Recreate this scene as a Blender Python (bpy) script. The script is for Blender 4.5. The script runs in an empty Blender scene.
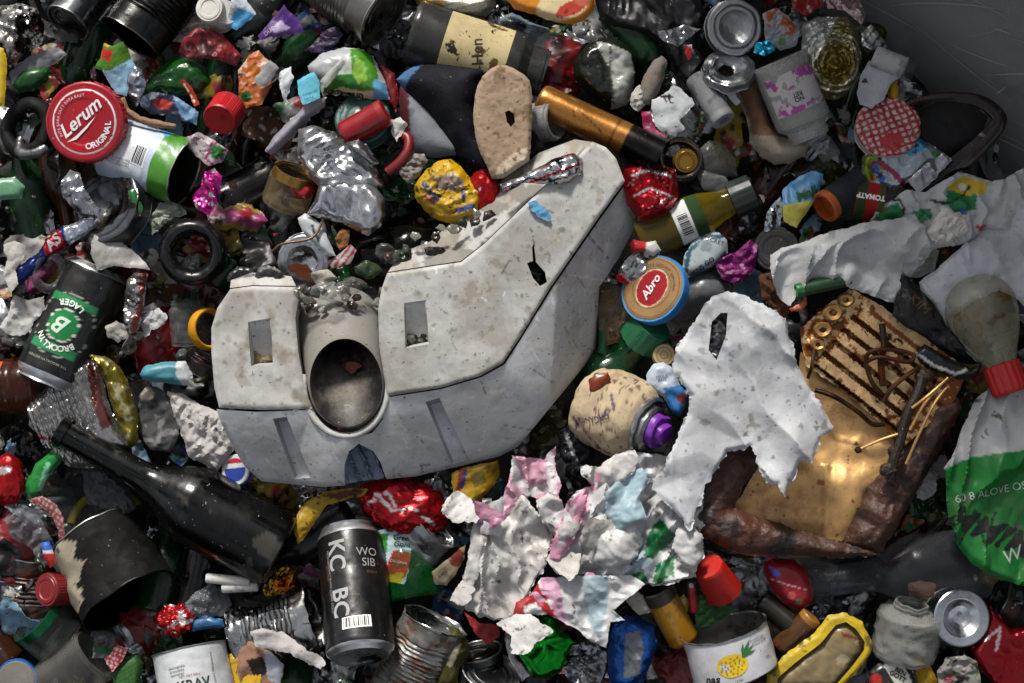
import bpy, math, random
import numpy as np
from mathutils import Vector, Matrix, geometry

SC = bpy.context.scene
COL = SC.collection
PI = math.pi
# ------------------------------------------------------------------ frame
# Heap frame: x right and y up the slope, z out of the slope, in millimetres.
TILT = math.radians(30)
HEAP = Matrix.Rotation(TILT, 4, 'X')
DIST = 2000.0

# ------------------------------------------------------------------ camera
cam_data = bpy.data.cameras.new('camera')
cam = bpy.data.objects.new('camera', cam_data)
COL.objects.link(cam)
cam.matrix_world = HEAP @ Matrix.Translation((0, 0, DIST / 1000))
cam_data.sensor_width = 36
cam_data.lens = 36 * DIST / 1024
cam_data.clip_start = 0.05
cam_data.clip_end = 200
SC.camera = cam

# ------------------------------------------------------------------ light
SUN_EL, SUN_AZ = math.radians(58), math.radians(-22)      # azimuth from +Y towards +X
w = bpy.data.worlds.new('World')
SC.world = w
w.use_nodes = True
nt = w.node_tree
bg = nt.nodes['Background']
sky = nt.nodes.new('ShaderNodeTexSky')
sky.sky_type = 'NISHITA'
sky.sun_disc = False
sky.sun_elevation = SUN_EL
sky.sun_rotation = SUN_AZ
sky.air_density = 1.0
sky.dust_density = 4.0
hs_ = nt.nodes.new('ShaderNodeHueSaturation'); hs_.inputs['Saturation'].default_value = 0.28      # thin overcast: paler than a clear sky
nt.links.new(sky.outputs[0], hs_.inputs['Color']); # cloud patches added to the unseen sky to vary the reflections
tc_ = nt.nodes.new('ShaderNodeTexCoord'); cn_ = nt.nodes.new('ShaderNodeTexNoise'); cn_.inputs['Scale'].default_value = 2.6; cn_.inputs['Detail'].default_value = 5
mr_ = nt.nodes.new('ShaderNodeMapRange'); mr_.inputs['From Min'].default_value = 0.38; mr_.inputs['From Max'].default_value = 0.64
mr_.inputs['To Min'].default_value = 0.25; mr_.inputs['To Max'].default_value = 2.3
vm_ = nt.nodes.new('ShaderNodeVectorMath'); vm_.operation = 'SCALE'
nt.links.new(tc_.outputs['Generated'], cn_.inputs['Vector']); nt.links.new(cn_.outputs[0], mr_.inputs['Value'])
nt.links.new(hs_.outputs[0], vm_.inputs[0]); nt.links.new(mr_.outputs[0], vm_.inputs['Scale']); nt.links.new(vm_.outputs[0], bg.inputs[0])
bg.inputs[1].default_value = 0.055
sun_data = bpy.data.lights.new('sun', 'SUN')
sun_data.energy = 2.5
sun_data.angle = math.radians(8)
sun_data.color = (1, 0.96, 0.9)
sun = bpy.data.objects.new('sun', sun_data)
COL.objects.link(sun)
sd = Vector((math.cos(SUN_EL) * math.sin(SUN_AZ), math.cos(SUN_EL) * math.cos(SUN_AZ), math.sin(SUN_EL)))
sun.rotation_euler = sd.to_track_quat('Z', 'Y').to_euler()
SC.view_settings.view_transform = 'Standard'
SC.view_settings.look = 'None'
SC.view_settings.exposure = 1.0
SC.view_settings.gamma = 1
SC.render.engine = 'CYCLES'
SC.cycles.max_bounces = 7
SC.cycles.diffuse_bounces = 2
SC.cycles.glossy_bounces = 3
SC.cycles.transmission_bounces = 5
SC.cycles.transparent_max_bounces = 8
SC.cycles.sample_clamp_indirect = 4
SC.cycles.caustics_reflective = False
SC.cycles.caustics_refractive = False
SC.cycles.use_denoising = True

# ------------------------------------------------------------------ colour
def lin(v):
    v = v / 255
    return v / 12.92 if v <= 0.04045 else ((v + 0.055) / 1.055) ** 2.4
def C(h):
    if not isinstance(h, str): return tuple(h)
    return tuple(lin(int(h[i:i + 2], 16)) for i in (0, 2, 4))

# ------------------------------------------------------------------ noise
_R = np.random.RandomState(7)
_perm = np.tile(_R.permutation(256), 4)
_val = _R.rand(256)
def vn(P, seed=0):
    P = np.asarray(P, float)
    if P.shape[1] == 2: P = np.c_[P, np.zeros(len(P))]
    P = P + seed * 17.31
    I = np.floor(P).astype(int); f = P - I; f = f * f * (3 - 2 * f); I &= 255
    def h(a, b, c): return _val[_perm[_perm[_perm[(I[:, 0] + a) & 255] + ((I[:, 1] + b) & 255)] + ((I[:, 2] + c) & 255)]]
    x, y, z = f[:, 0], f[:, 1], f[:, 2]
    def L(a, b, t): return a + (b - a) * t
    return L(L(L(h(0,0,0), h(1,0,0), x), L(h(0,1,0), h(1,1,0), x), y),
             L(L(h(0,0,1), h(1,0,1), x), L(h(0,1,1), h(1,1,1), x), y), z) * 2 - 1
def fbm(P, seed=0, o=4):
    P = np.asarray(P, float)
    return sum(vn(P * 2 ** i, seed + i) * 0.5 ** i for i in range(o)) / 1.6
def tin(P, seed):
    """piecewise flat facets: random heights on a lattice, joined by simplices"""
    d = P.shape[1]; I = np.floor(P).astype(int); f = P - I
    o = np.argsort(-f, axis=1); fs = np.take_along_axis(f, o, 1)
    def hv(J):
        J = J & 255; h = _perm[(J[:, 0] + seed * 7) & 255]
        for k in range(1, d): h = _perm[(h + J[:, k]) & 255]
        return _val[h] * 2 - 1
    J = I.copy(); v0 = hv(J); out = v0.copy(); r = np.arange(len(P))
    for k in range(d):
        J[r, o[:, k]] += 1; v1 = hv(J); out += (v1 - v0) * fs[:, k]; v0 = v1
    return out
def crumple(P, wl, seed, octs=3, warp=0.5, gain=0.5):
    """creased-sheet relief in -1..1: flat facets between creases, at several sizes"""
    P = np.asarray(P, float); d = P.shape[1]
    r = np.random.RandomState(seed * 13 + 5)
    W = np.stack([vn(P / (wl * 1.1) + 3.7 * k, seed + 31 * k) for k in range(d)], 1) * wl * warp * .5
    Q = P + W
    out = np.zeros(len(P)); tot = 0
    for o in range(octs):
        A = r.randn(d, d); q, _ = np.linalg.qr(A)
        out += gain ** o * tin(Q @ q / (wl * .55 / 2.1 ** o) + r.rand(d) * 9, seed + o * 3); tot += gain ** o
    return 1.25 * out / tot

# ------------------------------------------------------------------ materials
def make_mat(name, rough=0.5, metal=0.0, spec=0.5, coat=0.0, dirt=0.35, dirtcol='2a2119', bump=0.25, bscale=180,
             trans=0.0, alpha=None, rust=0.0, scratch=0.0, speck=0.5, rvar=0.15, sheet=0.0):
    m = bpy.data.materials.new(name); m.use_nodes = True
    t = m.node_tree; N = t.nodes; L = t.links
    b = N['Principled BSDF']; out = N['Material Output']
    at = N.new('ShaderNodeAttribute'); at.attribute_name = 'Col'
    tc = N.new('ShaderNodeTexCoord'); oi = N.new('ShaderNodeObjectInfo')
    add = N.new('ShaderNodeVectorMath'); add.operation = 'MULTIPLY_ADD'
    L.new(oi.outputs['Random'], add.inputs[0]); add.inputs[1].default_value = (37, 53, 71)
    L.new(tc.outputs['Object'], add.inputs[2])
    def noise(scale, detail, rg=0.6):
        n = N.new('ShaderNodeTexNoise'); n.inputs['Scale'].default_value = scale
        n.inputs['Detail'].default_value = detail; n.inputs['Roughness'].default_value = rg
        L.new(add.outputs[0], n.inputs['Vector']); return n
    def ramp(src, a, c):
        r = N.new('ShaderNodeMapRange'); r.inputs['From Min'].default_value = a; r.inputs['From Max'].default_value = c
        L.new(src, r.inputs['Value']); return r.outputs[0]
    def mul(src, v):
        q = N.new('ShaderNodeMath'); q.operation = 'MULTIPLY'; L.new(src, q.inputs[0]); q.inputs[1].default_value = v; return q.outputs[0]
    def mix(fac, a, c):
        q = N.new('ShaderNodeMix'); q.data_type = 'RGBA'
        L.new(fac, q.inputs['Factor']); L.new(a, q.inputs['A'])
        if isinstance(c, tuple): q.inputs['B'].default_value = (*c, 1)
        else: L.new(c, q.inputs['B'])
        return q.outputs['Result']
    n1 = noise(22, 6, 0.68); n2 = noise(260, 3, 0.6)
    colr = at.outputs['Color']
    d1 = mul(ramp(n1.outputs[0], 0.44, 0.74), dirt)
    colr = mix(d1, colr, C(dirtcol))
    if rust:
        n4 = noise(55, 8, 0.7)
        colr = mix(mul(ramp(n4.outputs[0], 0.5, 0.6), rust), colr, C('6b3314'))
    if name == 'moulded_grey_plastic':
        n6 = noise(48, 9, 0.72); colr = mix(mul(ramp(n6.outputs[0], 0.5, 0.72), 0.55), colr, C('7d7466'))
        n7 = noise(9, 6, 0.7); colr = mix(mul(ramp(n7.outputs[0], 0.5, 0.68), 0.35), colr, C('8c8270'))
    if speck:
        sp = mul(ramp(n2.outputs[0], 0.66, 0.70), speck)
        colr = mix(sp, colr, C('1b1612'))
        n5 = noise(330, 2, 0.5)
        colr = mix(mul(ramp(n5.outputs[0], 0.72, 0.75), speck * 0.6), colr, C('b9b0a2'))
    L.new(colr, b.inputs['Base Color'])
    rr = N.new('ShaderNodeMath'); rr.operation = 'MULTIPLY_ADD'
    L.new(ramp(n1.outputs[0], 0.35, 0.7), rr.inputs[0]); rr.inputs[1].default_value = rvar * 2; rr.inputs[2].default_value = rough
    L.new(rr.outputs[0], b.inputs['Roughness'])
    if metal:
        mm = N.new('ShaderNodeMath'); mm.operation = 'MULTIPLY_ADD'
        L.new(d1, mm.inputs[0]); mm.inputs[1].default_value = -metal; mm.inputs[2].default_value = metal
        L.new(mm.outputs[0], b.inputs['Metallic'])
    b.inputs['Specular IOR Level'].default_value = spec
    b.inputs['Coat Weight'].default_value = coat; b.inputs['Coat Roughness'].default_value = 0.12
    if trans: b.inputs['Transmission Weight'].default_value = trans
    if bump:
        n3 = noise(bscale, 5, 0.6)
        bp = N.new('ShaderNodeBump'); bp.inputs['Strength'].default_value = bump; bp.inputs['Distance'].default_value = 0.002
        L.new(n3.outputs[0], bp.inputs['Height']); L.new(bp.outputs[0], b.inputs['Normal'])
    if sheet:
        tr = N.new('ShaderNodeBsdfTranslucent'); L.new(colr, tr.inputs['Color'])
        ms = N.new('ShaderNodeMixShader'); ms.inputs[0].default_value = sheet
        L.new(b.outputs[0], ms.inputs[1]); L.new(tr.outputs[0], ms.inputs[2]); L.new(ms.outputs[0], out.inputs['Surface'])
    if alpha is not None:                    # thin clear plastic or glass: tinted transparency under a gloss
        tr = N.new('ShaderNodeBsdfTransparent')
        lw = N.new('ShaderNodeLayerWeight'); lw.inputs['Blend'].default_value = 0.22
        if bump: L.new(bp.outputs[0], lw.inputs['Normal'])
        f = N.new('ShaderNodeMath'); f.operation = 'MULTIPLY_ADD'
        L.new(lw.outputs['Facing'], f.inputs[0]); f.inputs[1].default_value = 0.6; f.inputs[2].default_value = alpha
        f.use_clamp = True
        f2 = N.new('ShaderNodeMath'); f2.operation = 'ADD'; f2.use_clamp = True
        L.new(f.outputs[0], f2.inputs[0]); L.new(d1, f2.inputs[1])
        hs = N.new('ShaderNodeHueSaturation'); hs.inputs['Value'].default_value = 1.0; L.new(at.outputs['Color'], hs.inputs['Color'])
        tm = N.new('ShaderNodeMix'); tm.data_type = 'RGBA'; tm.inputs['Factor'].default_value = 0.9
        L.new(hs.outputs[0], tm.inputs['A']); tm.inputs['B'].default_value = (1, 1, 1, 1)
        L.new(tm.outputs['Result'], tr.inputs['Color'])
        ms = N.new('ShaderNodeMixShader'); L.new(f2.outputs[0], ms.inputs[0])
        L.new(tr.outputs[0], ms.inputs[1]); L.new(b.outputs[0], ms.inputs[2]); L.new(ms.outputs[0], out.inputs['Surface'])
    return m
MATS = {
    'paper':   make_mat('dirty_paper', 0.75, dirt=0.4, bump=0.25, bscale=400, spec=0.25, sheet=0.06),
    'film':    make_mat('plastic_film', 0.33, dirt=0.34, bump=0.2, bscale=300, spec=0.45, sheet=0.25, dirtcol='5a5248'),
    'plastic': make_mat('plastic', 0.32, dirt=0.35, bump=0.12, spec=0.5),
    'matte':   make_mat('matte_plastic', 0.6, dirt=0.3, bump=0.3, spec=0.2, dirtcol='15110d'),
    'tin':     make_mat('printed_tin', 0.24, dirt=0.32, bump=0.08, coat=0.2, spec=0.4),
    'metin':   make_mat('metallic_print', 0.2, metal=0.75, dirt=0.3, bump=0.12, rvar=0.1),
    'foil':    make_mat('foil', 0.16, metal=1.0, dirt=0.3, bump=0.06, bscale=240, rvar=0.12, speck=0.3),
    'steel':   make_mat('steel', 0.16, metal=1.0, dirt=0.4, bump=0.12, rvar=0.18, dirtcol='2c241c', speck=0.4),
    'rusty':   make_mat('rusty_metal', 0.3, metal=0.9, dirt=0.6, rust=0.7, bump=0.35, rvar=0.25, dirtcol='20160e'),
    'dglass':  make_mat('dark_glass', 0.07, dirt=0.10, bump=0.03, coat=0.0, spec=0.4, rvar=0.2, dirtcol='2e2a25', speck=0.8),
    'glass':   make_mat('tinted_glass', 0.06, dirt=0.2, bump=0.04, spec=0.6, alpha=0.2, rvar=0.1, dirtcol='3a352e', speck=0.6),
    'clear':   make_mat('clear_plastic', 0.10, dirt=0.12, bump=0.12, spec=0.8, alpha=0.07, rvar=0.12, dirtcol='6b665e', speck=0.5),
    'milky':   make_mat('milky_glass', 0.12, dirt=0.3, bump=0.12, spec=0.8, alpha=0.26, rvar=0.12, dirtcol='8a877f', speck=0.7),
    'rubber':  make_mat('rubber', 0.55, dirt=0.4, bump=0.3, spec=0.4, dirtcol='3a352f'),
    'stone':   make_mat('ceramic', 0.8, dirt=0.5, bump=0.6, bscale=110, spec=0.3, dirtcol='5a4636', speck=0.7),
    'block':   make_mat('moulded_grey_plastic', 0.5, dirt=0.42, bump=0.25, bscale=90, spec=0.4, dirtcol='5f594f', speck=0.85, rvar=0.1),
    'leather': make_mat('scorched_leather', 0.36, dirt=0.8, bump=0.7, bscale=260, spec=0.5, dirtcol='0a0706', speck=1.0, rvar=0.15),
    'gold':    make_mat('scorched_gold_metal', 0.36, metal=0.6, dirt=0.5, rust=0.3, bump=0.2, rvar=0.15, dirtcol='4a2a10', speck=0.7),
    'soil':    make_mat('wet_grime', 0.45, dirt=0.5, bump=1.0, bscale=70, spec=0.4, dirtcol='080706', speck=1.0),
}

# ------------------------------------------------------------------ mesh building
class MB:
    def __init__(s): s.V = []; s.F = []; s.M = []; s.K = []; s.S = []; s.n = 0; s.mats = []
    def add(s, V, F, mat, col, smooth=True):
        V = np.asarray(V, float).reshape(-1, 3)
        if mat not in s.mats: s.mats.append(mat)
        col = np.asarray(C(col) if isinstance(col, str) else col, float)
        if col.ndim == 1: col = np.tile(col[:3], (len(V), 1))
        s.V.append(V); s.K.append(col)
        groups = {}
        for f in F if not isinstance(F, np.ndarray) else ():
            groups.setdefault(len(f), []).append(f)
        if isinstance(F, np.ndarray): groups = {F.shape[1]: F}
        for k, g in groups.items():
            g = np.asarray(g, int) + s.n
            s.F.append(g); s.M.append(np.full(len(g), s.mats.index(mat))); s.S.append(np.full(len(g), smooth))
        s.n += len(V)
        return s
    def map(s, fn):
        s.V = [fn(v) for v in s.V]; return s
    def build(s, name, parent=None, M=None, sharp=40):
        me = bpy.data.meshes.new(name)
        V = np.concatenate(s.V) / 1000
        me.vertices.add(len(V)); me.vertices.foreach_set('co', V.ravel())
        nl = sum(f.size for f in s.F); npoly = sum(len(f) for f in s.F)
        me.loops.add(nl); me.polygons.add(npoly)
        me.loops.foreach_set('vertex_index', np.concatenate([f.ravel() for f in s.F]).astype(np.int32))
        tot = np.concatenate([np.full(len(f), f.shape[1]) for f in s.F])
        st = np.r_[0, np.cumsum(tot)[:-1]]
        me.polygons.foreach_set('loop_start', st.astype(np.int32))
        me.polygons.foreach_set('material_index', np.concatenate(s.M).astype(np.int32))
        me.update(calc_edges=True)
        me.polygons.foreach_set('use_smooth', np.concatenate(s.S).astype(bool))
        a = me.attributes.new('Col', 'FLOAT_COLOR', 'POINT')
        K = np.concatenate(s.K); a.data.foreach_set('color', np.c_[K, np.ones(len(K))].ravel().astype(np.float32))
        for m in s.mats: me.materials.append(MATS[m])
        if sharp: me.set_sharp_from_angle(angle=math.radians(sharp))
        o = bpy.data.objects.new(name, me); COL.objects.link(o)
        if parent is not None: o.parent = parent
        else: o.matrix_world = HEAP @ mm(M) if M is not None else HEAP
        me.validate()
        return o
def mm(M):
    M = M.copy(); M.translation = M.translation / 1000; return M
def tag(o, label, cat, group=None, kind=None):
    if label: o['label'] = label
    if cat: o['category'] = cat
    if group: o['group'] = group
    if kind: o['kind'] = kind
    return o
HEROES = []
def thing(name, label, cat, M, group=None):
    o = bpy.data.objects.new(name, None); COL.objects.link(o)
    o.matrix_world = HEAP @ mm(M); o.empty_display_size = 0.01
    tag(o, label, cat, group); HEROES.append(o); return o

def pt(px, py, z=0):
    k = (DIST - z) / DIST
    return Vector(((px - 512) * k, (341.5 - py) * k, z))
def axis(p0, p1, roll=0):
    """local Z along p0->p1, local +X turned towards the camera, origin at p0"""
    p0, p1 = Vector(p0), Vector(p1)
    z = (p1 - p0).normalized()
    ref = Vector((0, 0, 1)) if abs(z.z) < 0.97 else Vector((0, 1, 0))
    x = (ref - z * ref.dot(z)).normalized(); y = z.cross(x)
    R = Matrix((x, y, z)).transposed().to_4x4()
    return Matrix.Translation(p0) @ R @ Matrix.Rotation(math.radians(roll), 4, 'Z')
def disc_axis(px, py, z, nx=0, ny=0, roll=0):
    """frame of a lid lying at px,py with its normal leaning by nx, ny; local +Y stays up the picture"""
    n = Vector((nx, ny, 1)).normalized()
    y = (Vector((0, 1, 0)) - n * n.y).normalized(); x = y.cross(n)
    return Matrix.Translation(pt(px, py, z)) @ Matrix((x, y, n)).transposed().to_4x4() @ Matrix.Rotation(math.radians(roll), 4, 'Z')

def gridF(nu, nv, closed=True):
    """rows nv, columns nu"""
    i, j = np.meshgrid(np.arange(nv - 1), np.arange(nu if closed else nu - 1), indexing='ij')
    i, j = i.ravel(), j.ravel(); k = (j + 1) % nu
    return np.stack([i * nu + j, i * nu + k, (i + 1) * nu + k, (i + 1) * nu + j], 1)
def resample(prof, step):
    out = [prof[0]]
    for a, b in zip(prof[:-1], prof[1:]):
        n = max(1, int(round(math.dist(a, b) / step)))
        for i in range(1, n + 1): out.append((a[0] + (b[0] - a[0]) * i / n, a[1] + (b[1] - a[1]) * i / n))
    return out
def lathe(mb, prof, mat, col, seg=48, step=3.0, stamps=None, R=None, a0=0, a1=360, smooth=True, jag=None):
    """jag: (amplitude, seed) tears the last ring"""
    pr = np.array(resample(prof, step) if step else prof)
    closed = abs(a1 - a0) >= 359.9
    th = np.radians(np.linspace(a0, a1, seg, endpoint=not closed))
    th = np.where(th > PI, th - 2 * PI, th) if closed else th
    r, z = pr[:, 0][:, None], pr[:, 1][:, None]
    V = np.stack([r * np.cos(th), r * np.sin(th), z + 0 * th], 2)
    if jag:
        A, sd_ = jag
        e = vn(np.stack([np.cos(th) * 2.5, np.sin(th) * 2.5], 1), sd_) * A + vn(np.stack([np.cos(th) * 8, np.sin(th) * 8], 1), sd_ + 1) * A * 0.4
        f = (z - z.min()) / max(1e-6, (z.max() - z.min()))
        V[:, :, 2] += f ** 2 * e[None, :]
    V = V.reshape(-1, 3)
    RR = R or pr[:, 0].max()
    if stamps is not None:
        uv = np.stack([np.tile(th * RR, len(pr)), np.repeat(pr[:, 1], len(th))], 1)
        col = paint(uv, col, stamps)
    mb.add(V, gridF(len(th), len(pr), closed), mat, col, smooth)
    return mb

def inside(P, poly):
    poly = np.asarray(poly, float); x, y = P[:, 0], P[:, 1]
    c = np.zeros(len(P), bool); j = len(poly) - 1
    for i in range(len(poly)):
        xi, yi = poly[i]; xj, yj = poly[j]
        if yi != yj:
            c ^= ((yi > y) != (yj > y)) & (x < (xj - xi) * (y - yi) / (yj - yi) + xi)
        j = i
    return c
def seg_dist(P, line, closed=False):
    line = np.asarray(line, float); d = np.full(len(P), 1e9)
    n = len(line)
    for i in range(n if closed else n - 1):
        a, b = line[i], line[(i + 1) % n]; ab = b - a
        t = np.clip(((P - a) @ ab) / max(1e-9, ab @ ab), 0, 1)
        d = np.minimum(d, np.linalg.norm(P - a - t[:, None] * ab, axis=1))
    return d

# stamps paint the print of a label: later ones lie over earlier ones
def paint(P, base, stamps):
    K = np.tile(np.array(C(base) if isinstance(base, str) else base)[:3], (len(P), 1)) if np.asarray(C(base) if isinstance(base, str) else base).ndim == 1 else np.array(base)
    for s in stamps or ():
        k = s[0]
        if k == 'poly': m = inside(P, s[1])
        elif k == 'circ': m = (P[:, 0] - s[1]) ** 2 + (P[:, 1] - s[2]) ** 2 < s[3] ** 2
        elif k == 'ring': d = np.hypot(P[:, 0] - s[1], P[:, 1] - s[2]); m = (d > s[3]) & (d < s[4])
        elif k == 'ell': # cx cy rx ry deg
            a = math.radians(s[5]); x, y = P[:, 0] - s[1], P[:, 1] - s[2]
            u, v = x * math.cos(a) + y * math.sin(a), -x * math.sin(a) + y * math.cos(a)
            m = (u / s[3]) ** 2 + (v / s[4]) ** 2 < 1
        elif k == 'box': m = (P[:, 0] > s[1]) & (P[:, 0] < s[3]) & (P[:, 1] > s[2]) & (P[:, 1] < s[4])
        elif k == 'line': m = seg_dist(P, s[1]) < s[2]
        elif k == 'blot': # scale, threshold, seed
            m = fbm(P / s[1], s[3]) > s[2]
        elif k == 'vein': m = np.abs(fbm(P / s[1], s[3])) < s[2]
        elif k == 'gingham': # origin angle, period -> rows of check
            a = math.radians(s[1]); u = P[:, 0] * math.cos(a) + P[:, 1] * math.sin(a); v = -P[:, 0] * math.sin(a) + P[:, 1] * math.cos(a)
            m = ((u / s[2]) % 1 < 0.45) | ((v / s[2]) % 1 < 0.45)
        elif k == 'stripe': # angle period duty
            a = math.radians(s[1]); u = P[:, 0] * math.cos(a) + P[:, 1] * math.sin(a); m = (u / s[2]) % 1 < s[3]
        elif k == 'barcode': # x0 y0 x1 y1 along
            m = (P[:, 0] > s[1]) & (P[:, 0] < s[3]) & (P[:, 1] > s[2]) & (P[:, 1] < s[4])
            K[m] = C('e8e8e4'); continue
        else: raise ValueError(k)
        K[m] = C(s[-1])
    return K

# ------------------------------------------------------------------ lettering
_tcache = {}
def letters(s, size, shear=0.0, bold=0.0, align='CENTER'):
    key = (s, size, shear, bold, align)
    if key not in _tcache:
        c = bpy.data.curves.new('lettering', 'FONT'); c.body = s; c.size = size
        c.align_x = align; c.align_y = 'CENTER'; c.shear = shear; c.offset = bold; c.resolution_u = 3
        c.space_line = 0.85
        o = bpy.data.objects.new('lettering', c)
        me = bpy.data.meshes.new_from_object(o)
        V = np.array([v.co[:2] for v in me.vertices]).reshape(-1, 2)
        F = [tuple(p.vertices) for p in me.polygons]
        bpy.data.objects.remove(o); bpy.data.curves.remove(c); bpy.data.meshes.remove(me)
        # cut long triangles so that they follow a curve
        for _ in range(3):
            if not len(V): break
            V2 = list(map(tuple, V)); F2 = []; mid = {}
            lim = max(2.2, size * 0.22); done = True
            def m_(a, b):
                k = (min(a, b), max(a, b))
                if k not in mid: mid[k] = len(V2); V2.append(((V2[a][0] + V2[b][0]) / 2, (V2[a][1] + V2[b][1]) / 2))
                return mid[k]
            tris = []
            for f in F:
                for i in range(1, len(f) - 1): tris.append((f[0], f[i], f[i + 1]))
            for a, b, d in tris:
                L = [math.dist(V2[a], V2[b]), math.dist(V2[b], V2[d]), math.dist(V2[d], V2[a])]
                e = [x > lim for x in L]
                if not any(e): F2.append((a, b, d)); continue
                done = False
                if all(e):
                    p, q, r = m_(a, b), m_(b, d), m_(d, a); F2 += [(a, p, r), (p, b, q), (r, q, d), (p, q, r)]
                else:
                    vs = [a, b, d]; out = []
                    for i in range(3):
                        out.append(vs[i])
                        if e[i]: out.append(m_(vs[i], vs[(i + 1) % 3]))
                    # fan from a midpoint
                    st = next(i for i, x in enumerate(out) if x not in vs); out = out[st:] + out[:st]
                    for i in range(1, len(out) - 1): F2.append((out[0], out[i], out[i + 1]))
            V = np.array(V2); F = F2
            if done: break
        _tcache[key] = (V, F)
    V, F = _tcache[key]
    return V.copy(), F
def arc_letters(s, size, radius, a_mid, spread=None, inward=False, bold=0):
    """letters set on a circle: list of (V2, F); a_mid in degrees, clockwise reading"""
    out = []; w_ = size * 0.66
    tot = sum(0.35 if ch == ' ' else (0.45 if ch in 'I.l1' else 1) for ch in s) * w_ / radius
    a = math.radians(a_mid) + (tot / 2 if not inward else -tot / 2)
    for ch in s:
        cw = (0.35 if ch == ' ' else (0.45 if ch in 'I.l1' else 1)) * w_ / radius
        sg = -1 if not inward else 1
        ac = a + sg * cw / 2
        if ch != ' ':
            V, F = letters(ch, size, 0, bold)
            r = ac - PI / 2 if not inward else ac + PI / 2
            V = V @ np.array([[math.cos(r), math.sin(r)], [-math.sin(r), math.cos(r)]])
            out.append((V + np.array([math.cos(ac), math.sin(ac)]) * radius, F))
        a += sg * cw
    return out
def rot2(V, deg):
    a = math.radians(deg); return V @ np.array([[math.cos(a), math.sin(a)], [-math.sin(a), math.cos(a)]])
def write_cyl(mb, s, size, R, th, z, col, rot=0, shear=0, bold=0, mat='tin', lift=0.5):
    """th degrees round from the camera-facing line, z along the axis"""
    V, F = letters(s, size, shear, bold); V = rot2(V, rot)
    a = V[:, 0] / R + math.radians(th); RR = R + lift
    mb.add(np.stack([RR * np.cos(a), RR * np.sin(a), V[:, 1] + z], 1), F, mat, col, False)
def write_cyl_arc(mb, s, size, R, radius, a_mid, z, col, inward=False, bold=0, mat='tin', th=0, lift=.5):
    for V, F in arc_letters(s, size, radius, a_mid, inward=inward, bold=bold):
        a = V[:, 0] / R + math.radians(th); RR = R + lift
        mb.add(np.stack([RR * np.cos(a), RR * np.sin(a), V[:, 1] + z], 1), F, mat, col, False)
def bars_cyl(mb, w_, h_, R, th, z, rot=0, mat='tin', bgc='e6e6e2'):
    """a barcode: white patch and black bars"""
    rr = random.Random(int(w_ * 7 + z))
    def q(x0, y0, x1, y1, lift, col):
        n = max(2, int((x1 - x0) / 2) + 1); xs = np.linspace(x0, x1, n)
        P = np.array([(x, y) for y in np.linspace(y0, y1, 6) for x in xs]); P = rot2(P, rot)
        a = P[:, 0] / R + math.radians(th)
        mb.add(np.stack([(R + lift) * np.cos(a), (R + lift) * np.sin(a), P[:, 1] + z], 1), gridF(n, 6, False), mat, col)
    q(-w_ / 2, -h_ / 2, w_ / 2, h_ / 2, 0.3, bgc)
    x = -w_ / 2 + 1.5
    while x < w_ / 2 - 2:
        b = rr.choice([0.5, 0.5, 0.9, 1.3]); q(x, -h_ / 2 + 1.6, x + b, h_ / 2 - 1, 0.6, '101010'); x += b + rr.choice([0.5, 0.8, 1.2])

# ------------------------------------------------------------------ sheets: anything flat-ish, creased, torn or draped
def tri_sheet(poly, step, holes=(), jag=0.0, seed=0):
    rr = np.random.RandomState(seed + 11)
    def ringpts(pg, j):
        pg = np.asarray(pg, float); out = []
        for i in range(len(pg)):
            a, b = pg[i], pg[(i + 1) % len(pg)]; L = np.linalg.norm(b - a); n = max(1, int(L / step))
            nrm = np.array([b[1] - a[1], a[0] - b[0]]) / max(L, 1e-6)
            for k in range(n):
                t = k / n; p = a + (b - a) * t
                if j: p = p + nrm * (vn(np.array([p / (step * 3)]), seed)[0] * j + rr.uniform(-.4, .4) * j)
                out.append(p)
        return np.array(out)
    rings = [ringpts(poly, jag)] + [ringpts(h, 0) for h in holes]
    lo, hi = rings[0].min(0), rings[0].max(0)
    xs = np.arange(lo[0], hi[0], step); ys = np.arange(lo[1], hi[1], step * 0.87)
    G = np.array([(x + (step / 2 if i % 2 else 0), y) for i, y in enumerate(ys) for x in xs])
    if len(G):
        G = G + rr.uniform(-.22, .22, G.shape) * step
        ok = inside(G, rings[0])
        for r_ in rings[1:]: ok &= ~inside(G, r_)
        G = G[ok]
        for r_ in rings:
            if len(G): G = G[seg_dist(G, r_, True) > step * 0.55]
    allp = np.concatenate(rings + ([G] if len(G) else []))
    E = []; o = 0
    for r_ in rings:
        n = len(r_); E += [(o + i, o + (i + 1) % n) for i in range(n)]; o += n
    V, _, F, *_ = geometry.delaunay_2d_cdt([Vector(p) for p in allp], E, [], 0, 1e-4)
    V = np.array([tuple(v) for v in V]); F = np.array([f for f in F if len(f) == 3])
    cen = V[F].mean(1); ok = inside(cen, rings[0])
    for r_ in rings[1:]: ok &= ~inside(cen, r_)
    F = F[ok]
    a, b, c = V[F[:, 0]], V[F[:, 1]], V[F[:, 2]]
    cr = (b[:, 0] - a[:, 0]) * (c[:, 1] - a[:, 1]) - (b[:, 1] - a[:, 1]) * (c[:, 0] - a[:, 0])
    F[cr < 0] = F[cr < 0][:, ::-1]
    return V, F, rings
_seed = [100]
def nseed(): _seed[0] += 1; return _seed[0]
def px_local(P, z, cen):
    """picture millimetres -> local millimetres on the plane z"""
    k = (DIST - z) / DIST
    return np.stack([(P[:, 0] - 512) * k - cen[0], (341.5 - P[:, 1]) * k - cen[1]], 1)
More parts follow.
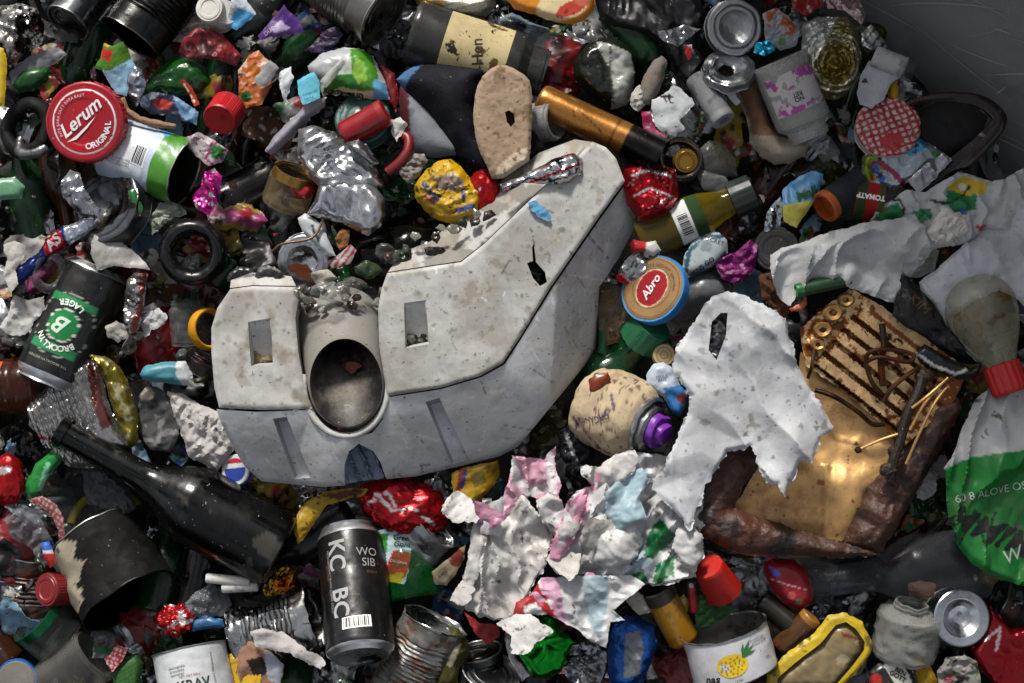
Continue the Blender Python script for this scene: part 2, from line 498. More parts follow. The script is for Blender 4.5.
def sheet_mb(mb, poly, z, mat, col, stamps=None, amp=4, wl=28, dome=0, edge=20, holes=(), jag=0.8, step=3, zfun=None,
             fold=None, thick=0.5, seed=None, texts=(), flat=None, cen=None, tilt=(0, 0), gain=0.55, bars=(), curl=0, curlwl=30):
    """poly in picture millimetres; returns centre. dome lifts the middle and drops the rim; fold=(deg, amp, wavelength)"""
    seed = nseed() if seed is None else seed
    V2, F, rings = tri_sheet(poly, step, holes, jag, seed)
    c0 = np.mean(np.asarray(poly, float), 0)
    if cen is None: cen = pt(c0[0], c0[1], z)
    R0 = rings[0]
    def height(P):
        h = amp * crumple(P, wl, seed, gain=gain)
        if dome:
            q = np.asarray(poly, float); inv = np.zeros(len(P))
            for i_ in range(len(q)): inv += (seg_dist(P, q[[i_, (i_ + 1) % len(q)]]) + .3) ** -3.0
            t = np.clip(inv ** (-1 / 3) * 1.25 / edge, 0, 1); h = h * (0.4 + 0.6 * t) + dome * (np.sin(t * PI / 2) - 1)
        if fold:
            a = math.radians(fold[0]); u = P @ np.array([math.cos(a), -math.sin(a)])
            v = P @ np.array([math.sin(a), math.cos(a)])
            u = u + 1.1 * fold[2] * vn(np.stack([u, v * .45], 1) / (fold[2] * 1.9), seed + 3) + .3 * fold[2] * vn(P / (fold[2] * .8), seed + 4)
            s_ = (np.abs(((u / fold[2]) % 1) - 0.5) * 2) ** 2.5 * 2.6
            u2 = u * .8 + v * .35; s2 = (np.abs(((u2 / (fold[2] * 1.7)) % 1) - 0.5) * 2) ** 4 * 2.4
            h = h + fold[1] * (s_ * np.clip(vn(P / (fold[2] * 1.9), seed + 9) * 1.6 + .5, 0, 1) + s2 * np.clip(vn(P / (fold[2] * 2.2), seed + 19) * 1.6 + .4, 0, 1))
        h = h + (P[:, 0] - c0[0]) * tilt[0] - (P[:, 1] - c0[1]) * tilt[1]
        if curl: h = h + curl * fbm(P / curlwl, seed + 40, 2)
        if zfun: h = h + zfun(P)
        return h
    if flat is None: flat = mat in ('paper', 'film', 'foil', 'metin') and amp > 1
    H = height(V2); L = px_local(V2, z, cen)
    K = paint(V2, col, stamps)
    V = np.c_[L, H + z - cen[2]]
    mb.add(V, F, mat, K, not flat)
    if thick:
        n = len(V); Vb = V - np.array([0, 0, thick])
        mb.add(Vb, F[:, ::-1], mat, K, not flat)
        # rim wall
        e = np.sort(np.concatenate([F[:, [0, 1]], F[:, [1, 2]], F[:, [2, 0]]]), 1)
        u, idx, cnt = np.unique(e, axis=0, return_index=True, return_counts=True)
        be = np.concatenate([F[:, [0, 1]], F[:, [1, 2]], F[:, [2, 0]]])[idx[cnt == 1]]
        ids, inv = np.unique(be, return_inverse=True); inv = inv.reshape(be.shape)
        m = len(ids)
        W = np.concatenate([V[ids], Vb[ids]])
        mb.add(W, np.stack([inv[:, 0], inv[:, 0] + m, inv[:, 1] + m, inv[:, 1]], 1), mat, np.concatenate([K[ids], K[ids]]), False)
    def put(P, F_, colr, lift=0.7):
        H_ = height(P); L_ = px_local(P, z, cen)
        mb.add(np.c_[L_, H_ + z - cen[2] + lift], F_, mat, colr, False)
    for t in texts:   # (string, px, py, size, deg, colour, shear, bold)
        s, x, y, size, deg, tcol = t[:6]; sh = t[6] if len(t) > 6 else 0; bo = t[7] if len(t) > 7 else 0
        V_, F_ = letters(s, size, sh, bo); V_ = rot2(V_, deg); V_ = V_ * [1, -1] + [x, y]
        put(V_, F_, tcol)
    for b in bars:    # (cx, cy, w, h, deg)
        cx, cy, w_, h_, deg = b; rr = random.Random(int(cx)); x = -w_ / 2 + 1
        while x < w_ / 2 - 1:
            q = rr.choice([0.5, 0.6, 1.0, 1.3]); P = np.array([(x, -h_ / 2), (x + q, -h_ / 2), (x + q, h_ / 2), (x, h_ / 2)])
            put(rot2(P, deg) * [1, -1] + [cx, cy], [(0, 1, 2, 3)], '101010'); x += q + rr.choice([0.5, 0.8, 1.1])
    return cen
def sheet(name, label, cat, poly, z, mat, col, stamps=None, group=None, sharp=40, **k):
    mb = MB(); cen = sheet_mb(mb, poly, z, mat, col, stamps, **k)
    o = mb.build(name, None, Matrix.Translation(cen), sharp=sharp); tag(o, label, cat, group); HEROES.append(o)
    return o
def sheet_part(name, root, cen, poly, z, mat, col, stamps=None, sharp=40, **k):
    mb = MB(); sheet_mb(mb, poly, z, mat, col, stamps, cen=cen, **k)
    return mb.build(name, root, sharp=sharp)

# ------------------------------------------------------------------ crushing
def crusher(A=3, wl=22, seed=1, flat=1.0, bend=0, L=100, pinch=None):
    def f(V):
        V = V.copy()
        if not len(V): return V
        for k in range(3): V[:, k] += A * crumple(V + 50 * k, wl, seed + 7 * k, octs=2) * (0.6 if k == 2 else 1)
        if flat != 1: V[:, 0] *= flat; V[:, 1] *= 1 + (1 - flat) * 0.35
        if bend: V[:, 0] += bend * ((V[:, 2] - L / 2) / (L / 2)) ** 2; V[:, 2] *= 0.98
        if pinch:
            for pz, pw, pa in pinch:
                g = np.exp(-((V[:, 2] - pz) / pw) ** 2); V[:, 0] *= 1 - pa * g; V[:, 1] *= 1 + 0.25 * pa * g
        return V
    return f
def ident(V): return V

# ------------------------------------------------------------------ kinds of litter
def dims(p0, p1):
    a, b = pt(*p0), pt(*p1); return a, b, (b - a).length
def drink_can(label, p0, p1, R, col, stamps=None, roll=0, crush=None, writes=None, body='tin', group=None, tab=True, name='drink_can', ends='c4c6c8'):
    a, b, L = dims(p0, p1); M = axis(a, b, roll); cr = crush or ident
    t = thing(name, label, 'can', M, group)
    m = MB(); lathe(m, [(R * .985, 6.5), (R, 9), (R, L - 13), (R * .99, L - 11)], body, col, 72, 1.6, stamps, R)
    if writes: writes(m, R, L)
    m.map(cr).build('can_body', t)
    m = MB(); lathe(m, [(0.2, 7), (R * .5, 5.5), (R * .7, 2), (R * .76, 0), (R * .82, -.4), (R * .86, 1.2), (R * .97, 5), (R * .985, 6.5)], 'steel', ends, 64, 2)
    m.map(cr).build('can_base', t)
    m = MB(); lathe(m, [(R * .99, L - 11), (R * .97, L - 8), (R * .87, L - 2), (R * .89, L), (R * .85, L + .3), (R * .82, L - 1), (R * .8, L - 5), (R * .74, L - 5.5), (R * .7, L - 4), (0.2, L - 4)], 'steel', ends, 48, 2.5)
    topo = m.map(cr).build('can_top', t)
    if tab:
        m = MB(); lathe(m, [(R * .12, L - 3.4), (R * .28, L - 2.6), (R * .3, L - 3.2), (R * .12, L - 3.9)], 'steel', ends, 20, None)
        m.map(lambda V: V * [1.5, 0.9, 1] + [R * .1, 0, 0]).map(cr).build('pull_tab', topo)
    return t
def tin_can(label, p0, p1, R, col='8d9092', stamps=None, roll=0, crush=None, ribs=True, open_top=True, body='steel', inner='6a6a68', group=None,
            writes=None, name='tin_can', rimcol='a5a7a8'):
    """p1 end is the one towards the viewer; open_top leaves it open"""
    a, b, L = dims(p0, p1); M = axis(a, b, roll); cr = crush or ident
    t = thing(name, label, 'tin', M, group)
    pr = []
    n = int(L / 1.2)
    for i in range(n + 1):
        z = L * i / n; r = R
        if ribs and 0.2 * L < z < 0.8 * L: r = R - 0.9 + 0.9 * math.cos(z * 2 * PI / 4.6)
        pr.append((r, z))
    m = MB(); lathe(m, pr, body, col, 72, None, stamps, R)
    lathe(m, [(R, L), (R + 1, L + .4), (R + 1.1, L + 1.4), (R, L + 1.8), (R - .9, L + 1.2), (R - 1, L)], 'steel', rimcol, 72, None)
    lathe(m, [(R, 0), (R + 1, -.2), (R + .6, -1.4), (R - .8, -1.2), (R - 1, 0)], 'steel', '8f9192', 72, None)
    if writes: writes(m, R, L)
    wallo = m.map(cr).build('can_wall', t)
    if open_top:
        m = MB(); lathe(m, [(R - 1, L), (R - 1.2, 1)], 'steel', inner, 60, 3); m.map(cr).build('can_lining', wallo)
    m = MB(); lathe(m, [(R - 1, .5), (R * .85, .2), (R * .8, 1), (R * .7, .4), (.2, .4)], 'steel', col if body == 'steel' else '8d9092', 48, 3); m.map(cr).build('can_base', t)
    if not open_top:
        m = MB(); lathe(m, [(R - 1, L + .6), (R * .9, L - 1.2), (R * .84, L - 1.4), (R * .8, L - .2), (R * .76, L - .9), (R * .62, L - .9), (R * .58, L - .2), (R * .54, L - .8), (.2, L - .6)], 'steel', col if body == 'steel' else '9a9c9d', 60, 2.5)
        m.map(cr).build('can_end', t)
    return t
def bottle(label, p0, p1, R, col, mat='dglass', neck=None, roll=0, group=None, cap=None, stamps=None, lab=None, writes=None, shoulder=.58, name='bottle', cat='bottle', broken=False, crush=None, capL=None, lip=True):
    """p0 base, p1 mouth"""
    a, b, L = dims(p0, p1); M = axis(a, b, roll); cr = crush or ident
    t = thing(name, label, cat, M, group); n = neck or R * .38
    s = shoulder * L
    pr = [(.2, 3), (R * .6, 2), (R * .88, 0), (R * .97, 2), (R, 6), (R, s * .75)]
    for k in range(1, 9):
        q = k / 8; pr.append((R + (n * 1.12 - R) * (0.5 - 0.5 * math.cos(q * PI)), s * .75 + (s * 1.28 - s * .75) * q))
    pr += [(n, L * .9)]
    if lip: pr += [(n, L - 10), (n * 1.25, L - 9.5), (n * 1.28, L - 4), (n * 1.1, L - 3.5), (n * 1.15, L), (n * .8, L), (n * .75, L - 12)]
    m = MB(); lathe(m, pr, mat, col, 64, 2.5, stamps, R, jag=(9, nseed()) if broken else None)
    m.map(cr).build('bottle_glass' if 'glass' in mat else 'bottle_body', t)
    if lab:
        z0, z1, lcol, lst = lab[:4]; a0, a1 = (lab[4] if len(lab) > 4 else (-80, 80))
        m = MB(); lathe(m, [(R + .35, z0), (R + .35, z1)], 'paper', lcol, 90, 1.2, lst, R, a0, a1)
        if writes: writes(m, R, L)
        m.map(cr).build('bottle_label', t)
    if cap:
        cl = capL or 14
        m = MB(); pr = [(n * 1.2, L - cl + 2), (n * 1.42, L - cl + 2), (n * 1.42, L + 1), (n * 1.3, L + 2), (.2, L + 2)]
        lathe(m, pr, 'plastic', cap, 60, None)
        V = m.V[0]; th = np.arctan2(V[:, 1], V[:, 0]); k = 1 + 0.03 * np.sign(np.sin(th * 15)) * (V[:, 2] < L + 1)
        m.V[0] = V * np.c_[k, k, np.ones(len(k))]
        m.map(cr).build('bottle_cap', t)
    return t
def jar(label, p0, p1, R, col, mat='clear', roll=0, group=None, stamps=None, lab=None, neck=.82, ribs=False, writes=None, name='glass_jar', cat='jar', crush=None, rim=None):
    a, b, L = dims(p0, p1); M = axis(a, b, roll); cr = crush or ident
    t = thing(name, label, cat, M, group)
    nk = R * neck
    pr = [(.2, 2), (R * .8, 1), (R * .95, 0), (R, 4), (R, L * .74), (R * .97, L * .8), (nk, L * .87), (nk, L - 6), (nk + 1.3, L - 5), (nk + 1.3, L - 3.5), (nk, L - 3), (nk, L), (nk - 2.5, L), (nk - 2.5, L * .86), (R - 3, L * .76), (R - 3, 4), (.2, 5)]
    pr = resample(pr, 2.2)
    if ribs: pr = [(r + (0.9 * math.cos(z * 2 * PI / 5) if L * .1 < z < L * .72 and r > R * .95 else 0), z) for r, z in pr]
    m = MB(); lathe(m, pr, mat, col, 64, None, stamps, R); m.map(cr).build('jar_wall', t)
    if rim:
        m = MB(); lathe(m, [(nk + .4, L - 8), (nk + 1.8, L - 8), (nk + 1.8, L + 1), (nk - 1, L + 1.4)], 'metin', rim, 64, 2); m.map(cr).build('jar_rim', t)
    if lab:
        z0, z1, lcol, lst = lab[:4]; a0, a1 = (lab[4] if len(lab) > 4 else (-80, 80))
        m = MB(); lathe(m, [(R + .35 + (.9 if ribs else 0), z0), (R + .35 + (.9 if ribs else 0), z1)], 'paper', lcol, 80, 1.2, lst, R, a0, a1)
        if writes: writes(m, R, L)
        m.map(cr).build('jar_label', t)
    return t
def lid(label, px, py, z, R, n=(0, 0), h=9, col='b0b0b0', mat='metin', roll=0, stamps=None, group=None, name='lid', cat='lid', steps=True,
        rim=None, writes=None, crush=None, knurl=0, step=1.3):
    """a lid seen from its top; stamps in lid millimetres, y up"""
    M = disc_axis(px, py, z, *n, roll=roll); cr = crush or ident
    mb = MB()
    pr = ([(.1, -R * .32), (R * .2, -R * .3), (R * .4, -R * .22), (R * .55, -R * .12), (R * .66, -R * .03)] if mat == 'steel' else [(.1, 0), (R * .55, 0)]) + ([(R * .6, .8), (R * .78, .8), (R * .82, 0)] if steps else []) + [(R * .94, 0), (R * .99, -1), (R, -2.5)]
    pr = np.array(resample(pr, step)); th = np.linspace(0, 2 * PI, 96, endpoint=False)
    V = np.stack([pr[:, :1] * np.cos(th), pr[:, :1] * np.sin(th), pr[:, 1:] + 0 * th], 2).reshape(-1, 3)
    K = paint(V[:, :2], col, stamps)
    mb.add(V, gridF(96, len(pr)), mat, K)
    if writes: writes(mb, R)
    if rim is None:
        lathe(mb, [(R, -2.5), (R, -h), (R + .6, -h - .6), (R - 1, -h - .6)], mat, col, 96, 1.5)
        if knurl:
            V = mb.V[-1]; a = np.arctan2(V[:, 1], V[:, 0]); k = 1 + 0.02 * np.sin(a * knurl); mb.V[-1] = V * np.c_[k, k, np.ones(len(k))]
        o = mb.map(cr).build(name, None, M); tag(o, label, cat, group); HEROES.append(o); return o
    t = thing(name, label, cat, M, group); mb.map(cr).build('lid_top', t)
    m = MB(); lathe(m, [(R - .2, -1.2), (R + 1.5, -1), (R + 2, -3), (R + 2, -h), (R, -h - 1)], 'plastic', rim, 96, 1.5)
    if knurl:
        V = m.V[-1]; a = np.arctan2(V[:, 1], V[:, 0]); k = 1 + 0.02 * np.sin(a * knurl); m.V[-1] = V * np.c_[k, k, np.ones(len(k))]
    m.map(cr).build('lid_rim', t)
    return t
def write_flat(mb, s, size, x, y, deg, col, mat='tin', shear=0, bold=0, z=1.1):
    V, F = letters(s, size, shear, bold); V = rot2(V, deg) + [x, y]
    mb.add(np.c_[V, np.full(len(V), z)], F, mat, col, False)
def write_arc(mb, s, size, radius, a_mid, col, mat='tin', inward=False, bold=0, z=1.1, cx=0, cy=0):
    for V, F in arc_letters(s, size, radius, a_mid, inward=inward, bold=bold):
        mb.add(np.c_[V + [cx, cy], np.full(len(V), z)], F, mat, col, False)

_ico = {}
def ico(n):
    if n not in _ico:
        import bmesh
        bm = bmesh.new(); bmesh.ops.create_icosphere(bm, subdivisions=n, radius=1)
        _ico[n] = (np.array([v.co[:] for v in bm.verts]), np.array([[v.index for v in f.verts] for f in bm.faces])); bm.free()
    return _ico[n]
def wad_mb(r, A, wl, mat, col, stamps=None, sub=5, seed=None, flat=True, sq=1.0):
    """a crumpled ball squeezed to half-sizes r"""
    seed = nseed() if seed is None else seed
    V, F = ico(sub); V = V.copy()
    if sq != 1: V = np.sign(V) * np.abs(V) ** sq
    V = V * r; N = V / np.linalg.norm(V, axis=1)[:, None]
    V += N * (A * (crumple(V, wl, seed, octs=4, gain=.6) + 0.8 * fbm(V / (max(r) * .7), seed)))[:, None]
    mb = MB(); mb.add(V, F, mat, paint(V[:, :2], col, stamps), not flat); return mb
def wad(name, label, cat, px, py, z, r, mat, col, stamps=None, A=5, wl=18, rot=0, sub=5, flat=False, group=None, seed=None, sq=1.0, sharp=50):
    M = Matrix.Translation(pt(px, py, z)) @ Matrix.Rotation(math.radians(rot), 4, 'Z')
    o = wad_mb(r, A, wl, mat, col, stamps, sub, seed, flat, sq).build(name, None, M, sharp=sharp); tag(o, label, cat, group); HEROES.append(o); return o
def tube_mb(mb, pts, r, mat, col, seg=10, caps=True, taper=None):
    P = [Vector(p) for p in pts]; n = len(P); T = []
    for i in range(n): T.append((P[min(i + 1, n - 1)] - P[max(i - 1, 0)]).normalized())
    x = T[0].orthogonal().normalized(); rings = []
    for i in range(n):
        x = (x - T[i] * x.dot(T[i])).normalized(); y = T[i].cross(x)
        rr = r * (taper[i] if taper else 1)
        for j in range(seg):
            a = 2 * PI * j / seg; rings.append(P[i] + (x * math.cos(a) + y * math.sin(a)) * rr)
    V = np.array([tuple(v) for v in rings]); F = [tuple(f) for f in gridF(seg, n)]
    if caps: F += [tuple(range(seg))[::-1], tuple(range((n - 1) * seg, n * seg))]
    mb.add(V, F, mat, col)
def smooth_path(pts, n=6):
    P = [Vector(p) for p in pts]; out = []
    for i in range(len(P) - 1):
        p0, p1, p2, p3 = P[max(i - 1, 0)], P[i], P[i + 1], P[min(i + 2, len(P) - 1)]
        for k in range(n):
            t = k / n; out.append(0.5 * ((2 * p1) + (p2 - p0) * t + (2 * p0 - 5 * p1 + 4 * p2 - p3) * t * t + (3 * p1 - p0 - 3 * p2 + p3) * t ** 3))
    out.append(P[-1]); return out
def tube(name, label, cat, pts, r, mat, col, group=None, seg=12, n=6):
    P = [pt(*p) for p in pts]; c = sum(P, Vector()) / len(P)
    mb = MB(); tube_mb(mb, smooth_path([p - c for p in P], n), r, mat, col, seg)
    o = mb.build(name, None, Matrix.Translation(c)); tag(o, label, cat, group); HEROES.append(o); return o
# ================================================================== SETTING
def ground():
    n = 190; xs = np.linspace(-1100, 1100, n); X, Y = np.meshgrid(xs, xs * .9)
    P = np.stack([X.ravel(), Y.ravel()], 1)
    H = -140 + 10 * fbm(P / 90, 3) + 6 * crumple(P, 30, 4)
    # the slope runs out to level ground below and to the container floor behind
    mb = MB(); mb.add(np.c_[P, H], gridF(n, n, False), 'soil', np.array(C('17130f')) * 1.0)  # near-black colour stands for the shade of the deep gaps
    tag(mb.build('ground'), 'dark grime under the heap of litter, coloured for the shade of its gaps', None, None, 'structure')
ground()
def container_wall():
    a = Vector((.69, -.724, 0)); b = Vector((0, .5, .866)); n = a.cross(b).normalized(); y = n.cross(a)
    o = pt(893, 45, -95) 
    M = Matrix.Translation(o + Vector((60, 60, 0)) * 0) @ Matrix((a, y, n)).transposed().to_4x4()
    t = thing('container_wall', 'scratched dark grey steel wall of the container behind the heap', 'wall', M)
    P = np.array([(x, y_) for y_ in np.linspace(-250, 900, 231) for x in np.linspace(-800, 800, 321)])
    H = 1.5 * fbm(P / 160, 8)
    K = paint(P, '8c8c8c', [('blot', 90, .1, 5, '848484'), ('blot', 90, .3, 5, '7c7c7c')])
    MB().add(np.c_[P, H], gridF(321, 231, False), 'wallsteel', K).build('wall_sheet', t)
    HEROES.remove(t)
    r = random.Random(4)
    m = MB()
    for i in range(90):
        x, yy = r.uniform(-150, 260), r.uniform(0, 420); an = r.choice([math.radians(38), math.radians(70), r.uniform(0, PI)]) + r.uniform(-.15, .15); L = r.uniform(20, 170)
        cv = r.uniform(-.0015, .0015); q = [(x + math.cos(an) * s * L - math.sin(an) * cv * (s * L) ** 2, yy + math.sin(an) * s * L + math.cos(an) * cv * (s * L) ** 2) for s in np.linspace(0, 1, 14)]
        w_ = r.uniform(.25, .9); g = r.uniform(.4, .68); V = []
        for k, (u, v) in enumerate(q):
            ww = w_ * (1 - abs(k / 6.5 - 1) ** 3); V += [(u - ww, v + ww * .5, 0), (u + ww, v - ww * .5, 0)]
        V = np.array(V); V[:, 2] = 1.5 * fbm(V[:, :2] / 160, 8) + 1.3
        m.add(V, gridF(2, 14, False), 'wallsteel', (g, g, g))
    m.build('scratches', t)
MATS['wallsteel'] = make_mat('scuffed_painted_steel', 0.42, metal=0.25, dirt=0.35, bump=0.12, bscale=60, dirtcol='2e2c2b', speck=0.2, rvar=0.2)
container_wall()

# ================================================================== THE GREY BLOCK
def block():
    Z = 62
    cen = pt(420, 320, 0)
    t = thing('barrier_foot', 'big cracked light grey moulded plastic foot with a round pipe socket, lying amid the litter', 'plastic foot', Matrix.Translation(cen))
    seamL = [(216, 408), (255, 411), (311, 409)]
    seamR = []
    left = [(230, 289), (252, 286), (296, 287), (298, 300), (295, 318), (298, 352), (304, 386), (312, 409), (262, 410), (219, 408), (214, 388), (211, 352), (211, 328), (217, 308)]
    right = [(387, 273), (420, 268), (461, 262), (485, 243), (512, 217), (545, 186), (577, 157), (592, 141), (606, 147), (616, 158), (625, 181), (599, 217), (550, 288), (519, 339), (503, 363), (480, 376), (440, 388), (387, 396), (383, 372), (379, 345), (378, 309), (381, 290)]
    holeL = [(248, 322), (271, 318), (273, 365), (251, 366)]
    holeR = [(404, 303), (426, 300), (429, 344), (405, 348)]
    tear = [(527, 263), (533, 261), (532, 247), (534, 244), (536, 262), (545, 272), (547, 282), (540, 286), (533, 278)]
    def bevel(outline, edge, drop):
        o = np.array(outline, float)
        def f(P):
            t_ = np.clip(seg_dist(P, o, True) / edge, 0, 1); return -drop * (1 - t_) ** 2.2 + 1.2 * fbm(P / 35, 5) + .25 * fbm(P / 6, 9)
        return f
    m = MB()
    smud = [('blot', 60, .05, 3, 'a5a4a1'), ('blot', 60, .2, 3, '9d9b97'), ('blot', 60, .34, 3, '94918c'), ('blot', 22, .4, 6, '98948c'), ('blot', 22, .54, 6, '857e73'), ('blot', 6, .58, 9, '7b7468')]
    def scr(x0, y0, x1, y1, n, l0, l1, sd_):
        r = random.Random(sd_); out = []
        for _ in range(n):
            x, y, L, a = r.uniform(x0, x1), r.uniform(y0, y1), r.uniform(l0, l1), r.gauss(math.radians(-62), .5)
            out.append(('line', [(x, y), (x + L * .5 * math.cos(a) + r.uniform(-2, 2), y - L * .5 * math.sin(a)), (x + L * math.cos(a), y - L * math.sin(a))], r.uniform(.45, .8), r.choice(['d2d3d4', 'cfd0d2', '8d8b86', '77736c'])))
        return out
    sheet_mb(m, left, Z, 'block', 'c9c8c4', smud, amp=0, holes=[holeL], jag=0, step=3, zfun=bevel(left, 4, 2.5), thick=4)
    m.build('socket_side_shell', t) if False else None
    def shift(mb):  # sheet_mb centred itself on its own outline unless told
        return mb
    m = MB(); sheet_mb(m, left, Z, 'block', 'adaca8', smud, amp=0, holes=[holeL], jag=0, step=3, zfun=bevel(left, 4, 2.5), thick=4, cen=cen)
    sheet_mb(m, right, Z, 'block', 'acaba7', smud + scr(430, 160, 630, 380, 40, 5, 16, 3) + [('poly', [(600, 140), (640, 140), (640, 185), (610, 175)], 'b0afab'), ('line', [(500, 275), (514, 255), (520, 262)], .7, '5a544c'), ('line', [(534, 246), (533, 236), (531, 230)], .6, '4a453e')],
             amp=0, holes=[holeR, tear], jag=0, step=2, zfun=bevel(right, 4, 2.5), thick=4, cen=cen)
    m.build('top_shell', t)
    # back bevel of the long arm
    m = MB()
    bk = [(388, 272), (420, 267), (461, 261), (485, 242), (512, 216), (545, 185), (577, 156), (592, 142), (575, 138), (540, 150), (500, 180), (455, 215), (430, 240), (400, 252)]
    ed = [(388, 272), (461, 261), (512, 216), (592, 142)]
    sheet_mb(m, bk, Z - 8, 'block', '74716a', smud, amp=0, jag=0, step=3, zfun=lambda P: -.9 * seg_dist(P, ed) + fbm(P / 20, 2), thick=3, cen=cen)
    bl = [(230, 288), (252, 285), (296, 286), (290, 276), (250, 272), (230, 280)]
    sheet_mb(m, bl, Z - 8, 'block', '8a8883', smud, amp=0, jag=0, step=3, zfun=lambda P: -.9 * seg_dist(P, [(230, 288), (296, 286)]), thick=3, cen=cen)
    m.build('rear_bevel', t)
    # the lower shell: everything below the seam, falling away from it
    side = [(216, 409.5), (255, 412), (311, 410), (316, 420), (326, 430), (340, 437), (356, 438), (372, 433), (382, 420), (388, 397.5), (440, 389.5), (481, 377.5), (504.5, 364.5), (520.5, 340), (551.5, 289), (601, 218), (627, 182),
            (638, 186), (640, 222), (622, 256), (602, 285), (599, 351), (586, 368), (551, 409), (518, 450), (499, 460), (455, 471), (414, 480), (384, 482), (379, 464), (372, 452), (358, 444), (348, 452), (343, 466), (342, 488), (318, 490), (285, 488), (255, 485), (240, 470), (230, 450), (221, 428)]
    seam = [(216, 409), (311, 409), (345, 436), (388, 396), (440, 388), (480, 376), (503, 363), (519, 339), (550, 288), (599, 217), (625, 181)]
    gr = [(425, 402), (439, 398), (470, 460), (456, 474), (448, 470)]; gl = [(272, 419), (286, 417), (310, 486), (292, 487)]
    so = np.array(side, float)
    def sz(P):
        d = seg_dist(P, seam); z = -3 - .36 * d - .003 * d ** 2
        z -= .7 * np.maximum(0, P[:, 0] - 556 + .05 * (P[:, 1] - 300))
        lower = [(230, 450), (255, 485), (318, 490), (342, 488)]
        e = np.clip(seg_dist(P, [(221, 428), (240, 470), (255, 485), (318, 490), (342, 488), (384, 482), (414, 480), (455, 471), (499, 460), (518, 450), (586, 368), (599, 351), (602, 285)]) / 5, 0, 1)
        z -= 5 * (1 - e) ** 2
        return z + 1.0 * fbm(P / 40, 6)
    hl = [(425, 402), (439, 398), (468, 462), (450, 468)]; hll = [(272, 419), (286, 417), (308, 480), (290, 482)]
    m = MB(); sheet_mb(m, side, Z, 'block', 'bbbcbe', scr(450, 190, 640, 440, 60, 10, 55, 4) + scr(230, 420, 500, 480, 30, 6, 30, 6) + [('line', [(560, 330), (556, 352), (549, 372)], .5, 'dadada'), ('line', [(575, 270), (570, 330)], .5, 'd8d8d8'), ('line', [(612, 232), (606, 262)], .5, 'd8d8d8'), ('line', [(590, 250), (586, 300)], .4, 'd5d5d5')],
                        amp=0, jag=0, step=1.9, zfun=sz, thick=4, cen=cen, holes=[hl, hll])
    m.build('lower_shell', t)
    # recesses: real pockets with walls and a floor
    def pocket(outline, depth, zf, inset=(0, 0), wallcol='bcbcba', floorcol='2a251f', slope=None):
        mb = MB(); o = np.array(outline, float); n = len(o); cx = o.mean(0)
        seg = []; 
        for i in range(n):
            for k in range(8): seg.append(o[i] + (o[(i + 1) % n] - o[i]) * k / 8)
        seg = np.array(seg); zt = zf(seg)
        rows = []
        for q in np.linspace(0, 1, 8):
            P = seg + (cx - seg) * .12 * q + np.array(inset) * q
            L_ = px_local(P, Z, cen); dz = depth * q if slope is None else q * slope(seg)
            rows.append(np.c_[L_, Z + zt - .5 - dz])
        V = np.concatenate(rows); mb.add(V, gridF(len(seg), 8)[:, ::-1], 'block', wallcol)
        mb.add(rows[-1], [tuple(range(len(seg)))], 'block', floorcol, False)
        return mb
    zl, zr = bevel(left, 4, 2.5), bevel(right, 4, 2.5)
    pocket(holeL, 26, zl, (0, 0), 'aeadaa', 'b8b7b4', slope=lambda P: 24 * np.clip((P[:, 1] - 320) / 44, .05, 1)).build('recess', t)
    pocket(holeR, 26, zr, (0, 0), 'aeadaa', 'c0bfbc', slope=lambda P: 24 * np.clip((P[:, 1] - 302) / 44, .05, 1)).build('recess', t)
    pocket(hl, 6, sz, (2, 0), '9a9ea6', 'c0c4ca', slope=lambda P: 15 * np.clip(1.05 - (P[:, 1] - 398) / 66, .04, 1)).build('groove', t); pocket(hll, 6, sz, (2, 0), '9a9ea6', 'c0c4ca', slope=lambda P: 15 * np.clip(1.05 - (P[:, 1] - 417) / 66, .04, 1)).build('groove', t)  # walls darker than the floor: groove shading put into the colour
    # dark void and bluish ribs behind the arch
    m = MB(); sheet_mb(m, [(338, 446), (388, 442), (384, 478), (342, 484)], 6, 'block', '8494a8', amp=2, wl=20, cen=cen, zfun=lambda P: 7 * (((P[:, 0] - P[:, 1] * .4) / 13 % 1) > .8), step=2)
    m.build('inner_rib', t)
    # pipe: outer skin from a hidden far ring up to the rim, then the bore back down
    def ell(cx, cy, z, rx, ry, deg, n=72):
        c = pt(cx, cy, z) - cen; a = np.linspace(0, 2 * PI, n, endpoint=False); P = np.stack([rx * np.cos(a), ry * np.sin(a)], 1); P = rot2(P, deg)
        return np.c_[P + [c.x, c.y], np.full(n, c.z)]
    def loft(mb, rings, col, mat='block', sm=True):
        n = len(rings[0]); mb.add(np.concatenate(rings), gridF(n, len(rings)), mat, col, sm)
    m = MB()
    rings = []
    for q in np.linspace(0, 1, 14): rings.append(ell(337 + 9 * q, 318 + 65 * q ** 1.1, 14 + 46 * q, 42 - 5 * q, 32 + 12 * q, 4))
    rings.append(ell(346, 383, 63, 35, 43, 4)); loft(m, rings, '73716c')
    m.build('pipe', t)
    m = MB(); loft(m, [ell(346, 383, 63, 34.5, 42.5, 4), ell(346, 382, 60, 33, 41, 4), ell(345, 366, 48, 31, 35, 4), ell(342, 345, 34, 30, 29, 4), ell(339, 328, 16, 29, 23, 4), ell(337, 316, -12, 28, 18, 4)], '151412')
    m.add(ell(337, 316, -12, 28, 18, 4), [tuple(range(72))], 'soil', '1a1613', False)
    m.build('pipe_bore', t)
    # cradle under the pipe
    arc = []
    for q in np.linspace(math.radians(168), math.radians(368), 40):
        c = pt(346 + 42 * math.cos(q), 383 - 51 * math.sin(q) + 2, 56) - cen; arc.append(c)
    m = MB(); tube_mb(m, arc, 3.4, 'block', 'b2b2af', 10); m.build('cradle_rim', t)
    # saddle walls either side of the pipe
    m = MB()
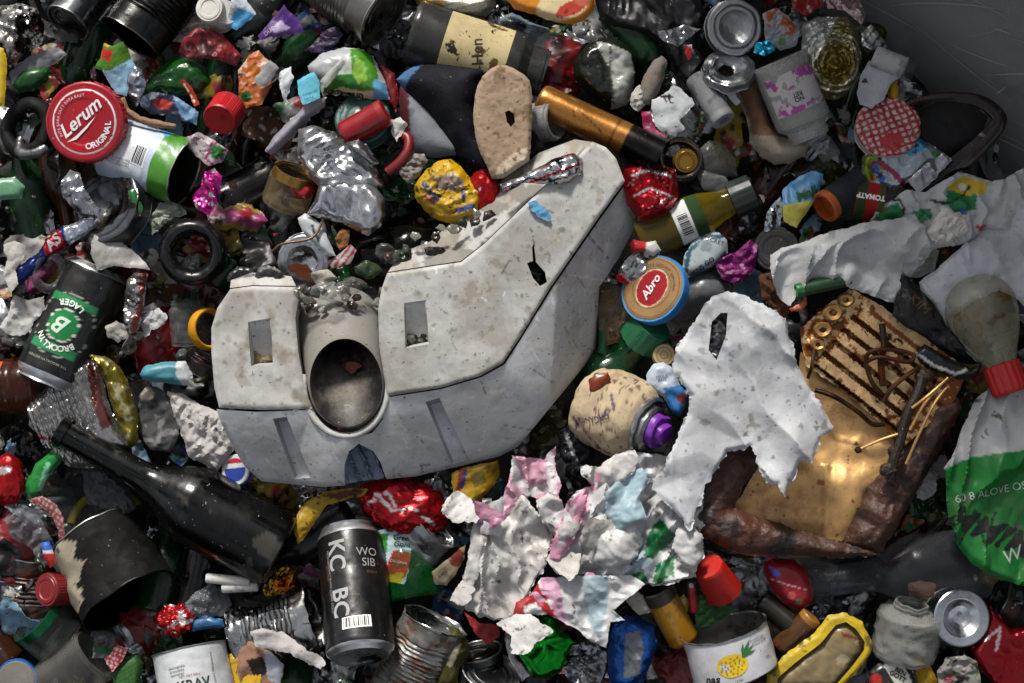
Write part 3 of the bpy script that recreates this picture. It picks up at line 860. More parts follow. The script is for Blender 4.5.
    for ln in ([(296, 287), (298, 300), (295, 318), (298, 352), (304, 386), (312, 409), (326, 430)], [(387, 273), (381, 290), (378, 309), (379, 345), (383, 372), (387, 396), (372, 433)]):
        P = np.array(ln, float); V = np.concatenate([np.c_[px_local(P, Z, cen), np.full(len(P), Z - 5.)], np.c_[px_local(P, Z, cen), np.full(len(P), Z - 60.)]])
        n = len(P); m.add(V, [(i, i + 1, n + i + 1, n + i) for i in range(n - 1)], 'block', '8c8b88', False)
    m.build('saddle_wall', t)
    return t
block()

# ================================================================== THE SCORCHED GOLD APPLIANCE
def appliance():
    cen = pt(850, 450, 0)
    t = thing('scorched_appliance', 'burnt and rusted gold heater panel in a brown leathery frame with loose wires', 'heater', Matrix.Translation(cen))
    m = MB(); sheet_mb(m, [(800, 352), (850, 372), (915, 430), (900, 470), (870, 510), (850, 548), (800, 532), (730, 512), (765, 455), (790, 430)], 8, 'gold', 'dcae72',
        [('blot', 40, .5, 5, '9a6428'), ('blot', 7, .6, 8, '5a3313')], amp=5, wl=90, cen=cen, step=2.0, gain=.4, curl=8, flat=False,
        zfun=lambda P: 3 * np.exp(-((P[:, 0] - 826) / 4) ** 2) * (P[:, 1] > 465))
    m.build('gold_plate', t)
    # rib tray
    a, b, c_, d = np.array([806, 345.]), np.array([848, 290.]), np.array([966, 372.]), np.array([905, 440.])
    poly = [(803, 348), (800, 330), (826, 306), (850, 288), (880, 305), (915, 330), (968, 370), (955, 400), (905, 446), (875, 418), (840, 388), (806, 366)]
    dirr = (np.array([905, 440.]) - np.array([803, 360.])); dirr /= np.linalg.norm(dirr); nrm = np.array([dirr[1], -dirr[0]])
    def ribz(P):
        u = (P - [803, 360]) @ nrm; v = (P - [803, 360]) @ dirr
        s_ = (u / 15.5) % 1; g = np.where((s_ > .28), 5.0, -5.0) * ((v > 12) & (v < 118) & (u > 3) & (u < 70))
        return g + 3 * fbm(P / 9, 3) * (v <= 14)
    def ribs(P):
        u = (P - [803, 360]) @ nrm; v = (P - [803, 360]) @ dirr; return u, v
    m = MB(); sheet_mb(m, poly, 24, 'gold', 'd9b583', None, amp=1.2, wl=26, zfun=ribz, cen=cen, step=1.7, flat=False)
    # rust plus painted brown shading between ribs, rust at the burnt edge
    K = m.K[0]; V2 = None
    for arr in (0, 1):
        Vv = m.V[arr]; k = (DIST - 24) / DIST
        P = np.stack([(Vv[:, 0] + cen.x) / k + 512, 341.5 - (Vv[:, 1] + cen.y) / k], 1); u, v = ribs(P); s_ = (u / 15.5) % 1
        ch = ((s_ < .32) & (v > 10)) & (fbm(P / 9, 6) > -.2) | (fbm(P / 12, 4) > .5) | (v < 16) * (fbm(P / 7, 8) > .1) | (v > 100) & (fbm(P / 6, 8) > 0)
        m.K[arr][ch] = C('7a441a'); m.K[arr][fbm(P / 9, 14) > .5] = C('2a1a10')
    m.build('burner_tray', t, sharp=30)
    m = MB()
    for (x, y, r_) in ((833, 313, 10), (823, 330, 9), (818, 345, 7), (846, 300, 8)):
        c = pt(x, y, 32) - cen; mb = MB(); lathe(mb, [(r_ * .35, -4), (r_ * .4, 0), (r_ * .8, 1.5), (r_, -1), (r_ * 1.02, -6)], 'gold', 'c9a372', 20, 2)
        m.add(mb.V[0] * [1, .85, 1] + [c.x, c.y, c.z] + np.c_[crumple(mb.V[0], 7, int(x)), crumple(mb.V[0], 7, int(x) + 1), 0 * mb.V[0][:, 0]], gridF(20, len(mb.V[0]) // 20), 'gold', 'b98c55')
    m.build('burner_ring', t)
    # leathery frame
    fr = [[(750, 450), (729, 449), (712, 465), (695, 488), (687, 508), (690, 524), (700, 536), (722, 548), (748, 556), (790, 557), (842, 559), (884, 556), (850, 545), (800, 531), (755, 516), (735, 508), (745, 488), (762, 462), (766, 456)],
          [(960, 398), (940, 398), (918, 432), (905, 452), (872, 488), (858, 516), (846, 546), (860, 552), (884, 555), (896, 534), (918, 498), (938, 462), (955, 430), (966, 408)]]
    for i, p in enumerate(fr):
        m = MB(); sheet_mb(m, p, 38 if i == 0 else 34, 'leather', '46291c', [('blot', 26, .3, 3 + i, '2a1a14')], amp=5, wl=26, dome=14, edge=18, cen=cen, step=1.9, thick=3, curl=14, curlwl=90, flat=False, jag=1.2)
        m.build('frame', t)
    # wires and struts
    def wire(pts, r, col='4a3020', mat='rusty'):
        m = MB(); tube_mb(m, smooth_path([pt(*p) - cen for p in pts], 6), r, mat, col, 8); return m.build('wire', t)
    wire([(866, 362, 42), (880, 357, 48), (908, 362, 46), (913, 355, 44), (895, 350, 44), (872, 351, 48), (866, 362, 42), (872, 382, 40), (884, 396, 36)], 2.2)
    wire([(884, 402, 38), (892, 388, 46), (912, 372, 44), (918, 372, 40)], 2.4, '5a3c28')
    wire([(882, 324, 36), (884, 345, 40), (881, 362, 42), (883, 386, 40)], 3.4, '33241a')
    wire([(923, 372, 40), (918, 392, 44), (908, 412, 44), (900, 440, 42), (893, 462, 40), (890, 480, 36)], 5.2, '2c2018', 'leather')
    wire([(910, 430, 50), (925, 403, 52), (942, 384, 46)], 1.5, 'c79a5e', 'gold')
    wire([(906, 464, 50), (920, 432, 54), (934, 404, 50), (946, 388, 44)], 1.5, 'c79a5e', 'gold')
    wire([(912, 408, 50), (930, 394, 52), (948, 378, 46)], 1.5, 'c79a5e', 'gold')
    probe = wire([(858, 450, 40), (880, 440, 44), (898, 434, 46)], 1.4, 'c79a5e', 'gold')
    wire([(815, 390, 28), (835, 397, 32), (858, 412, 32), (872, 424, 30), (884, 424, 28)], 2.4, '2a1d15')
    wire([(814, 350, 36), (812, 365, 36), (808, 378, 30)], 1.8, '6a5a4a')
    m = wad_mb((3.2, 3.2, 3), .8, 3, 'rusty', '2a1c12', sub=3); m.map(lambda V: V + np.array(pt(858, 450, 41) - cen)).build('wire_tip', probe)
    for (x, y, s_) in ((924, 376, 9), (896, 452, 8), (888, 470, 8)):
        m = wad_mb((s_, s_ * .8, s_ * .7), 2, 7, 'leather', '3a281c', sub=4); m.map(lambda V: V + np.array(pt(x, y, 40) - cen)).build('burnt_joint', t)
appliance()

# ================================================================== BIG BAGS
sheet('plastic_bag', 'large dirty white plastic bag with torn handle hole draped over the gold heater', 'plastic bag',
      [(728, 292), (745, 295), (766, 306), (785, 318), (790, 340), (795, 362), (812, 392), (834, 427), (820, 440), (811, 465), (806, 460), (800, 462), (784, 497), (777, 484), (767, 482), (757, 462), (750, 447), (728, 452), (706, 488), (690, 531), (672, 508), (652, 490), (664, 468), (676, 440), (688, 414), (690, 396), (673, 372), (676, 349), (688, 330), (697, 316), (710, 298)],
      58, 'film', 'cdced1', [('blot', 50, .1, 3, 'bfc1c4'), ('blot', 50, .25, 3, 'b0b2b5'), ('blot', 50, .4, 3, 'a3a5a7'), ('blot', 12, .45, 8, 'a09e9a'), ('blot', 7, .6, 18, '8a867f'), ('blot', 4, .74, 5, '5d5852')], amp=12, wl=150, dome=3, edge=5, curl=14, curlwl=120, sharp=60, holes=[[(711, 322), (720, 313), (727, 313), (725, 335), (716, 360), (708, 350)]], jag=2.0, step=2.0, fold=(28, 3.0, 40), gain=.52)
sheet('plastic_bag', 'crinkled white carrier bag bunched up above the gold heater', 'plastic bag',
      [(771, 255), (782, 248), (800, 243), (830, 232), (868, 222), (905, 218), (925, 226), (934, 250), (918, 268), (905, 285), (895, 304), (880, 298), (862, 292), (845, 286), (838, 278), (812, 282), (796, 296), (790, 306), (782, 300), (774, 285), (770, 268)],
      34, 'film', 'd0d1d2', [('blot', 40, .5, 9, 'c2c2c1')], amp=5, wl=44, dome=4, edge=5, curl=12, jag=1.2, step=2.1, fold=(-42, 5, 30), gain=.62, sharp=22)
bag = sheet('plastic_bag', 'white bag with green leaves and yellow print at the upper right edge', 'plastic bag',
      [(1024, 168), (1040, 200), (1044, 240), (1010, 232), (985, 228), (960, 245), (930, 250), (905, 242), (895, 232), (870, 220), (880, 206), (895, 198), (905, 190), (925, 192), (940, 182), (958, 172), (975, 176), (992, 182), (1005, 178)],
      26, 'film', 'c3c5c5', [('poly', [(873, 219), (882, 208), (897, 203), (905, 214), (898, 224), (880, 222)], '1d7a45'), ('poly', [(912, 211), (930, 208), (932, 218), (920, 224)], '1d7a45'), ('poly', [(947, 190), (976, 192), (974, 210), (955, 214), (944, 204)], '1f8048'),
       ('poly', [(945, 188), (962, 176), (988, 184), (985, 194), (965, 196)], 'd8b51c'), ('line', [(930, 200), (946, 204), (962, 196), (970, 186)], 1.2, '15181a'), ('line', [(905, 214), (900, 200), (890, 200)], 1.3, '15181a'), ('circ', 962, 187, 4, 'e9e9e6'), ('circ', 960, 213, 4, '3f5fa8'), ('poly', [(970, 227), (985, 225), (980, 232)], 'b03030')],
      amp=6, wl=40, dome=4, edge=5, curl=12, curlwl=80, jag=1, step=2.1, fold=(30, 3, 20), gain=.62, sharp=22)
sheet('plastic_bag', 'smooth white bag sweeping down behind the yellowed light bulb', 'plastic bag',
      [(1040, 200), (1048, 300), (1044, 330), (1020, 300), (1000, 290), (975, 300), (952, 318), (958, 338), (985, 360), (978, 362), (958, 342), (934, 306), (921, 292), (920, 282), (945, 262), (968, 240), (1000, 214), (1024, 200)],
      30, 'film', 'cfd1d6', [('blot', 50, .42, 3, 'bfc0c4')], amp=5, wl=60, dome=4, edge=5, curl=14, curlwl=100, jag=.8, step=2.6, fold=(45, 1.5, 26), sharp=18)
sheet('carrier_bag', 'grey-white carrier bag with a green printed bottom at the right edge', 'plastic bag',
      [(990, 386), (1010, 384), (1044, 372), (1050, 460), (1052, 560), (1046, 592), (1024, 586), (1000, 580), (975, 566), (958, 545), (950, 520), (946, 490), (944, 468), (956, 445), (966, 420), (978, 398)],
      34, 'film', 'b9babb', [('poly', [(940, 470), (965, 458), (1000, 452), (1060, 446), (1060, 600), (940, 600)], '1f7d33'), ('blot', 26, .42, 3, '2e8f42') if False else ('blot', 9, .56, 5, '5f6258'),
       ('line', [(960, 545), (975, 510), (985, 546), (996, 512)], 1.2, '14201a')],
      amp=6, wl=60, dome=8, edge=8, curl=14, curlwl=90, jag=.6, step=2, fold=(-6, 4, 30),
      texts=[('60 8 ALOVE OS', 990, 492, 11, 11, 'c8cfc6'), ('MM!', 976, 526, 34, -24, '101a12', .3, .5), ('//M', 1010, 540, 34, -24, '101a12', .3, .5), ('W', 1012, 556, 20, 20, 'c9d0c9', .2)])
# torn pink-blue bag, in its separate scraps
sheet('torn_bag', 'pink and white torn bag scrap standing up below the grey foot', 'torn bag',
      [(512, 455), (528, 458), (543, 460), (556, 446), (555, 466), (561, 484), (558, 502), (545, 505), (530, 496), (520, 508), (505, 528), (497, 520), (503, 495), (510, 476)],
      26, 'film', 'd8a3b8', [('line', [(512, 462), (516, 478), (530, 492), (548, 488)], 5, 'd6d2d4'), ('line', [(550, 455), (552, 500)], 4, 'd8d5d6'), ('blot', 12, .5, 4, 'dcd8da')], amp=7, wl=36, dome=2, edge=3, curl=14, jag=1.5, step=1.9, fold=(20, 3, 22), gain=.6, sharp=24)
sheet('torn_bag', 'big grimy white torn bag piece hanging in vertical creases below the pink scrap', 'torn bag',
      [(522, 494), (534, 506), (546, 520), (552, 540), (546, 566), (536, 580), (528, 596), (518, 612), (508, 622), (492, 620), (478, 614), (464, 606), (450, 600), (460, 582), (470, 560), (474, 540), (476, 518), (482, 500), (492, 498), (496, 510), (506, 520), (514, 505)],
      34, 'film', 'c8c5c1', [('blot', 20, .5, 8, 'b2ada6'), ('blot', 5, .6, 12, '4f4a44')], amp=8, wl=44, dome=3, edge=4, curl=16, jag=2.2, step=1.9, fold=(14, 4, 26), gain=.6, sharp=24)
sheet('torn_bag', 'torn bag crumpled in white, pink and pale blue under the spray can', 'torn bag',
      [(618, 450), (640, 452), (668, 456), (690, 480), (702, 500), (705, 522), (690, 560), (695, 575), (676, 582), (650, 586), (620, 580), (595, 578), (575, 572), (556, 574), (548, 560), (556, 535), (566, 505), (576, 492), (592, 486), (584, 478), (580, 468), (592, 465), (606, 470)],
      36, 'film', 'cfcfcf', [('poly', [(570, 500), (590, 488), (588, 510), (575, 540), (555, 565), (548, 556), (556, 530)], 'd096ad'), ('poly', [(576, 482), (590, 480), (598, 490), (585, 492)], 'd096ad'), ('poly', [(604, 496), (622, 475), (648, 468), (650, 490), (625, 505), (640, 522), (612, 530)], 'a9bfc7'),
       ('poly', [(628, 560), (640, 540), (650, 560), (645, 580), (630, 582)], 'a9bfc7'), ('poly', [(643, 555), (648, 535), (660, 518), (676, 536), (668, 548), (652, 558)], '15683a'), ('poly', [(630, 576), (642, 570), (650, 582), (640, 586)], '15683a'), ('poly', [(652, 582), (656, 565), (676, 555), (674, 572), (660, 584)], '15683a'),
       ('line', [(572, 512), (568, 536)], 3, 'd4ccd0'), ('blot', 8, .55, 9, '6f6a64')], amp=11, wl=48, dome=3, edge=4, curl=18, jag=1.8, step=1.9, fold=(-20, 3, 26), gain=.6, sharp=24)
sheet('torn_bag', 'striped bag corner in red, pink, white and blue pointing right over the blue foil', 'torn bag',
      [(541, 578), (560, 577), (590, 575), (630, 575), (645, 584), (625, 600), (612, 610), (625, 620), (610, 622), (606, 648), (590, 640), (575, 628), (562, 622), (548, 614), (512, 616), (516, 602), (530, 596)],
      44, 'film', 'cdcdcd', [('poly', [(536, 575), (541, 592), (558, 594), (545, 600), (560, 618), (548, 616), (536, 602), (524, 606), (525, 614), (508, 618), (512, 602), (532, 594)], 'a81f25'), ('poly', [(541, 576), (559, 576), (562, 600), (566, 625), (556, 618), (550, 600), (541, 592)], 'cf9fb8'),
       ('poly', [(582, 574), (607, 574), (610, 590), (600, 640), (590, 625), (583, 600)], '9fb3bb'), ('poly', [(620, 604), (634, 610), (612, 622)], '9fb3bb'), ('line', [(572, 600), (575, 610), (572, 618)], .5, '333333')], amp=7, wl=40, dome=2, edge=3, curl=12, jag=1, step=1.9, gain=.6, sharp=24)
sheet('green_film_scrap', 'dark green film scrap tucked under the spray can and beside the white bag', 'scrap', [(638, 462), (650, 452), (665, 452), (662, 466), (650, 478), (640, 474)], 20, 'film', '0f5a30', amp=2, wl=14, dome=5, edge=6, step=2)
sheet('paper_fluff', 'white fluffy tissue lump on the green and white bag', 'tissue', [(926, 232), (935, 222), (942, 208), (950, 205), (958, 212), (968, 218), (974, 232), (962, 238), (950, 246), (938, 242)], 44, 'paper', 'cfcac2', [('blot', 8, .5, 5, 'a89f92')], amp=5, wl=9, dome=10, edge=8, jag=2.5, step=1.8, flat=True)
sheet('clear_film', 'greyish clear film hanging below the white tissue lump', 'plastic film', [(922, 244), (940, 250), (936, 270), (920, 278), (902, 276), (905, 258)], 36, 'clear', 'b9b8b2', amp=4, wl=14, dome=6, edge=8, step=2.2)
# ================================================================== BOTTLES, CANS, JARS AND LIDS
# --- bottom left
bottle('black champagne-style bottle lying across the lower left with its neck pointing up left', (280, 552, 0), (58, 430, 14), 40, '030403', 'dglass', neck=13.5, shoulder=.50, cat='bottle',
       stamps=[('blot', 14, .52, 5, '2e2c27'), ('poly', [(-8, 0), (14, 0), (18, 22), (2, 30), (-6, 16)], '35332e')])
def bbc(m, R, L):
    for s, z in (('KC', L - 36), ('BC', L - 86)): write_cyl(m, s, 24, R, -22, z, '9a9a98', rot=-90, bold=.5)
    write_cyl(m, 'MICROBREWERY BLACK COFFEE STOUT', 3.6, R, -38, L - 62, '8b8b88', rot=-90); write_cyl(m, 'ALE 5.4 VOL', 3.2, R, -43, L - 52, '7a5a3c', rot=-90)
    write_cyl(m, 'WO', 12, R, 31, L - 36, '8d8d8a'); write_cyl(m, 'SIB', 12, R, 33, L - 47, '8d8d8a'); write_cyl(m, 'STOUT', 4, R, 38, L - 57, '6b4a2c')
    write_cyl(m, 'PANT RETUR', 2.6, R, 0, 52, '6b6030'); bars_cyl(m, 29, 12, R, 4, 25)
drink_can('black drink can with KC BC lettering and a barcode standing at the bottom', (361, 657, 44), (350, 531, -16), 34, '0a0a0b', crush=crusher(.7, 30, 5), writes=bbc, body='tin')
def bklyn(m, R, L):
    pass
t = drink_can('black and green lager can with round green emblem at the left edge', (100, 268, -20), (46, 384, -8), 35, '0a0e0c', crush=crusher(.8, 28, 9), roll=0, body='tin',
   stamps=[('circ', 3, 68, 33, '8d958c'), ('circ', 3, 68, 31.8, '0e1411'), ('ring', 3, 68, 20, 30, '0e1411'), ('box', -22, 88, 28, 97, '1c7a46'), ('box', -22, 38, 28, 46, '1c7a46'), ('circ', 3, 68, 17, 'c5c9c0'), ('circ', 3, 68, 15.8, '12703a')],
   writes=lambda m, R, L: [write_cyl(m, 'B', 24, R, 5, 68, 'b9cdb8', rot=-8, shear=.3, bold=.6), write_cyl_arc(m, 'BROOKLYN', 8.4, R, 23.5, 90, 68, 'd5d8d0', bold=.3, th=5), write_cyl_arc(m, 'LAGER', 8.4, R, 23.5, -90, 68, 'd5d8d0', inward=True, bold=.3, th=5), write_cyl(m, 'THE BROOKLYN BREWERY', 3.6, R, 5, 106, '9a9a8c')])
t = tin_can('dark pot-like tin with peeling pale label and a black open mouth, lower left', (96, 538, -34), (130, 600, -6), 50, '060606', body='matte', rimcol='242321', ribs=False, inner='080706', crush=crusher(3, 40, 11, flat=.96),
   stamps=[('poly', [(76, 2), (22, 0), (6, 12), (20, 24), (8, 34), (26, 44), (34, 66), (70, 64)], '938b78'), ('blot', 9, .4, 5, '151411')])
for _ in (0,): pass
def krav(m, R, L):
    write_cyl(m, 'KRAV', 13, R, 8, L - 36, '20302a', bold=.3); write_cyl(m, 'ekologiska\nkrossade\ntomater', 4.4, R, -14, L - 20, '505050'); write_cyl(m, 'NET VIKT 400 g', 3, R, 4, L - 27, '8c3030')
    write_cyl(m, 'INGREDIENSER TOMAT', 3, R, 42, L - 24, '606060', rot=-90)
tin_can('white food tin printed KRAV cut off by the bottom edge', (206, 736, 14), (189, 650, -2), 37, 'b9bcbd', body='tin', ribs=False, open_top=False, writes=krav, crush=crusher(.8, 30, 12), name='tin_can')
def pine(m, R, L):
    r = 15
    V = []; 
    def blob(pts, col, lift):
        P = np.array(pts, float); c = P.mean(0); n = len(P); Q = np.vstack([P, c]); a = Q[:, 0] / R; 
        m.add(np.stack([(R + lift) * np.cos(a), (R + lift) * np.sin(a), Q[:, 1]], 1), [(i, (i + 1) % n, n) for i in range(n)], 'tin', col)
    th = np.linspace(0, 2 * PI, 28, endpoint=False)
    blob([(-4 + 15.5 * math.cos(a), 19 + 11.5 * math.sin(a)) for a in th], 'd9b81e', .5)
    for k in range(26):
        a = k * 2.4; q = 13 * math.sqrt(k / 26); blob([(-4 + q * math.cos(a) + 1.1 * math.cos(b), 19 + q * .72 * math.sin(a) + .9 * math.sin(b)) for b in th[::4]], 'b98a16', .7)
    for (dx, dy) in ((10, 14), (15, 9), (4, 15), (17, 3), (12, 16)): blob([(7, 25), (7 + dx * .5 - 1.6, 25 + dy * .45 + 1), (7 + dx, 25 + dy * .9), (7 + dx * .5 + 1.6, 25 + dy * .45 - 1), (9, 24)], '2f6a2c', .8)
    write_cyl(m, 'nas', 12, R, -38, 8, '161616', shear=.35, bold=.3); write_cyl(m, 'i juice', 3.5, R, -2, 3.5, '333333')
    write_cyl(m, 'ananas i juice\nnettovikt 432 g\navrunnen vikt 260', 3, R, 40, 34, '555555'); write_cyl(m, 'REC', 4, R, 50, 14, '444444')
tin_can('short open tin with a pineapple picture on its white label', (735, 670, 14), (724, 629, 20), 43, 'c4c3c6', body='tin', ribs=False, inner='8a8984', writes=pine, crush=crusher(.8, 40, 15))
tin_can('big tin lying at the top with its ringed round end towards the front', (298, -40, -30), (383, 15, 6), 34, '7b7972', ribs=True, open_top=False, crush=crusher(1, 40, 21))
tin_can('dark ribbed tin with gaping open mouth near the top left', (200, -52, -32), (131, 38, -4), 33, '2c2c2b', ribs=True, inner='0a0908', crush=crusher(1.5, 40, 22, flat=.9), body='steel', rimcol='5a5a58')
tin_can('dull grey tin showing its round base, left of the dark ribbed tin', (98, -18, -40), (68, 22, -14), 23, '5d6062', ribs=False, open_top=False, crush=crusher(.8, 30, 23))
tin_can('tin with pale blue and green paper label and barcode, open end at its right', (112, 146, -22), (184, 172, -2), 33, 'a9b6c4', body='tin', ribs=False, inner='4a4238', crush=crusher(1.6, 34, 24, flat=.95),
   stamps=[('poly', [(-10, -2), (8, -2), (24, 90), (12, 90)], '9fb0c6') if False else ('box', -60, 60, 60, 100, '3f7a22'), ('poly', [(-60, 45), (-34, 50), (-30, 62), (-60, 62)], '4f8fc4'), ('box', -26, 4, 22, 52, 'c5c8cb')],
   writes=lambda m, R, L: [bars_cyl(m, 15, 20, R, 2, 46, rot=90, bgc='c9cbcd'), write_cyl(m, 'Ingredienser: tomat,\nvatten, salt, socker\nBast fore se locket', 3.2, R, 22, 26, '6c6f74', rot=-90)])
tin_can('ribbed silver tin squashed beside the olive glass at the bottom', (398, 700, -12), (434, 622, 8), 31, '85857f', ribs=True, open_top=False, crush=crusher(3, 26, 25, flat=.85), body='rusty')
tin_can('crushed ribbed tin lying left of the black can', (236, 640, -22), (312, 618, -6), 27, 'a7a8a8', ribs=True, inner='55534f', crush=crusher(4.5, 20, 26, flat=.7))
tin_can('ringed grey tin end at the bottom edge between olive glass and green foil', (478, 700, -26), (490, 672, -4), 30, '6c6e6f', ribs=True, open_top=False, crush=crusher(1, 30, 27))
tin_can('dark tin ring behind the ringed grey tin at the bottom', (486, 690, -34), (478, 652, -22), 24, '4a4a48', ribs=True, open_top=False)
lid('silver drink can base catching the light at the lower right', 962, 618, 8, 29, (.12, .1), 30, 'b9bcbf', 'steel', name='can_end', cat='can', steps=False, stamps=None)
wad('crushed_can', 'crushed red drink can with white lettering under the grey foot', 'can', 405, 506, -6, (44, 26, 20), 'metin', 'a3121b', [('line', [(-30, 4), (-10, -6), (10, 2), (34, -8)], 1.6, 'd9d2d0'), ('line', [(-36, -8), (-20, 10), (-8, -2)], 1.2, 'd9d2d0'), ('blot', 12, .5, 3, '6c0d12')], A=6, wl=24, rot=-18, flat=False)
tin_can('silver drink can end poking out under the crushed red can', (398, 560, -26), (432, 527, 0), 25, '8d8f90', ribs=False, open_top=False, crush=crusher(2.4, 30, 28, flat=.6))
# green giant style tin top and label by the black can
sheet('label_scrap', 'Green Giant label scrap with red patch beside the black can', 'label', [(369, 531), (385, 529), (412, 533), (412, 548), (408, 572), (404, 584), (390, 582), (382, 590), (379, 572), (376, 552)], 2, 'paper', 'aac3c4',
      [('poly', [(379, 534), (388, 534), (386, 560), (380, 566), (377, 545)], '2f7a2a'), ('poly', [(393, 550), (412, 553), (408, 570), (404, 580), (388, 578), (386, 568)], 'a92328'), ('poly', [(386, 576), (404, 572), (402, 584), (384, 586)], 'c8a92a')], amp=1.4, wl=20, step=1.6,
      texts=[('Green\nGiant', 402, 541, 7.5, -6, '16301c', .25, .1), ('ORIGINAL', 399, 562, 4, -10, 'e0d8d0')])
bottle('broken green bottle base under the Green Giant label', (414, 600, -12), (404, 545, -26), 29, '0e5a22', 'glass', broken=True, lip=False, neck=26)
bottle('green glass bottle neck with dark green screw cap below the blue-rimmed lid', (596, 392, -42), (652, 325, 8), 31, '0a3016', 'dglass', neck=15, cap='14603c', capL=26, shoulder=.45)
bottle('yellow-brown oil bottle with barcode label and dark green cap', (640, 240, -6), (752, 192, 4), 23, '7d6a12', 'glass', neck=13, cap='16241e', capL=24, shoulder=.62,
   lab=(38, 68, '1f3a1c', [('box', -30, 38, 40, 56, 'cfd0cc')], (-60, 75)), writes=lambda m, R, L: bars_cyl(m, 24, 13, R, 10, 47, rot=0))
# that bottle's oil body seen through: a dark inner skin
bottle('large dark-grey clear bottle lying at the lower right under the gold heater', (985, 562, -24), (800, 584, -18), 36, '6b6e72', 'clear', neck=14, shoulder=.5)
bottle('brown ribbed bottle shoulder with a red tip between the lager can and the black ring', (118, 285, -26), (66, 262, -34), 18, '26100c', 'dglass', neck=9)
bottle('black bottle lying in the gap above the grey foot and pipe', (360, 262, -18), (470, 235, -8), 26, '14150f', 'glass', neck=13, broken=True, lip=False)
bottle('gold-foiled bottle neck with black mouth at the upper middle', (540, 100, 4), (646, 149, 24), 17, '9c6a30', 'metin', neck=15.5, shoulder=.9, lip=False, stamps=[('box', -60, 96, 60, 200, '0e0e0e'), ('line', [(-6, 40), (0, 60), (6, 75)], .5, '3a2510'), ('line', [(-3, 38), (6, 44)], .5, '3a2510'), ('line', [(-60, 78), (60, 78)], .6, '6a4418'), ('line', [(-60, 84), (60, 84)], .6, '6a4418')])
jar('glass tumbler base poking out beside the tan plug', (530, 124, -2), (556, 120, 14), 20, '9a9c98', 'milky', neck=.95)
jar('dirty glass jar with torn pink label leaning in the upper right', (778, 60, 12), (810, 138, 4), 28, 'b4b4ae', 'milky', ribs=False, neck=.72,
    lab=(14, 54, 'b7b2b2', [('blot', 12, .15, 5, 'a0478e'), ('blot', 8, .3, 9, '8d8b88'), ('circ', 2, 40, 9, 'b0acaa')], (-60, 60)), writes=lambda m, R, L: write_cyl(m, 'NO\nRET', 6, R, 0, 40, '303030', bold=.2))
jar('dark jar with cream Hen label lying at the top middle', (412, 32, -10), (545, 74, -14), 34, '2a2a28', 'dglass', neck=.7,
    lab=(34, 100, 'b6a67c', [('blot', 16, .3, 5, '5c4426'), ('blot', 10, .5, 7, '2a2018')], (-62, 62)), writes=lambda m, R, L: write_cyl(m, 'Hen', 16, R, 6, 70, '2a2018', rot=-160, bold=.3))
jar('brown ribbed jar with orange sticker at the left edge', (-14, 388, -22), (40, 384, -14), 28, '4a2414', 'glass', ribs=True, neck=.95, lab=(2, 26, 'c04a18', None, (-60, 0)))
jar('glass jar with green rim and green scrap at the lower left', (62, 640, -26), (36, 618, -14), 30, '4a4e4c', 'clear', neck=.95, rim='0f5a38')
jar('clear plastic cup lying at the lower left bottom edge', (40, 700, -20), (96, 654, -12), 30, '7a7670', 'clear', neck=.95)
jar('gold-rimmed glass jar left of the crumpled foil', (284, 205, -16), (296, 172, -2), 24, '8a7a5c', 'clear', neck=.9, rim='8a6a30')
jar('glass jar with the TOMAT label beside the green and white bag', (842, 196, 2), (905, 206, 6), 24, '6b7068', 'clear', neck=.8,
    lab=(12, 40, '8e1a1c', [('box', -30, 12, 40, 22, '2b3a20'), ('box', -30, 34, 40, 40, '2b4a24')], (-60, 70)), writes=lambda m, R, L: write_cyl(m, 'TOMATP', 7, R, -4, 26, 'e6e0dc', rot=-90, bold=.3))
jar('broken clear cup at the lower right beside the silver can base', (904, 655, -16), (912, 602, 0), 33, '94958f', 'milky', neck=.5, crush=crusher(3, 20, 31))
jar('clear plastic cup crushed at the left end of the grey foot', (192, 345, -28), (188, 300, -24), 20, '8c8e8c', 'clear', crush=crusher(3, 20, 32))
# light bulb
def bulb():
    a, b, L = dims((968, 276, 22), (1006, 378, 34)); M = axis(a, b)
    t = thing('light_bulb', 'yellow-stained grey glass bulb-shaped bottle with a red screw neck at the right', 'bulb bottle', M)
    R = 36; m = MB()
    pr = [(.2, 0)] + [(R * math.sin(q), R * .95 * (1 - math.cos(q))) for q in np.linspace(.15, PI / 2, 12)] + [(R * .97, R * 1.3), (R * .8, L * .62), (R * .55, L * .78), (R * .43, L * .88)]
    lathe(m, pr, 'milky', '9a987c', 64, 2, [('blot', 20, .3, 5, '8a6a2c'), ('blot', 9, .46, 8, '7a4a14'), ('line', [(14, 38), (16, 58), (24, 62)], 1.6, 'b07a18'), ('line', [(22, 30), (26, 44)], 1.4, 'b07a18')], R); m.build('bulb_glass', t)
    m = MB(); lathe(m, [(R * .4, L * .86), (R * .5, L * .87), (R * .5, L * 1.12), (R * .44, L * 1.15), (.2, L * 1.15)], 'plastic', 'b32018', 60, 1.5)
    V = m.V[0]; th = np.arctan2(V[:, 1], V[:, 0]); k = 1 + .035 * np.sin(th * 18) * (V[:, 2] < L * 1.13); m.V[0] = V * np.c_[k, k, np.ones(len(k))]; m.build('screw_cap', t)
bulb()
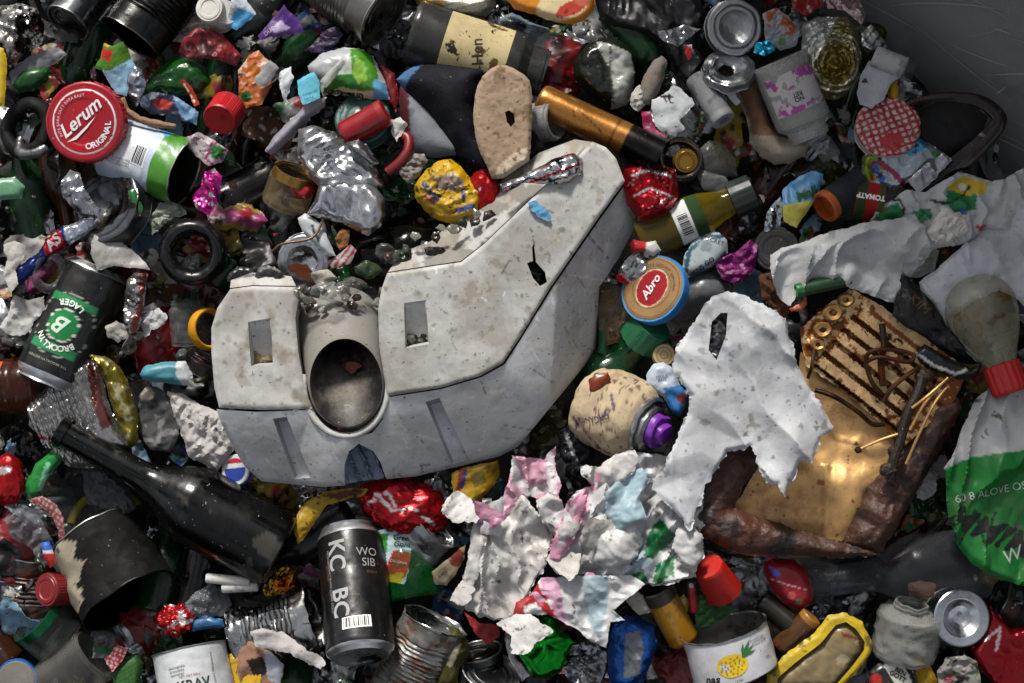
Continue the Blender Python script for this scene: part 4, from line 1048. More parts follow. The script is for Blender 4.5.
# spray can
def spray():
    a, b, L = dims((600, 408, -4), (650, 428, 40)); a = pt(590, 402, -10); b = pt(656, 431, 34); L = (b - a).length; M = axis(a, b)
    t = thing('spray_can', 'tan paper-wrapped spray can with a purple nozzle', 'spray can', M); R = 41
    cr = crusher(2.6, 26, 41)
    m = MB(); lathe(m, [(.2, -6), (R * .5, -5), (R * .8, -1), (R * .96, 4), (R, 12), (R, L * .5), (R * .97, L * .66), (R * .84, L * .80), (R * .74, L * .84)], 'paper', 'b3a083', 72, 1.5,
       [('blot', 18, .38, 5, '9a8568'), ('blot', 8, .56, 7, '5a3d4e'), ('line', [(-16, 40), (-4, 50), (8, 42)], 1.2, '4a3a5a'), ('vein', 26, .012, 12, '6c5a48')], R)
    write_cyl(m, 'ORGANIC', 8, R, 18, 34, '4a3556', rot=-60); m.map(cr).build('can_body', t)
    m = MB(); lathe(m, [(R * .74, L * .82), (R * .76, L * .88), (R * .7, L * .91), (R * .6, L * .86), (R * .56, L * .95), (R * .46, L * .97), (R * .4, L * .93), (.2, L * .93)], 'steel', '9b9c9c', 64, 1.5); vc = m.map(cr).build('valve_cup', t)
    m = MB(); lathe(m, [(R * .42, L * .92), (R * .43, L * 1.04), (R * .4, L * 1.07), (R * .28, L * 1.07), (R * .26, L * 1.14), (R * .22, L * 1.16), (.2, L * 1.16)], 'plastic', '6a2390', 48, 1.5); m.map(cr).build('nozzle', vc)
spray()

# --- lids
def lerum(m, R):
    # lettering of the lid as the photo shows it, the name written on a rising slant
    write_flat(m, 'Lerum', 19, -4, 4, 40, 'd9d4d6', shear=.3, bold=.35, z=1.3)
    V = np.array([(x, y, 1.3) for x, y in [(-18, -20), (-9, -14), (2, -4), (12, 6), (3, -6), (-8, -17)]]); m.add(V, [(0, 1, 2, 5), (5, 2, 3, 4)], 'tin', 'd9d4d6', False)
    write_arc(m, 'ORIGINAL', 8.4, 24.5, -42, 'd9d4d6', bold=.25, inward=True, z=1.3)
    write_arc(m, 'INTE BARA SAFT BARA BAST', 4.2, 26.5, 150, 'd0b8bc', z=1.3)
lid('bright red Lerum ORIGINAL jar lid at the left', 84.5, 122, 22, 40, (-.10, -.08), 12, '9c1020', 'tin', name='lid', writes=lerum, step=.9,
    stamps=[('blot', 30, .3, 7, '8e0e1c'), ('blot', 3.2, .66, 4, '5e1418'), ('ring', 0, 0, 31.2, 32.6, 'd4cccd'), ('ring', 0, 0, 36.5, 38, '7c0c18')], knurl=60, crush=crusher(.35, 30, 3))
def nara(m, R):
    write_flat(m, 'Abro', 12.5, -1, 0, 82, 'd6c4c2', shear=.3, bold=.3, z=1.3)
    write_arc(m, 'SEDAN 1856  GOD MAT  BRA SMAK', 4.2, 24.5, 90, '57452e', z=1.3)
lid('brown paper-topped lid with bright blue rim and red oval emblem', 652, 288, 26, 33, (-.62, .36), 12, '8a6c46', 'paper', name='lid', steps=False, rim='2c78b4', writes=nara, step=.9,
    stamps=[('ring', 0, 0, 29.5, 30.6, '5d4a30'), ('ell', 0, 0, 17.2, 20.2, 0, 'b8a48a'), ('ell', 0, 0, 16, 19, 0, '8c1420'), ('ring', 0, 0, 20.8, 21.3, '5d4a30')], roll=-20, crush=crusher(.6, 24, 4))
lid('ringed silver tin lid at the top right of the middle', 735, 27, 10, 28, (.1, -.05), 14, 'a0a2a3', 'steel', name='lid', stamps=[('ring', 0, 0, 20.5, 22, '55565a')], crush=crusher(.8, 20, 5))
lid('silver can bottom with a rusty brown glass chip in it above the pipe', 303, 261, 22, 26, (-.05, -.15), 22, 'b6b8ba', 'steel', name='can_end', cat='can', steps=True, stamps=None, crush=crusher(1.2, 18, 6))
sheet('glass_chip', 'rusty brown glass chip lying in the silver can bottom', 'glass shard', [(286, 268), (296, 262), (308, 265), (316, 276), (312, 282), (298, 276)], 27, 'dglass', '4a2208', amp=.5, wl=10, step=2, thick=1.5)
lid('red ribbed bottle cap beside the blue wrapper, upper left', 219, 120, 16, 17, (-.3, -.75), 26, 'a01018', 'plastic', name='cap', steps=False, knurl=44, stamps=[('blot', 9, .4, 2, '7a0c12')])
lid('dull red screw cap at the lower left', 46, 590, 4, 17, (-.72, .05), 34, '6c1218', 'plastic', name='cap', steps=True, knurl=40, stamps=[('ring', 0, 0, 9, 10, '8f3030')])
lid('red and white checked jam lid at the right by the container wall', 888, 126, 20, 32, (-.1, .35), 13, 'b9aca4', 'tin', name='lid', steps=False, stamps=[('gingham', 20, 6.6, '8f1c28'), ('poly', [(-8, -24), (8, -28), (16, -14), (4, -6), (-8, -12)], 'a01020'), ('vein', 20, .01, 4, '5a5048')], crush=crusher(1.5, 24, 7, flat=1))
lid('dark teal dome cap with a white dot behind the red roll', 362, 118, 8, 28, (-.1, .35), 14, '1b4a44', 'plastic', name='cap', steps=True, stamps=[('circ', -4, 6, 3.4, 'c8ccc8'), ('ring', 0, 0, 22, 23, '4a7068')])
lid('black rubbery screw lid left of the white carrier bag', 776, 249, 14, 23, (-.25, .1), 12, '17181a', 'rubber', name='lid', stamps=[('ring', 0, 0, 14, 15, '2c2e30')], knurl=50)
lid('small gold cap inside a dark glass ring', 686, 161, 12, 12, (0, -.1), 8, '94702e', 'metin', name='cap', stamps=[('ring', 0, 0, 8, 8.6, '5c431a')])
lid('pale round cork cap above the blue and white scrap', 664, 355, 16, 11, (0, 0), 9, 'b39c74', 'matte', name='cap', steps=False, stamps=[('ring', 0, 0, 7, 8, '8a7450'), ('ring', 0, 0, 3, 4, '8a7450')])
lid('white plastic cap at the top edge beside the blue scrap', 209, 8, 16, 14, (-.15, .1), 20, 'bdbbb4', 'matte', name='cap', steps=True)
lid('second white cap behind the first at the top edge', 226, 12, 8, 13, (.4, .2), 24, 'b4b3ae', 'matte', name='cap', steps=False)
lid('small red and blue soda cap left of the champagne bottle base', 235, 470, 2, 16, (-.4, .1), 6, '1a3a8c', 'tin', name='cap', steps=False, stamps=[('box', -20, 4, 20, 20, 'a51a22'), ('poly', [(-16, 0), (16, 4), (16, 8), (-16, 5)], 'c8c8c8'), ('ring', 0, 0, 12.5, 16, 'c8c8c8')])
lid('yellow lid cut off by the bottom edge', 238, 676, -2, 24, (-.1, .2), 9, 'b08c12', 'plastic', name='lid', writes=lambda m, R: write_flat(m, '12:06\n10:41', 6, 4, 6, -8, '4a3d10', z=1.2))
lid('bright blue rimmed lid at the bottom left corner', 16, 680, -4, 19, (0, .1), 9, '6e6a64', 'matte', name='lid', rim='1c5a9c', steps=False)
lid('dark steel tin lid tilted in the upper left beside the foil paper', 104, 205, 4, 42, (-.55, .4), 22, '5e6064', 'steel', name='lid', stamps=[('ring', 0, 0, 33, 35, '3a3b3d'), ('blot', 18, .3, 3, '2e2a26')], crush=crusher(2, 40, 8))
lid('squashed can top with ring pull below the silver tin lid', 729, 67, 14, 27, (0, .9), 9, '9c9ea0', 'steel', name='can_end', cat='can', crush=crusher(2.5, 22, 9), stamps=[('ell', -2, 2, 8, 7, 0, '1a1816')])

def ring_thing(name, label, cat, px, py, z, R, r, n, mat, col, sq=1.0, crush=None, a0=0, a1=360, group=None, flat=1):
    M = disc_axis(px, py, z, *n); mb = MB()
    a = np.radians(np.linspace(a0, a1, 80, endpoint=(a1 - a0 < 359))); b = np.linspace(0, 2 * PI, 14, endpoint=False)
    A, B = np.meshgrid(a, b, indexing='ij')
    V = np.stack([(R + r * np.cos(B)) * np.cos(A) * sq, (R + r * np.cos(B)) * np.sin(A), flat * r * np.sin(B)], 2)
    if a1 - a0 > 359: V = np.concatenate([V, V[:1]])
    mb.add(V.reshape(-1, 3), gridF(14, V.shape[0]), mat, col); o = mb.map(crush or ident).build(name, None, M); tag(o, label, cat, group); HEROES.append(o); return o
ring_thing('rubber_ring', 'thick black wet rubber ring lying left of the grey foot', 'ring', 193, 252, 8, 25.5, 8.5, (0, -.1), 'dglass', '0d0d0e', crush=crusher(.8, 14, 3), flat=1.6)
wad('glass_lump', 'grey cracked glass lump inside the black rubber ring', 'glass shard', 190, 266, -4, (13, 9, 6), 'dglass', '5c5c58', A=4, wl=7, rot=45, sub=4, flat=True)
ring_thing('bottle_ring', 'dark glass ring around the small gold cap', 'ring', 680, 160, 6, 20, 3.5, (.1, .2), 'dglass', '1c1c1a', flat=2)
ring_thing('yellow_ring', 'yellow cardboard ring at the left end of the grey foot', 'ring', 208, 329, -6, 19, 2.6, (.9, .1), 'matte', 'b87f12', flat=2.5)
ring_thing('black_ring', 'black plastic ring with chrome glint at the left below the red lid', 'ring', 28, 128, -12, 25, 8, (-.3, .2), 'matte', '060606', sq=.9, crush=crusher(2, 26, 13))
ring_thing('chrome_spoonlike_ring', 'curved chrome rim in front of the black ring at the left', 'ring', 36, 142, -2, 18, 5, (-.4, .9), 'steel', '77787a', a0=170, a1=330, crush=crusher(2, 20, 14))
ring_thing('clear_ring', 'clear glass ring bottom below the blue and red wrapper', 'ring', 49, 272, 4, 17, 5, (.45, -.15), 'clear', '8d9296', sq=.8, flat=1.4)
ring_thing('olive_ring', 'curved olive plate rim behind the dark pot-like tin', 'ring', 108, 530, -30, 38, 5, (0, .2), 'matte', '6c6114', a0=40, a1=170)
def strap():
    pts = [(905, 106, 8), (915, 101, 12), (945, 97, 18), (975, 100, 22), (993, 110, 24), (999, 122, 24), (985, 140, 20), (965, 158, 16), (945, 175, 10), (920, 196, 2)]
    P = [pt(*p) for p in pts]; c = pt(955, 135, 0); path = smooth_path([p - c for p in P], 8); m = MB()
    V = []; 
    for i, p in enumerate(path):
        t_ = (path[min(i + 1, len(path) - 1)] - path[max(i - 1, 0)]).normalized(); n = Vector((t_.y, -t_.x, 0)).normalized()
        wd = 3.5 + 6 * min(1, i / 60)
        for (u, v) in ((-wd, 2), (-wd * .5, 5), (wd * .3, 5.5), (wd, 3), (wd, -3), (-wd, -3)): V.append(tuple(p + n * u + Vector((0, 0, v))))
    V = np.array(V); V += .5 * crumple(V, 24, 8)[:, None]; m.add(V, gridF(6, len(path)), 'dglass', paint(V[:, :2], '1c110d', [('vein', 26, .012, 6, '8d8478')]))
    o = m.build('handle_loop', None, Matrix.Translation(c)); tag(o, 'worn dark brown leather handle loop against the container wall', 'handle'); HEROES.append(o)
strap()

# --- the navy plug roll
def roll():
    a = pt(410, 112, -6); b = pt(486, 124, 30); c0 = pt(450, 118, 0)
    t = thing('fibre_roll', 'navy wrapped roll with a tan fibreboard end and a hole in it', 'roll', Matrix.Translation(c0))
    m = MB(); sheet_mb(m, [(394, 75), (408, 64), (422, 58), (455, 57), (492, 62), (484, 80), (480, 105), (484, 130), (494, 150), (501, 179), (485, 177), (468, 167), (456, 150), (440, 126), (424, 106), (408, 92)], 40, 'matte', '0b0d16',
             [('blot', 34, .46, 5, '161c2e'), ('poly', [(388, 78), (408, 60), (424, 55), (414, 68), (402, 86)], '3f6388')], amp=1, wl=22, dome=34, edge=36, cen=c0, step=2.2)
    sheet_mb(m, [(528, 120), (536, 132), (546, 148), (536, 160), (522, 172), (508, 178), (514, 160), (526, 146)], 30, 'matte', '0c0f1a', amp=1, dome=12, edge=12, cen=c0, step=2.2); m.build('wrap', t)
    m = MB(); sheet_mb(m, [(399, 82), (410, 90), (425, 104), (442, 124), (458, 146), (455, 154), (430, 157), (414, 151), (404, 130), (398, 100)], 22, 'paper', '74777e', [('blot', 18, .35, 4, '5a5e68'), ('poly', [(396, 80), (408, 88), (410, 150), (398, 130)], '4a1a22')], amp=1, wl=30, dome=18, edge=22, cen=c0, step=2.5); m.build('inner_paper', t)
    m = MB(); end = [(474, 104), (475, 94), (478, 84), (483, 75), (490, 68), (498, 65), (507, 65), (516, 69), (524, 74), (530, 80), (532, 96), (532, 120), (531, 146), (529, 160), (517, 168), (503, 178), (492, 178), (488, 168), (483, 158), (478, 147), (475, 134), (473, 117)]
    sheet_mb(m, end, 46, 'stone', '95816c', [('poly', [(532, 145), (530, 162), (500, 180), (494, 174), (500, 164), (515, 152)], 'b7a893'), ('blot', 14, .44, 4, '7c6852'), ('blot', 5, .5, 7, '6a543f')], amp=.9, wl=10, dome=5, edge=5, holes=[[(505, 112), (509, 110), (514, 114), (515, 122), (511, 127), (507, 122)]], cen=c0, step=2, thick=7, jag=.5); m.build('end_plug', t)
    m = MB(); sheet_mb(m, [(500, 106), (520, 106), (520, 132), (500, 132)], 34, 'soil', '2a1d14', amp=1, wl=8, cen=c0); m.build('hole_bottom', t)
roll()
# --- battery with orange ring, tubes
def capped_tube(name, label, cat, p0, p1, R, col, mat, endcol, endmat='plastic', bore=None, ring=0.12):
    a, b, L = dims(p0, p1); M = axis(a, b); t = thing(name, label, cat, M)
    m = MB(); lathe(m, [(.2, 0), (R * .9, 0), (R, 2), (R, L * (1 - ring))], mat, col, 48, 2.5, [('blot', 10, .48, int(p0[0]), tuple(np.array(C(col)) * .6))]); m.build('tube_wall', t)
    m = MB(); bo = bore or .01
    lathe(m, [(R * 1.02, L * (1 - ring) - 1), (R * 1.02, L - 1), (R * .95, L), (max(R * bo, .2), L)] + ([(R * bo, L - 10), (.2, L - 10)] if bore else []), endmat, endcol, 48, 2); m.build('tube_end', t)
    return t
capped_tube('battery_tube', 'dark grey tube with an orange end ring at the right', 'tube', (862, 182, 4), (824, 208, 26), 16, '23262a', 'matte', '9c4a18', bore=.8)
capped_tube('pipe_offcut', 'grey plastic pipe offcut at the upper right middle', 'pipe', (696, 78, 0), (724, 121, 22), 12, '77787a', 'matte', '8a8b8c', bore=.45)
capped_tube('paper_tube', 'white tube with a clear end pointing at the container wall', 'tube', (874, 56, 12), (914, 72, 20), 11, 'a9a9a6', 'paper', '5d625f', endmat='clear', ring=.22)
capped_tube('red_roll', 'shiny dark red roll in front of the teal cap', 'roll', (344, 136, 16), (386, 112, 22), 14, '7c0e14', 'tin', '8a1a1c', 'tin')
capped_tube('yellow_cylinder', 'scuffed mustard-yellow cylinder with dark end below the green leaves', 'cylinder', (684, 640, 2), (656, 588, 18), 16, '8d6410', 'tin', '1f1a12', bore=.85, ring=.2)
capped_tube('red_lighter', 'small red lighter above the pineapple tin', 'lighter', (694, 612, 10), (691, 582, 14), 4.5, 'a3161e', 'plastic', '9a9a9a', 'steel')
capped_tube('cigarette_filter', 'white paper roll lying right of the dark pot-like tin', 'paper roll', (206, 578, 12), (250, 582, 12), 5, 'c4c1bc', 'paper', 'b3b0aa', 'paper')
capped_tube('cigarette_filter', 'second white paper roll just below the first one', 'paper roll', (222, 588, 10), (258, 586, 10), 5.2, 'bebbb6', 'paper', 'aaa7a0', 'paper')
capped_tube('green_tube', 'rolled dark green tube at the lower edge of the white carrier bag', 'tube', (850, 279, 36), (796, 291, 40), 7, '0f3a1c', 'tin', '14602c', bore=.7)
capped_tube('amber_vial', 'orange and black ribbed vial at the lower right', 'vial', (780, 648, -8), (812, 616, 2), 11, '4a2c10', 'tin', '8a5a1c')
capped_tube('amber_vial', 'second ribbed dark vial left of the orange one', 'vial', (762, 600, -16), (800, 632, -6), 12, '1c1810', 'tin', '3c2c14')
capped_tube('clear_neck', 'clear bottle neck end at the bottom of the container wall items', 'bottle neck', (820, 140, 4), (832, 158, 8), 10, '8d9490', 'clear', '8d9490', 'clear', bore=.7)
# red cup
def cup():
    a, b, L = dims((724, 592, 6), (708, 566, 30)); M = axis(a, b); t = thing('red_cup', 'bright red plastic cup piece above the pineapple tin', 'cup', M)
    m = MB(); lathe(m, [(.2, L), (15, L), (16, L - 2), (20, 2), (18.5, 2), (14, L - 3)], 'plastic', 'a8180f', 10, 3, smooth=False); m.build('cup_wall', t)
cup()
# cans as crushed wads
sheet('crushed_can', 'red crumpled foil can by the upper right end of the grey foot', 'can', [(623, 166), (640, 160), (660, 162), (676, 168), (680, 190), (676, 206), (660, 216), (640, 220), (630, 206), (624, 188)], 30, 'metin', 'a0101a', [('line', [(632, 176), (650, 170), (670, 176)], 1.4, 'cfcaca'), ('line', [(634, 196), (650, 188), (672, 196)], 1, 'cfcaca'), ('vein', 12, .03, 4, 'c9a0a0')], amp=5, wl=20, dome=16, edge=12, step=1.5, gain=.6, sharp=28)
def pcan(label, px, py, z, r, col, stamps, A=7, wl=26, rot=0, mat='metin', name='crushed_can', cat='can', sub=5, sq=1, flat=False, group=None):
    return wad(name, label, cat, px, py, z, r, mat, col, stamps, A, wl, rot, sub, flat, group, sq=sq)
sheet('crushed_can', 'crushed red can side with blue marks just right of the pineapple tin', 'can', [(765, 566), (772, 559), (796, 561), (808, 572), (815, 590), (813, 604), (803, 611), (788, 607), (776, 594), (768, 580)], 8, 'tin', '8c1420', [('poly', [(770, 566), (778, 570), (782, 576), (774, 576)], '3f5fc0'), ('circ', 792, 596, 4, 'b84a4a'), ('line', [(772, 580), (806, 590)], .6, 'c9a0a0'), ('box', 796, 600, 802, 605, '2f7a5a')], amp=2, wl=30, dome=14, edge=12, step=1.8)
pcan('red crushed can below the dark pot-like tin', 174, 620, -4, (20, 15, 12), 'b01c20', [('blot', 8, .45, 3, 'c9c4c2')], A=5, wl=12)
pcan('red crushed can at the left edge with a white emblem', 8, 480, -2, (17, 26, 14), 'a8141a', [('ell', -2, 10, 9, 4, 10, 'b9b0ae')], A=3, wl=20)
pcan('red dented can side behind the yellow crushed wrapper', 484, 192, 22, (16, 21, 12), 'a31018', [('circ', -4, 2, 1.4, 'd8c8c8')], A=3, wl=20)
# ================================================================== WRAPPERS, FOIL AND SCRAPS
sheet('crumpled_foil', 'crumpled silver foil pouch, the upper lump of two above the can bottom', 'foil', [(297, 128), (312, 124), (335, 132), (350, 140), (362, 152), (376, 168), (384, 186), (372, 190), (340, 192), (318, 186), (304, 172), (296, 152)], 34, 'foil', 'bcbdbf', amp=10, wl=42, dome=12, edge=12, step=1.4, jag=.6, gain=.6, curl=10)
sheet('crumpled_foil', 'smoother silver foil pouch below the crumpled one, above the can bottom', 'foil', [(318, 184), (335, 176), (355, 180), (372, 182), (384, 198), (385, 214), (380, 226), (368, 236), (356, 230), (340, 222), (322, 218), (306, 214), (314, 200)], 36, 'foil', 'b4b5b8', amp=6, wl=60, dome=10, edge=10, step=1.6, jag=.4, curl=10)
sheet('foil_cone', 'small silver foil cone at the right of the upper foil lump', 'foil', [(345, 142), (358, 138), (368, 146), (378, 162), (372, 168), (352, 156)], 46, 'foil', '8d8f92', amp=2, wl=14, dome=10, edge=9, step=1.8)
sheet('foil_tray', 'flattened ribbed silver foil tray at the left above the champagne bottle', 'foil tray', [(88, 358), (100, 372), (106, 400), (118, 430), (128, 446), (112, 452), (98, 468), (70, 468), (46, 450), (28, 425), (25, 408), (40, 392), (60, 372)], 10, 'foil', 'aaa8a6',
      [('poly', [(86, 362), (98, 372), (102, 400), (112, 425), (102, 430), (92, 400)], '7c4a4a')], amp=4, wl=60, dome=8, edge=10, step=1.5, zfun=lambda P: 1.2 * np.sin((P[:, 0] * .93 + P[:, 1] * -.35) * 2 * PI / 5.2) * (P[:, 0] < 96))
sheet('lacquered_tin', 'gold-lacquered inner rim beside the ribbed foil tray', 'tin rim', [(88, 355), (104, 356), (118, 366), (128, 384), (136, 415), (137, 446), (128, 448), (118, 430), (110, 404), (102, 378)], 14, 'metin', '6e6220', [('blot', 10, .3, 4, 'a09a70')], amp=5, wl=22, dome=8, edge=8, step=2)
sheet('yellow_can_wrapper', 'yellow printed crushed wrapper with blue marks above the grey foot', 'wrapper', [(414, 184), (424, 170), (438, 160), (450, 158), (462, 166), (470, 178), (486, 186), (483, 206), (476, 218), (455, 223), (438, 220), (424, 210), (414, 196)], 34, 'film', 'c29a10',
      [('poly', [(434, 178), (452, 172), (466, 182), (458, 192), (440, 190)], '8c7a68'), ('line', [(424, 184), (436, 200)], 2.6, '26345e'), ('line', [(463, 190), (464, 200)], 2.4, '26345e'), ('line', [(458, 211), (472, 206)], 2.6, '3a4a8a'), ('line', [(426, 196), (434, 202)], 2, 'a03a3a'), ('blot', 8, .5, 4, '7d5f08'), ('vein', 14, .02, 5, '3a2c10')],
      amp=5, wl=16, dome=14, edge=10, step=1.8)
sheet('silver_wrapper', 'silver wrapper with red dots lying on the upper end of the grey foot', 'wrapper', [(500, 184), (520, 176), (540, 166), (556, 157), (574, 152), (583, 158), (582, 172), (568, 182), (548, 184), (526, 182), (504, 192)], 72, 'foil', 'b7b7b9',
      [('stripe', 70, 13, .22, 'a11a22'), ('poly', [(538, 158), (566, 156), (560, 164)], '1c2026')], amp=4, wl=18, dome=8, edge=8, step=1.8)
sheet('blue_scrap', 'bright blue sliver stuck on the grey foot', 'scrap', [(527, 202), (535, 202), (545, 208), (551, 217), (548, 222), (540, 217), (531, 210)], 66, 'paper', '5f98bd', amp=1.5, wl=8, step=1.6, jag=1.4)
sheet('green_sprig', 'green and white torn strip on the black bottle above the grey foot', 'scrap', [(414, 262), (424, 248), (438, 231), (446, 234), (448, 240), (434, 248), (424, 260), (419, 266)], 22, 'film', '2c4a12', [('line', [(420, 262), (432, 246), (446, 237)], 1.5, 'b7c0b8')], amp=2.5, wl=10, step=1.6)
def scrap(name, label, cat, poly, z, mat, col, stamps=None, amp=3, wl=14, dome=4, edge=7, step=1.8, **k):
    wl *= 1.7; k.setdefault('sharp', 30)
    if mat in ('film', 'paper', 'foil'): dome *= .45; edge *= .7; k.setdefault('curl', 9)
    return sheet(name, label, cat, poly, z, mat, col, stamps, amp=amp, wl=wl, dome=dome, edge=edge, step=step, **k)
# upper left
scrap('crushed_tin', 'shiny crumpled tin piece in the top left corner', 'foil', [(-4, 6), (16, 2), (36, 8), (44, 24), (40, 44), (24, 52), (12, 68), (2, 62), (-6, 40)], -4, 'foil', '9c9a94', [('blot', 12, .2, 4, '1c1a18')], amp=9, wl=16, dome=12)
scrap('yellow_strip', 'vertical yellow strip at the left edge', 'strip', [(-6, 46), (3, 48), (6, 60), (5, 92), (3, 106), (-6, 104)], 8, 'plastic', 'b79a14', amp=1)
scrap('grey_film', 'grey crinkled film under the top left tin', 'plastic film', [(8, 72), (30, 56), (58, 46), (66, 54), (48, 66), (26, 76), (12, 84)], -14, 'film', '77777c')
scrap('green_glass', 'dark green glass bottle bottom left of the carton scrap', 'glass shard', [(10, 82), (18, 68), (34, 64), (48, 68), (46, 80), (32, 90), (16, 92)], -10, 'dglass', '15401a', amp=1.5, wl=20, dome=9, edge=12)
scrap('carton_scrap', 'green and light blue carton scrap with red corner near the ribbed dark tin', 'carton', [(104, 43), (112, 46), (124, 42), (130, 56), (136, 68), (130, 80), (126, 96), (116, 94), (108, 82), (102, 70), (94, 68), (100, 58)], 10, 'paper', '87acc4',
      [('poly', [(92, 40), (134, 40), (132, 58), (112, 70), (92, 72)], '3f6a1e'), ('poly', [(102, 48), (114, 52), (110, 62), (101, 58)], 'a82a1a'), ('poly', [(103, 43), (112, 44), (108, 49)], 'b8932a')], amp=2)
scrap('white_foil_scrap', 'wrinkled whitish foil strip right of the carton scrap', 'foil', [(130, 60), (142, 70), (146, 84), (140, 100), (134, 108), (128, 92), (126, 76)], 6, 'foil', '9ba0ad', amp=4, wl=9)
scrap('green_glass', 'faceted dark green broken glass below the ribbed dark tin', 'glass shard', [(142, 86), (150, 72), (168, 60), (186, 56), (204, 66), (210, 80), (200, 92), (178, 96), (160, 92), (144, 96)], 0, 'dglass', '123c12', amp=5, wl=18, dome=10, edge=14, flat=False)
scrap('berry_label', 'glossy raspberry red label lump near the top left', 'label', [(178, 52), (184, 38), (196, 28), (212, 28), (228, 40), (240, 54), (236, 66), (220, 60), (202, 58), (188, 60)], 6, 'film', '7a1a22', [('blot', 7, .45, 4, 'a06a6c'), ('blot', 14, .4, 6, '3a0c10')], amp=4, wl=10, dome=8)
scrap('blue_wrapper', 'dark blue wrapper with small red patch and light blue crinkle', 'wrapper', [(140, 96), (152, 92), (172, 94), (182, 100), (198, 112), (196, 124), (182, 120), (166, 114), (150, 114), (141, 106)], 10, 'film', '18243f', [('poly', [(152, 102), (160, 98), (172, 102), (168, 110), (156, 108)], 'a82020'), ('poly', [(172, 94), (184, 98), (200, 112), (196, 126), (180, 116)], '6f97bb')], amp=3, wl=8)
scrap('wood_sliver', 'curved brown cardboard sliver above the red lid', 'cardboard', [(119, 98), (124, 96), (128, 108), (140, 116), (158, 120), (176, 124), (174, 129), (154, 127), (136, 122), (122, 112)], 12, 'stone', '806650', amp=1, wl=10, dome=4, edge=4)
scrap('tape_strip', 'thin orange-red strip with white lettering above the red ribbed cap', 'strip', [(179, 80), (184, 79), (192, 88), (199, 104), (194, 106), (188, 94)], 14, 'paper', '8c2c1c', [('line', [(183, 83), (195, 103)], .5, 'd8c8b0')], amp=.6)
scrap('orange_wrapper', 'orange fruit-print wrapper right of the red ribbed cap', 'wrapper', [(238, 70), (248, 54), (258, 50), (270, 62), (272, 84), (262, 104), (246, 108), (238, 96)], 6, 'film', 'b5602a', [('blot', 9, .3, 4, 'c9a890'), ('circ', 246, 96, 6, '27601c'), ('circ', 255, 72, 7, 'c06a14')], amp=4, wl=12, dome=6)
scrap('pink_foil', 'hot pink and silver foil scrap beside the open label tin', 'foil', [(204, 172), (214, 168), (222, 176), (220, 190), (216, 204), (208, 216), (196, 208), (192, 196), (200, 186)], 14, 'foil', 'b02878', [('blot', 6, .35, 6, 'c8c8cc'), ('circ', 220, 198, 4, '243a9c')], amp=4, wl=8)
scrap('pink_foil', 'pink and white flower-print foil scrap above the open label tin', 'foil', [(186, 138), (198, 132), (214, 140), (228, 150), (222, 162), (208, 166), (196, 156), (188, 148)], 12, 'film', 'b9aeb0', [('blot', 8, .2, 4, '8a2060'), ('circ', 217, 152, 7, '1f6a22')], amp=4, wl=8)
scrap('blue_white_carton', 'light blue and white carton scrap at the top edge beside the white caps', 'carton', [(234, -6), (244, -4), (256, 14), (244, 24), (236, 30), (226, 24), (230, 10)], 10, 'paper', 'c0c8cc', [('poly', [(238, 8), (256, 14), (240, 32), (224, 26)], '4f9ccc')], amp=2)
scrap('purple_wrapper', 'purple triangular wrapper corner at the top', 'wrapper', [(284, 4), (288, 10), (300, 22), (304, 32), (290, 34), (274, 36), (262, 40), (258, 36), (270, 20)], 10, 'film', '4a2370', [('poly', [(280, 20), (290, 28), (276, 34), (270, 30)], 'b9a8c8')], amp=2, texts=[('DUO', 270, 31, 6, 35, 'b9a8c8')])
scrap('purple_wrapper', 'dark purple crumpled wrapper left of the big ringed tin', 'wrapper', [(312, 44), (322, 32), (336, 26), (344, 34), (334, 46), (318, 52), (304, 50)], 0, 'film', '2a1640', amp=4, wl=8)
# green giant tin
sheet('label_tin', 'foil topped tin wrapper with upside down Green Giant lettering', 'tin', [(306, 64), (320, 52), (340, 46), (358, 46), (372, 54), (384, 78), (389, 98), (372, 98), (352, 94), (336, 88), (322, 96), (318, 82), (310, 76)], 18, 'tin', 'b3b6ae',
      [('poly', [(300, 48), (340, 44), (352, 50), (340, 70), (322, 84), (306, 80)], '9a9c9e'), ('poly', [(350, 46), (370, 50), (378, 74), (376, 92), (362, 88), (352, 74)], '3f7a1c'), ('poly', [(326, 74), (352, 74), (366, 90), (350, 92), (322, 96)], '2a6a24'), ('poly', [(322, 92), (340, 86), (366, 92), (368, 102), (320, 102)], 'bfb98c'), ('poly', [(374, 78), (388, 84), (392, 102), (372, 100)], '5f9cc0'),
       ('poly', [(356, 58), (364, 62), (368, 80), (358, 84), (352, 72)], '78a03a')], amp=2.5, wl=30, dome=14, edge=14, step=1.7, texts=[('Green Giant', 343, 93, 8, 172, '26301c', .2, .3)])
scrap('cyan_card', 'light blue card scrap left of the Green Giant wrapper', 'card', [(297, 80), (314, 71), (320, 84), (320, 98), (304, 105), (298, 94)], 22, 'paper', '5fa8bd', amp=1.4, wl=20, texts=[('Kalorier 220', 310, 93, 3, 20, '2a5060'), ('Fett 4 g', 309, 98, 3, 20, '2a5060')])
scrap('grey_plastic_strip', 'long smooth grey plastic strip pointing up to the cyan card', 'plastic', [(264, 150), (274, 134), (292, 116), (312, 98), (326, 96), (324, 106), (304, 122), (286, 142), (270, 154)], 20, 'plastic', '7f7b84', [('blot', 16, .45, 3, '5a565c')], amp=2, wl=24, dome=9, edge=9)
scrap('white_label', 'small greyish label rectangle left of the cyan card', 'label', [(254, 78), (270, 60), (279, 68), (266, 86), (258, 86)], 16, 'paper', '9a9a9c', amp=1)
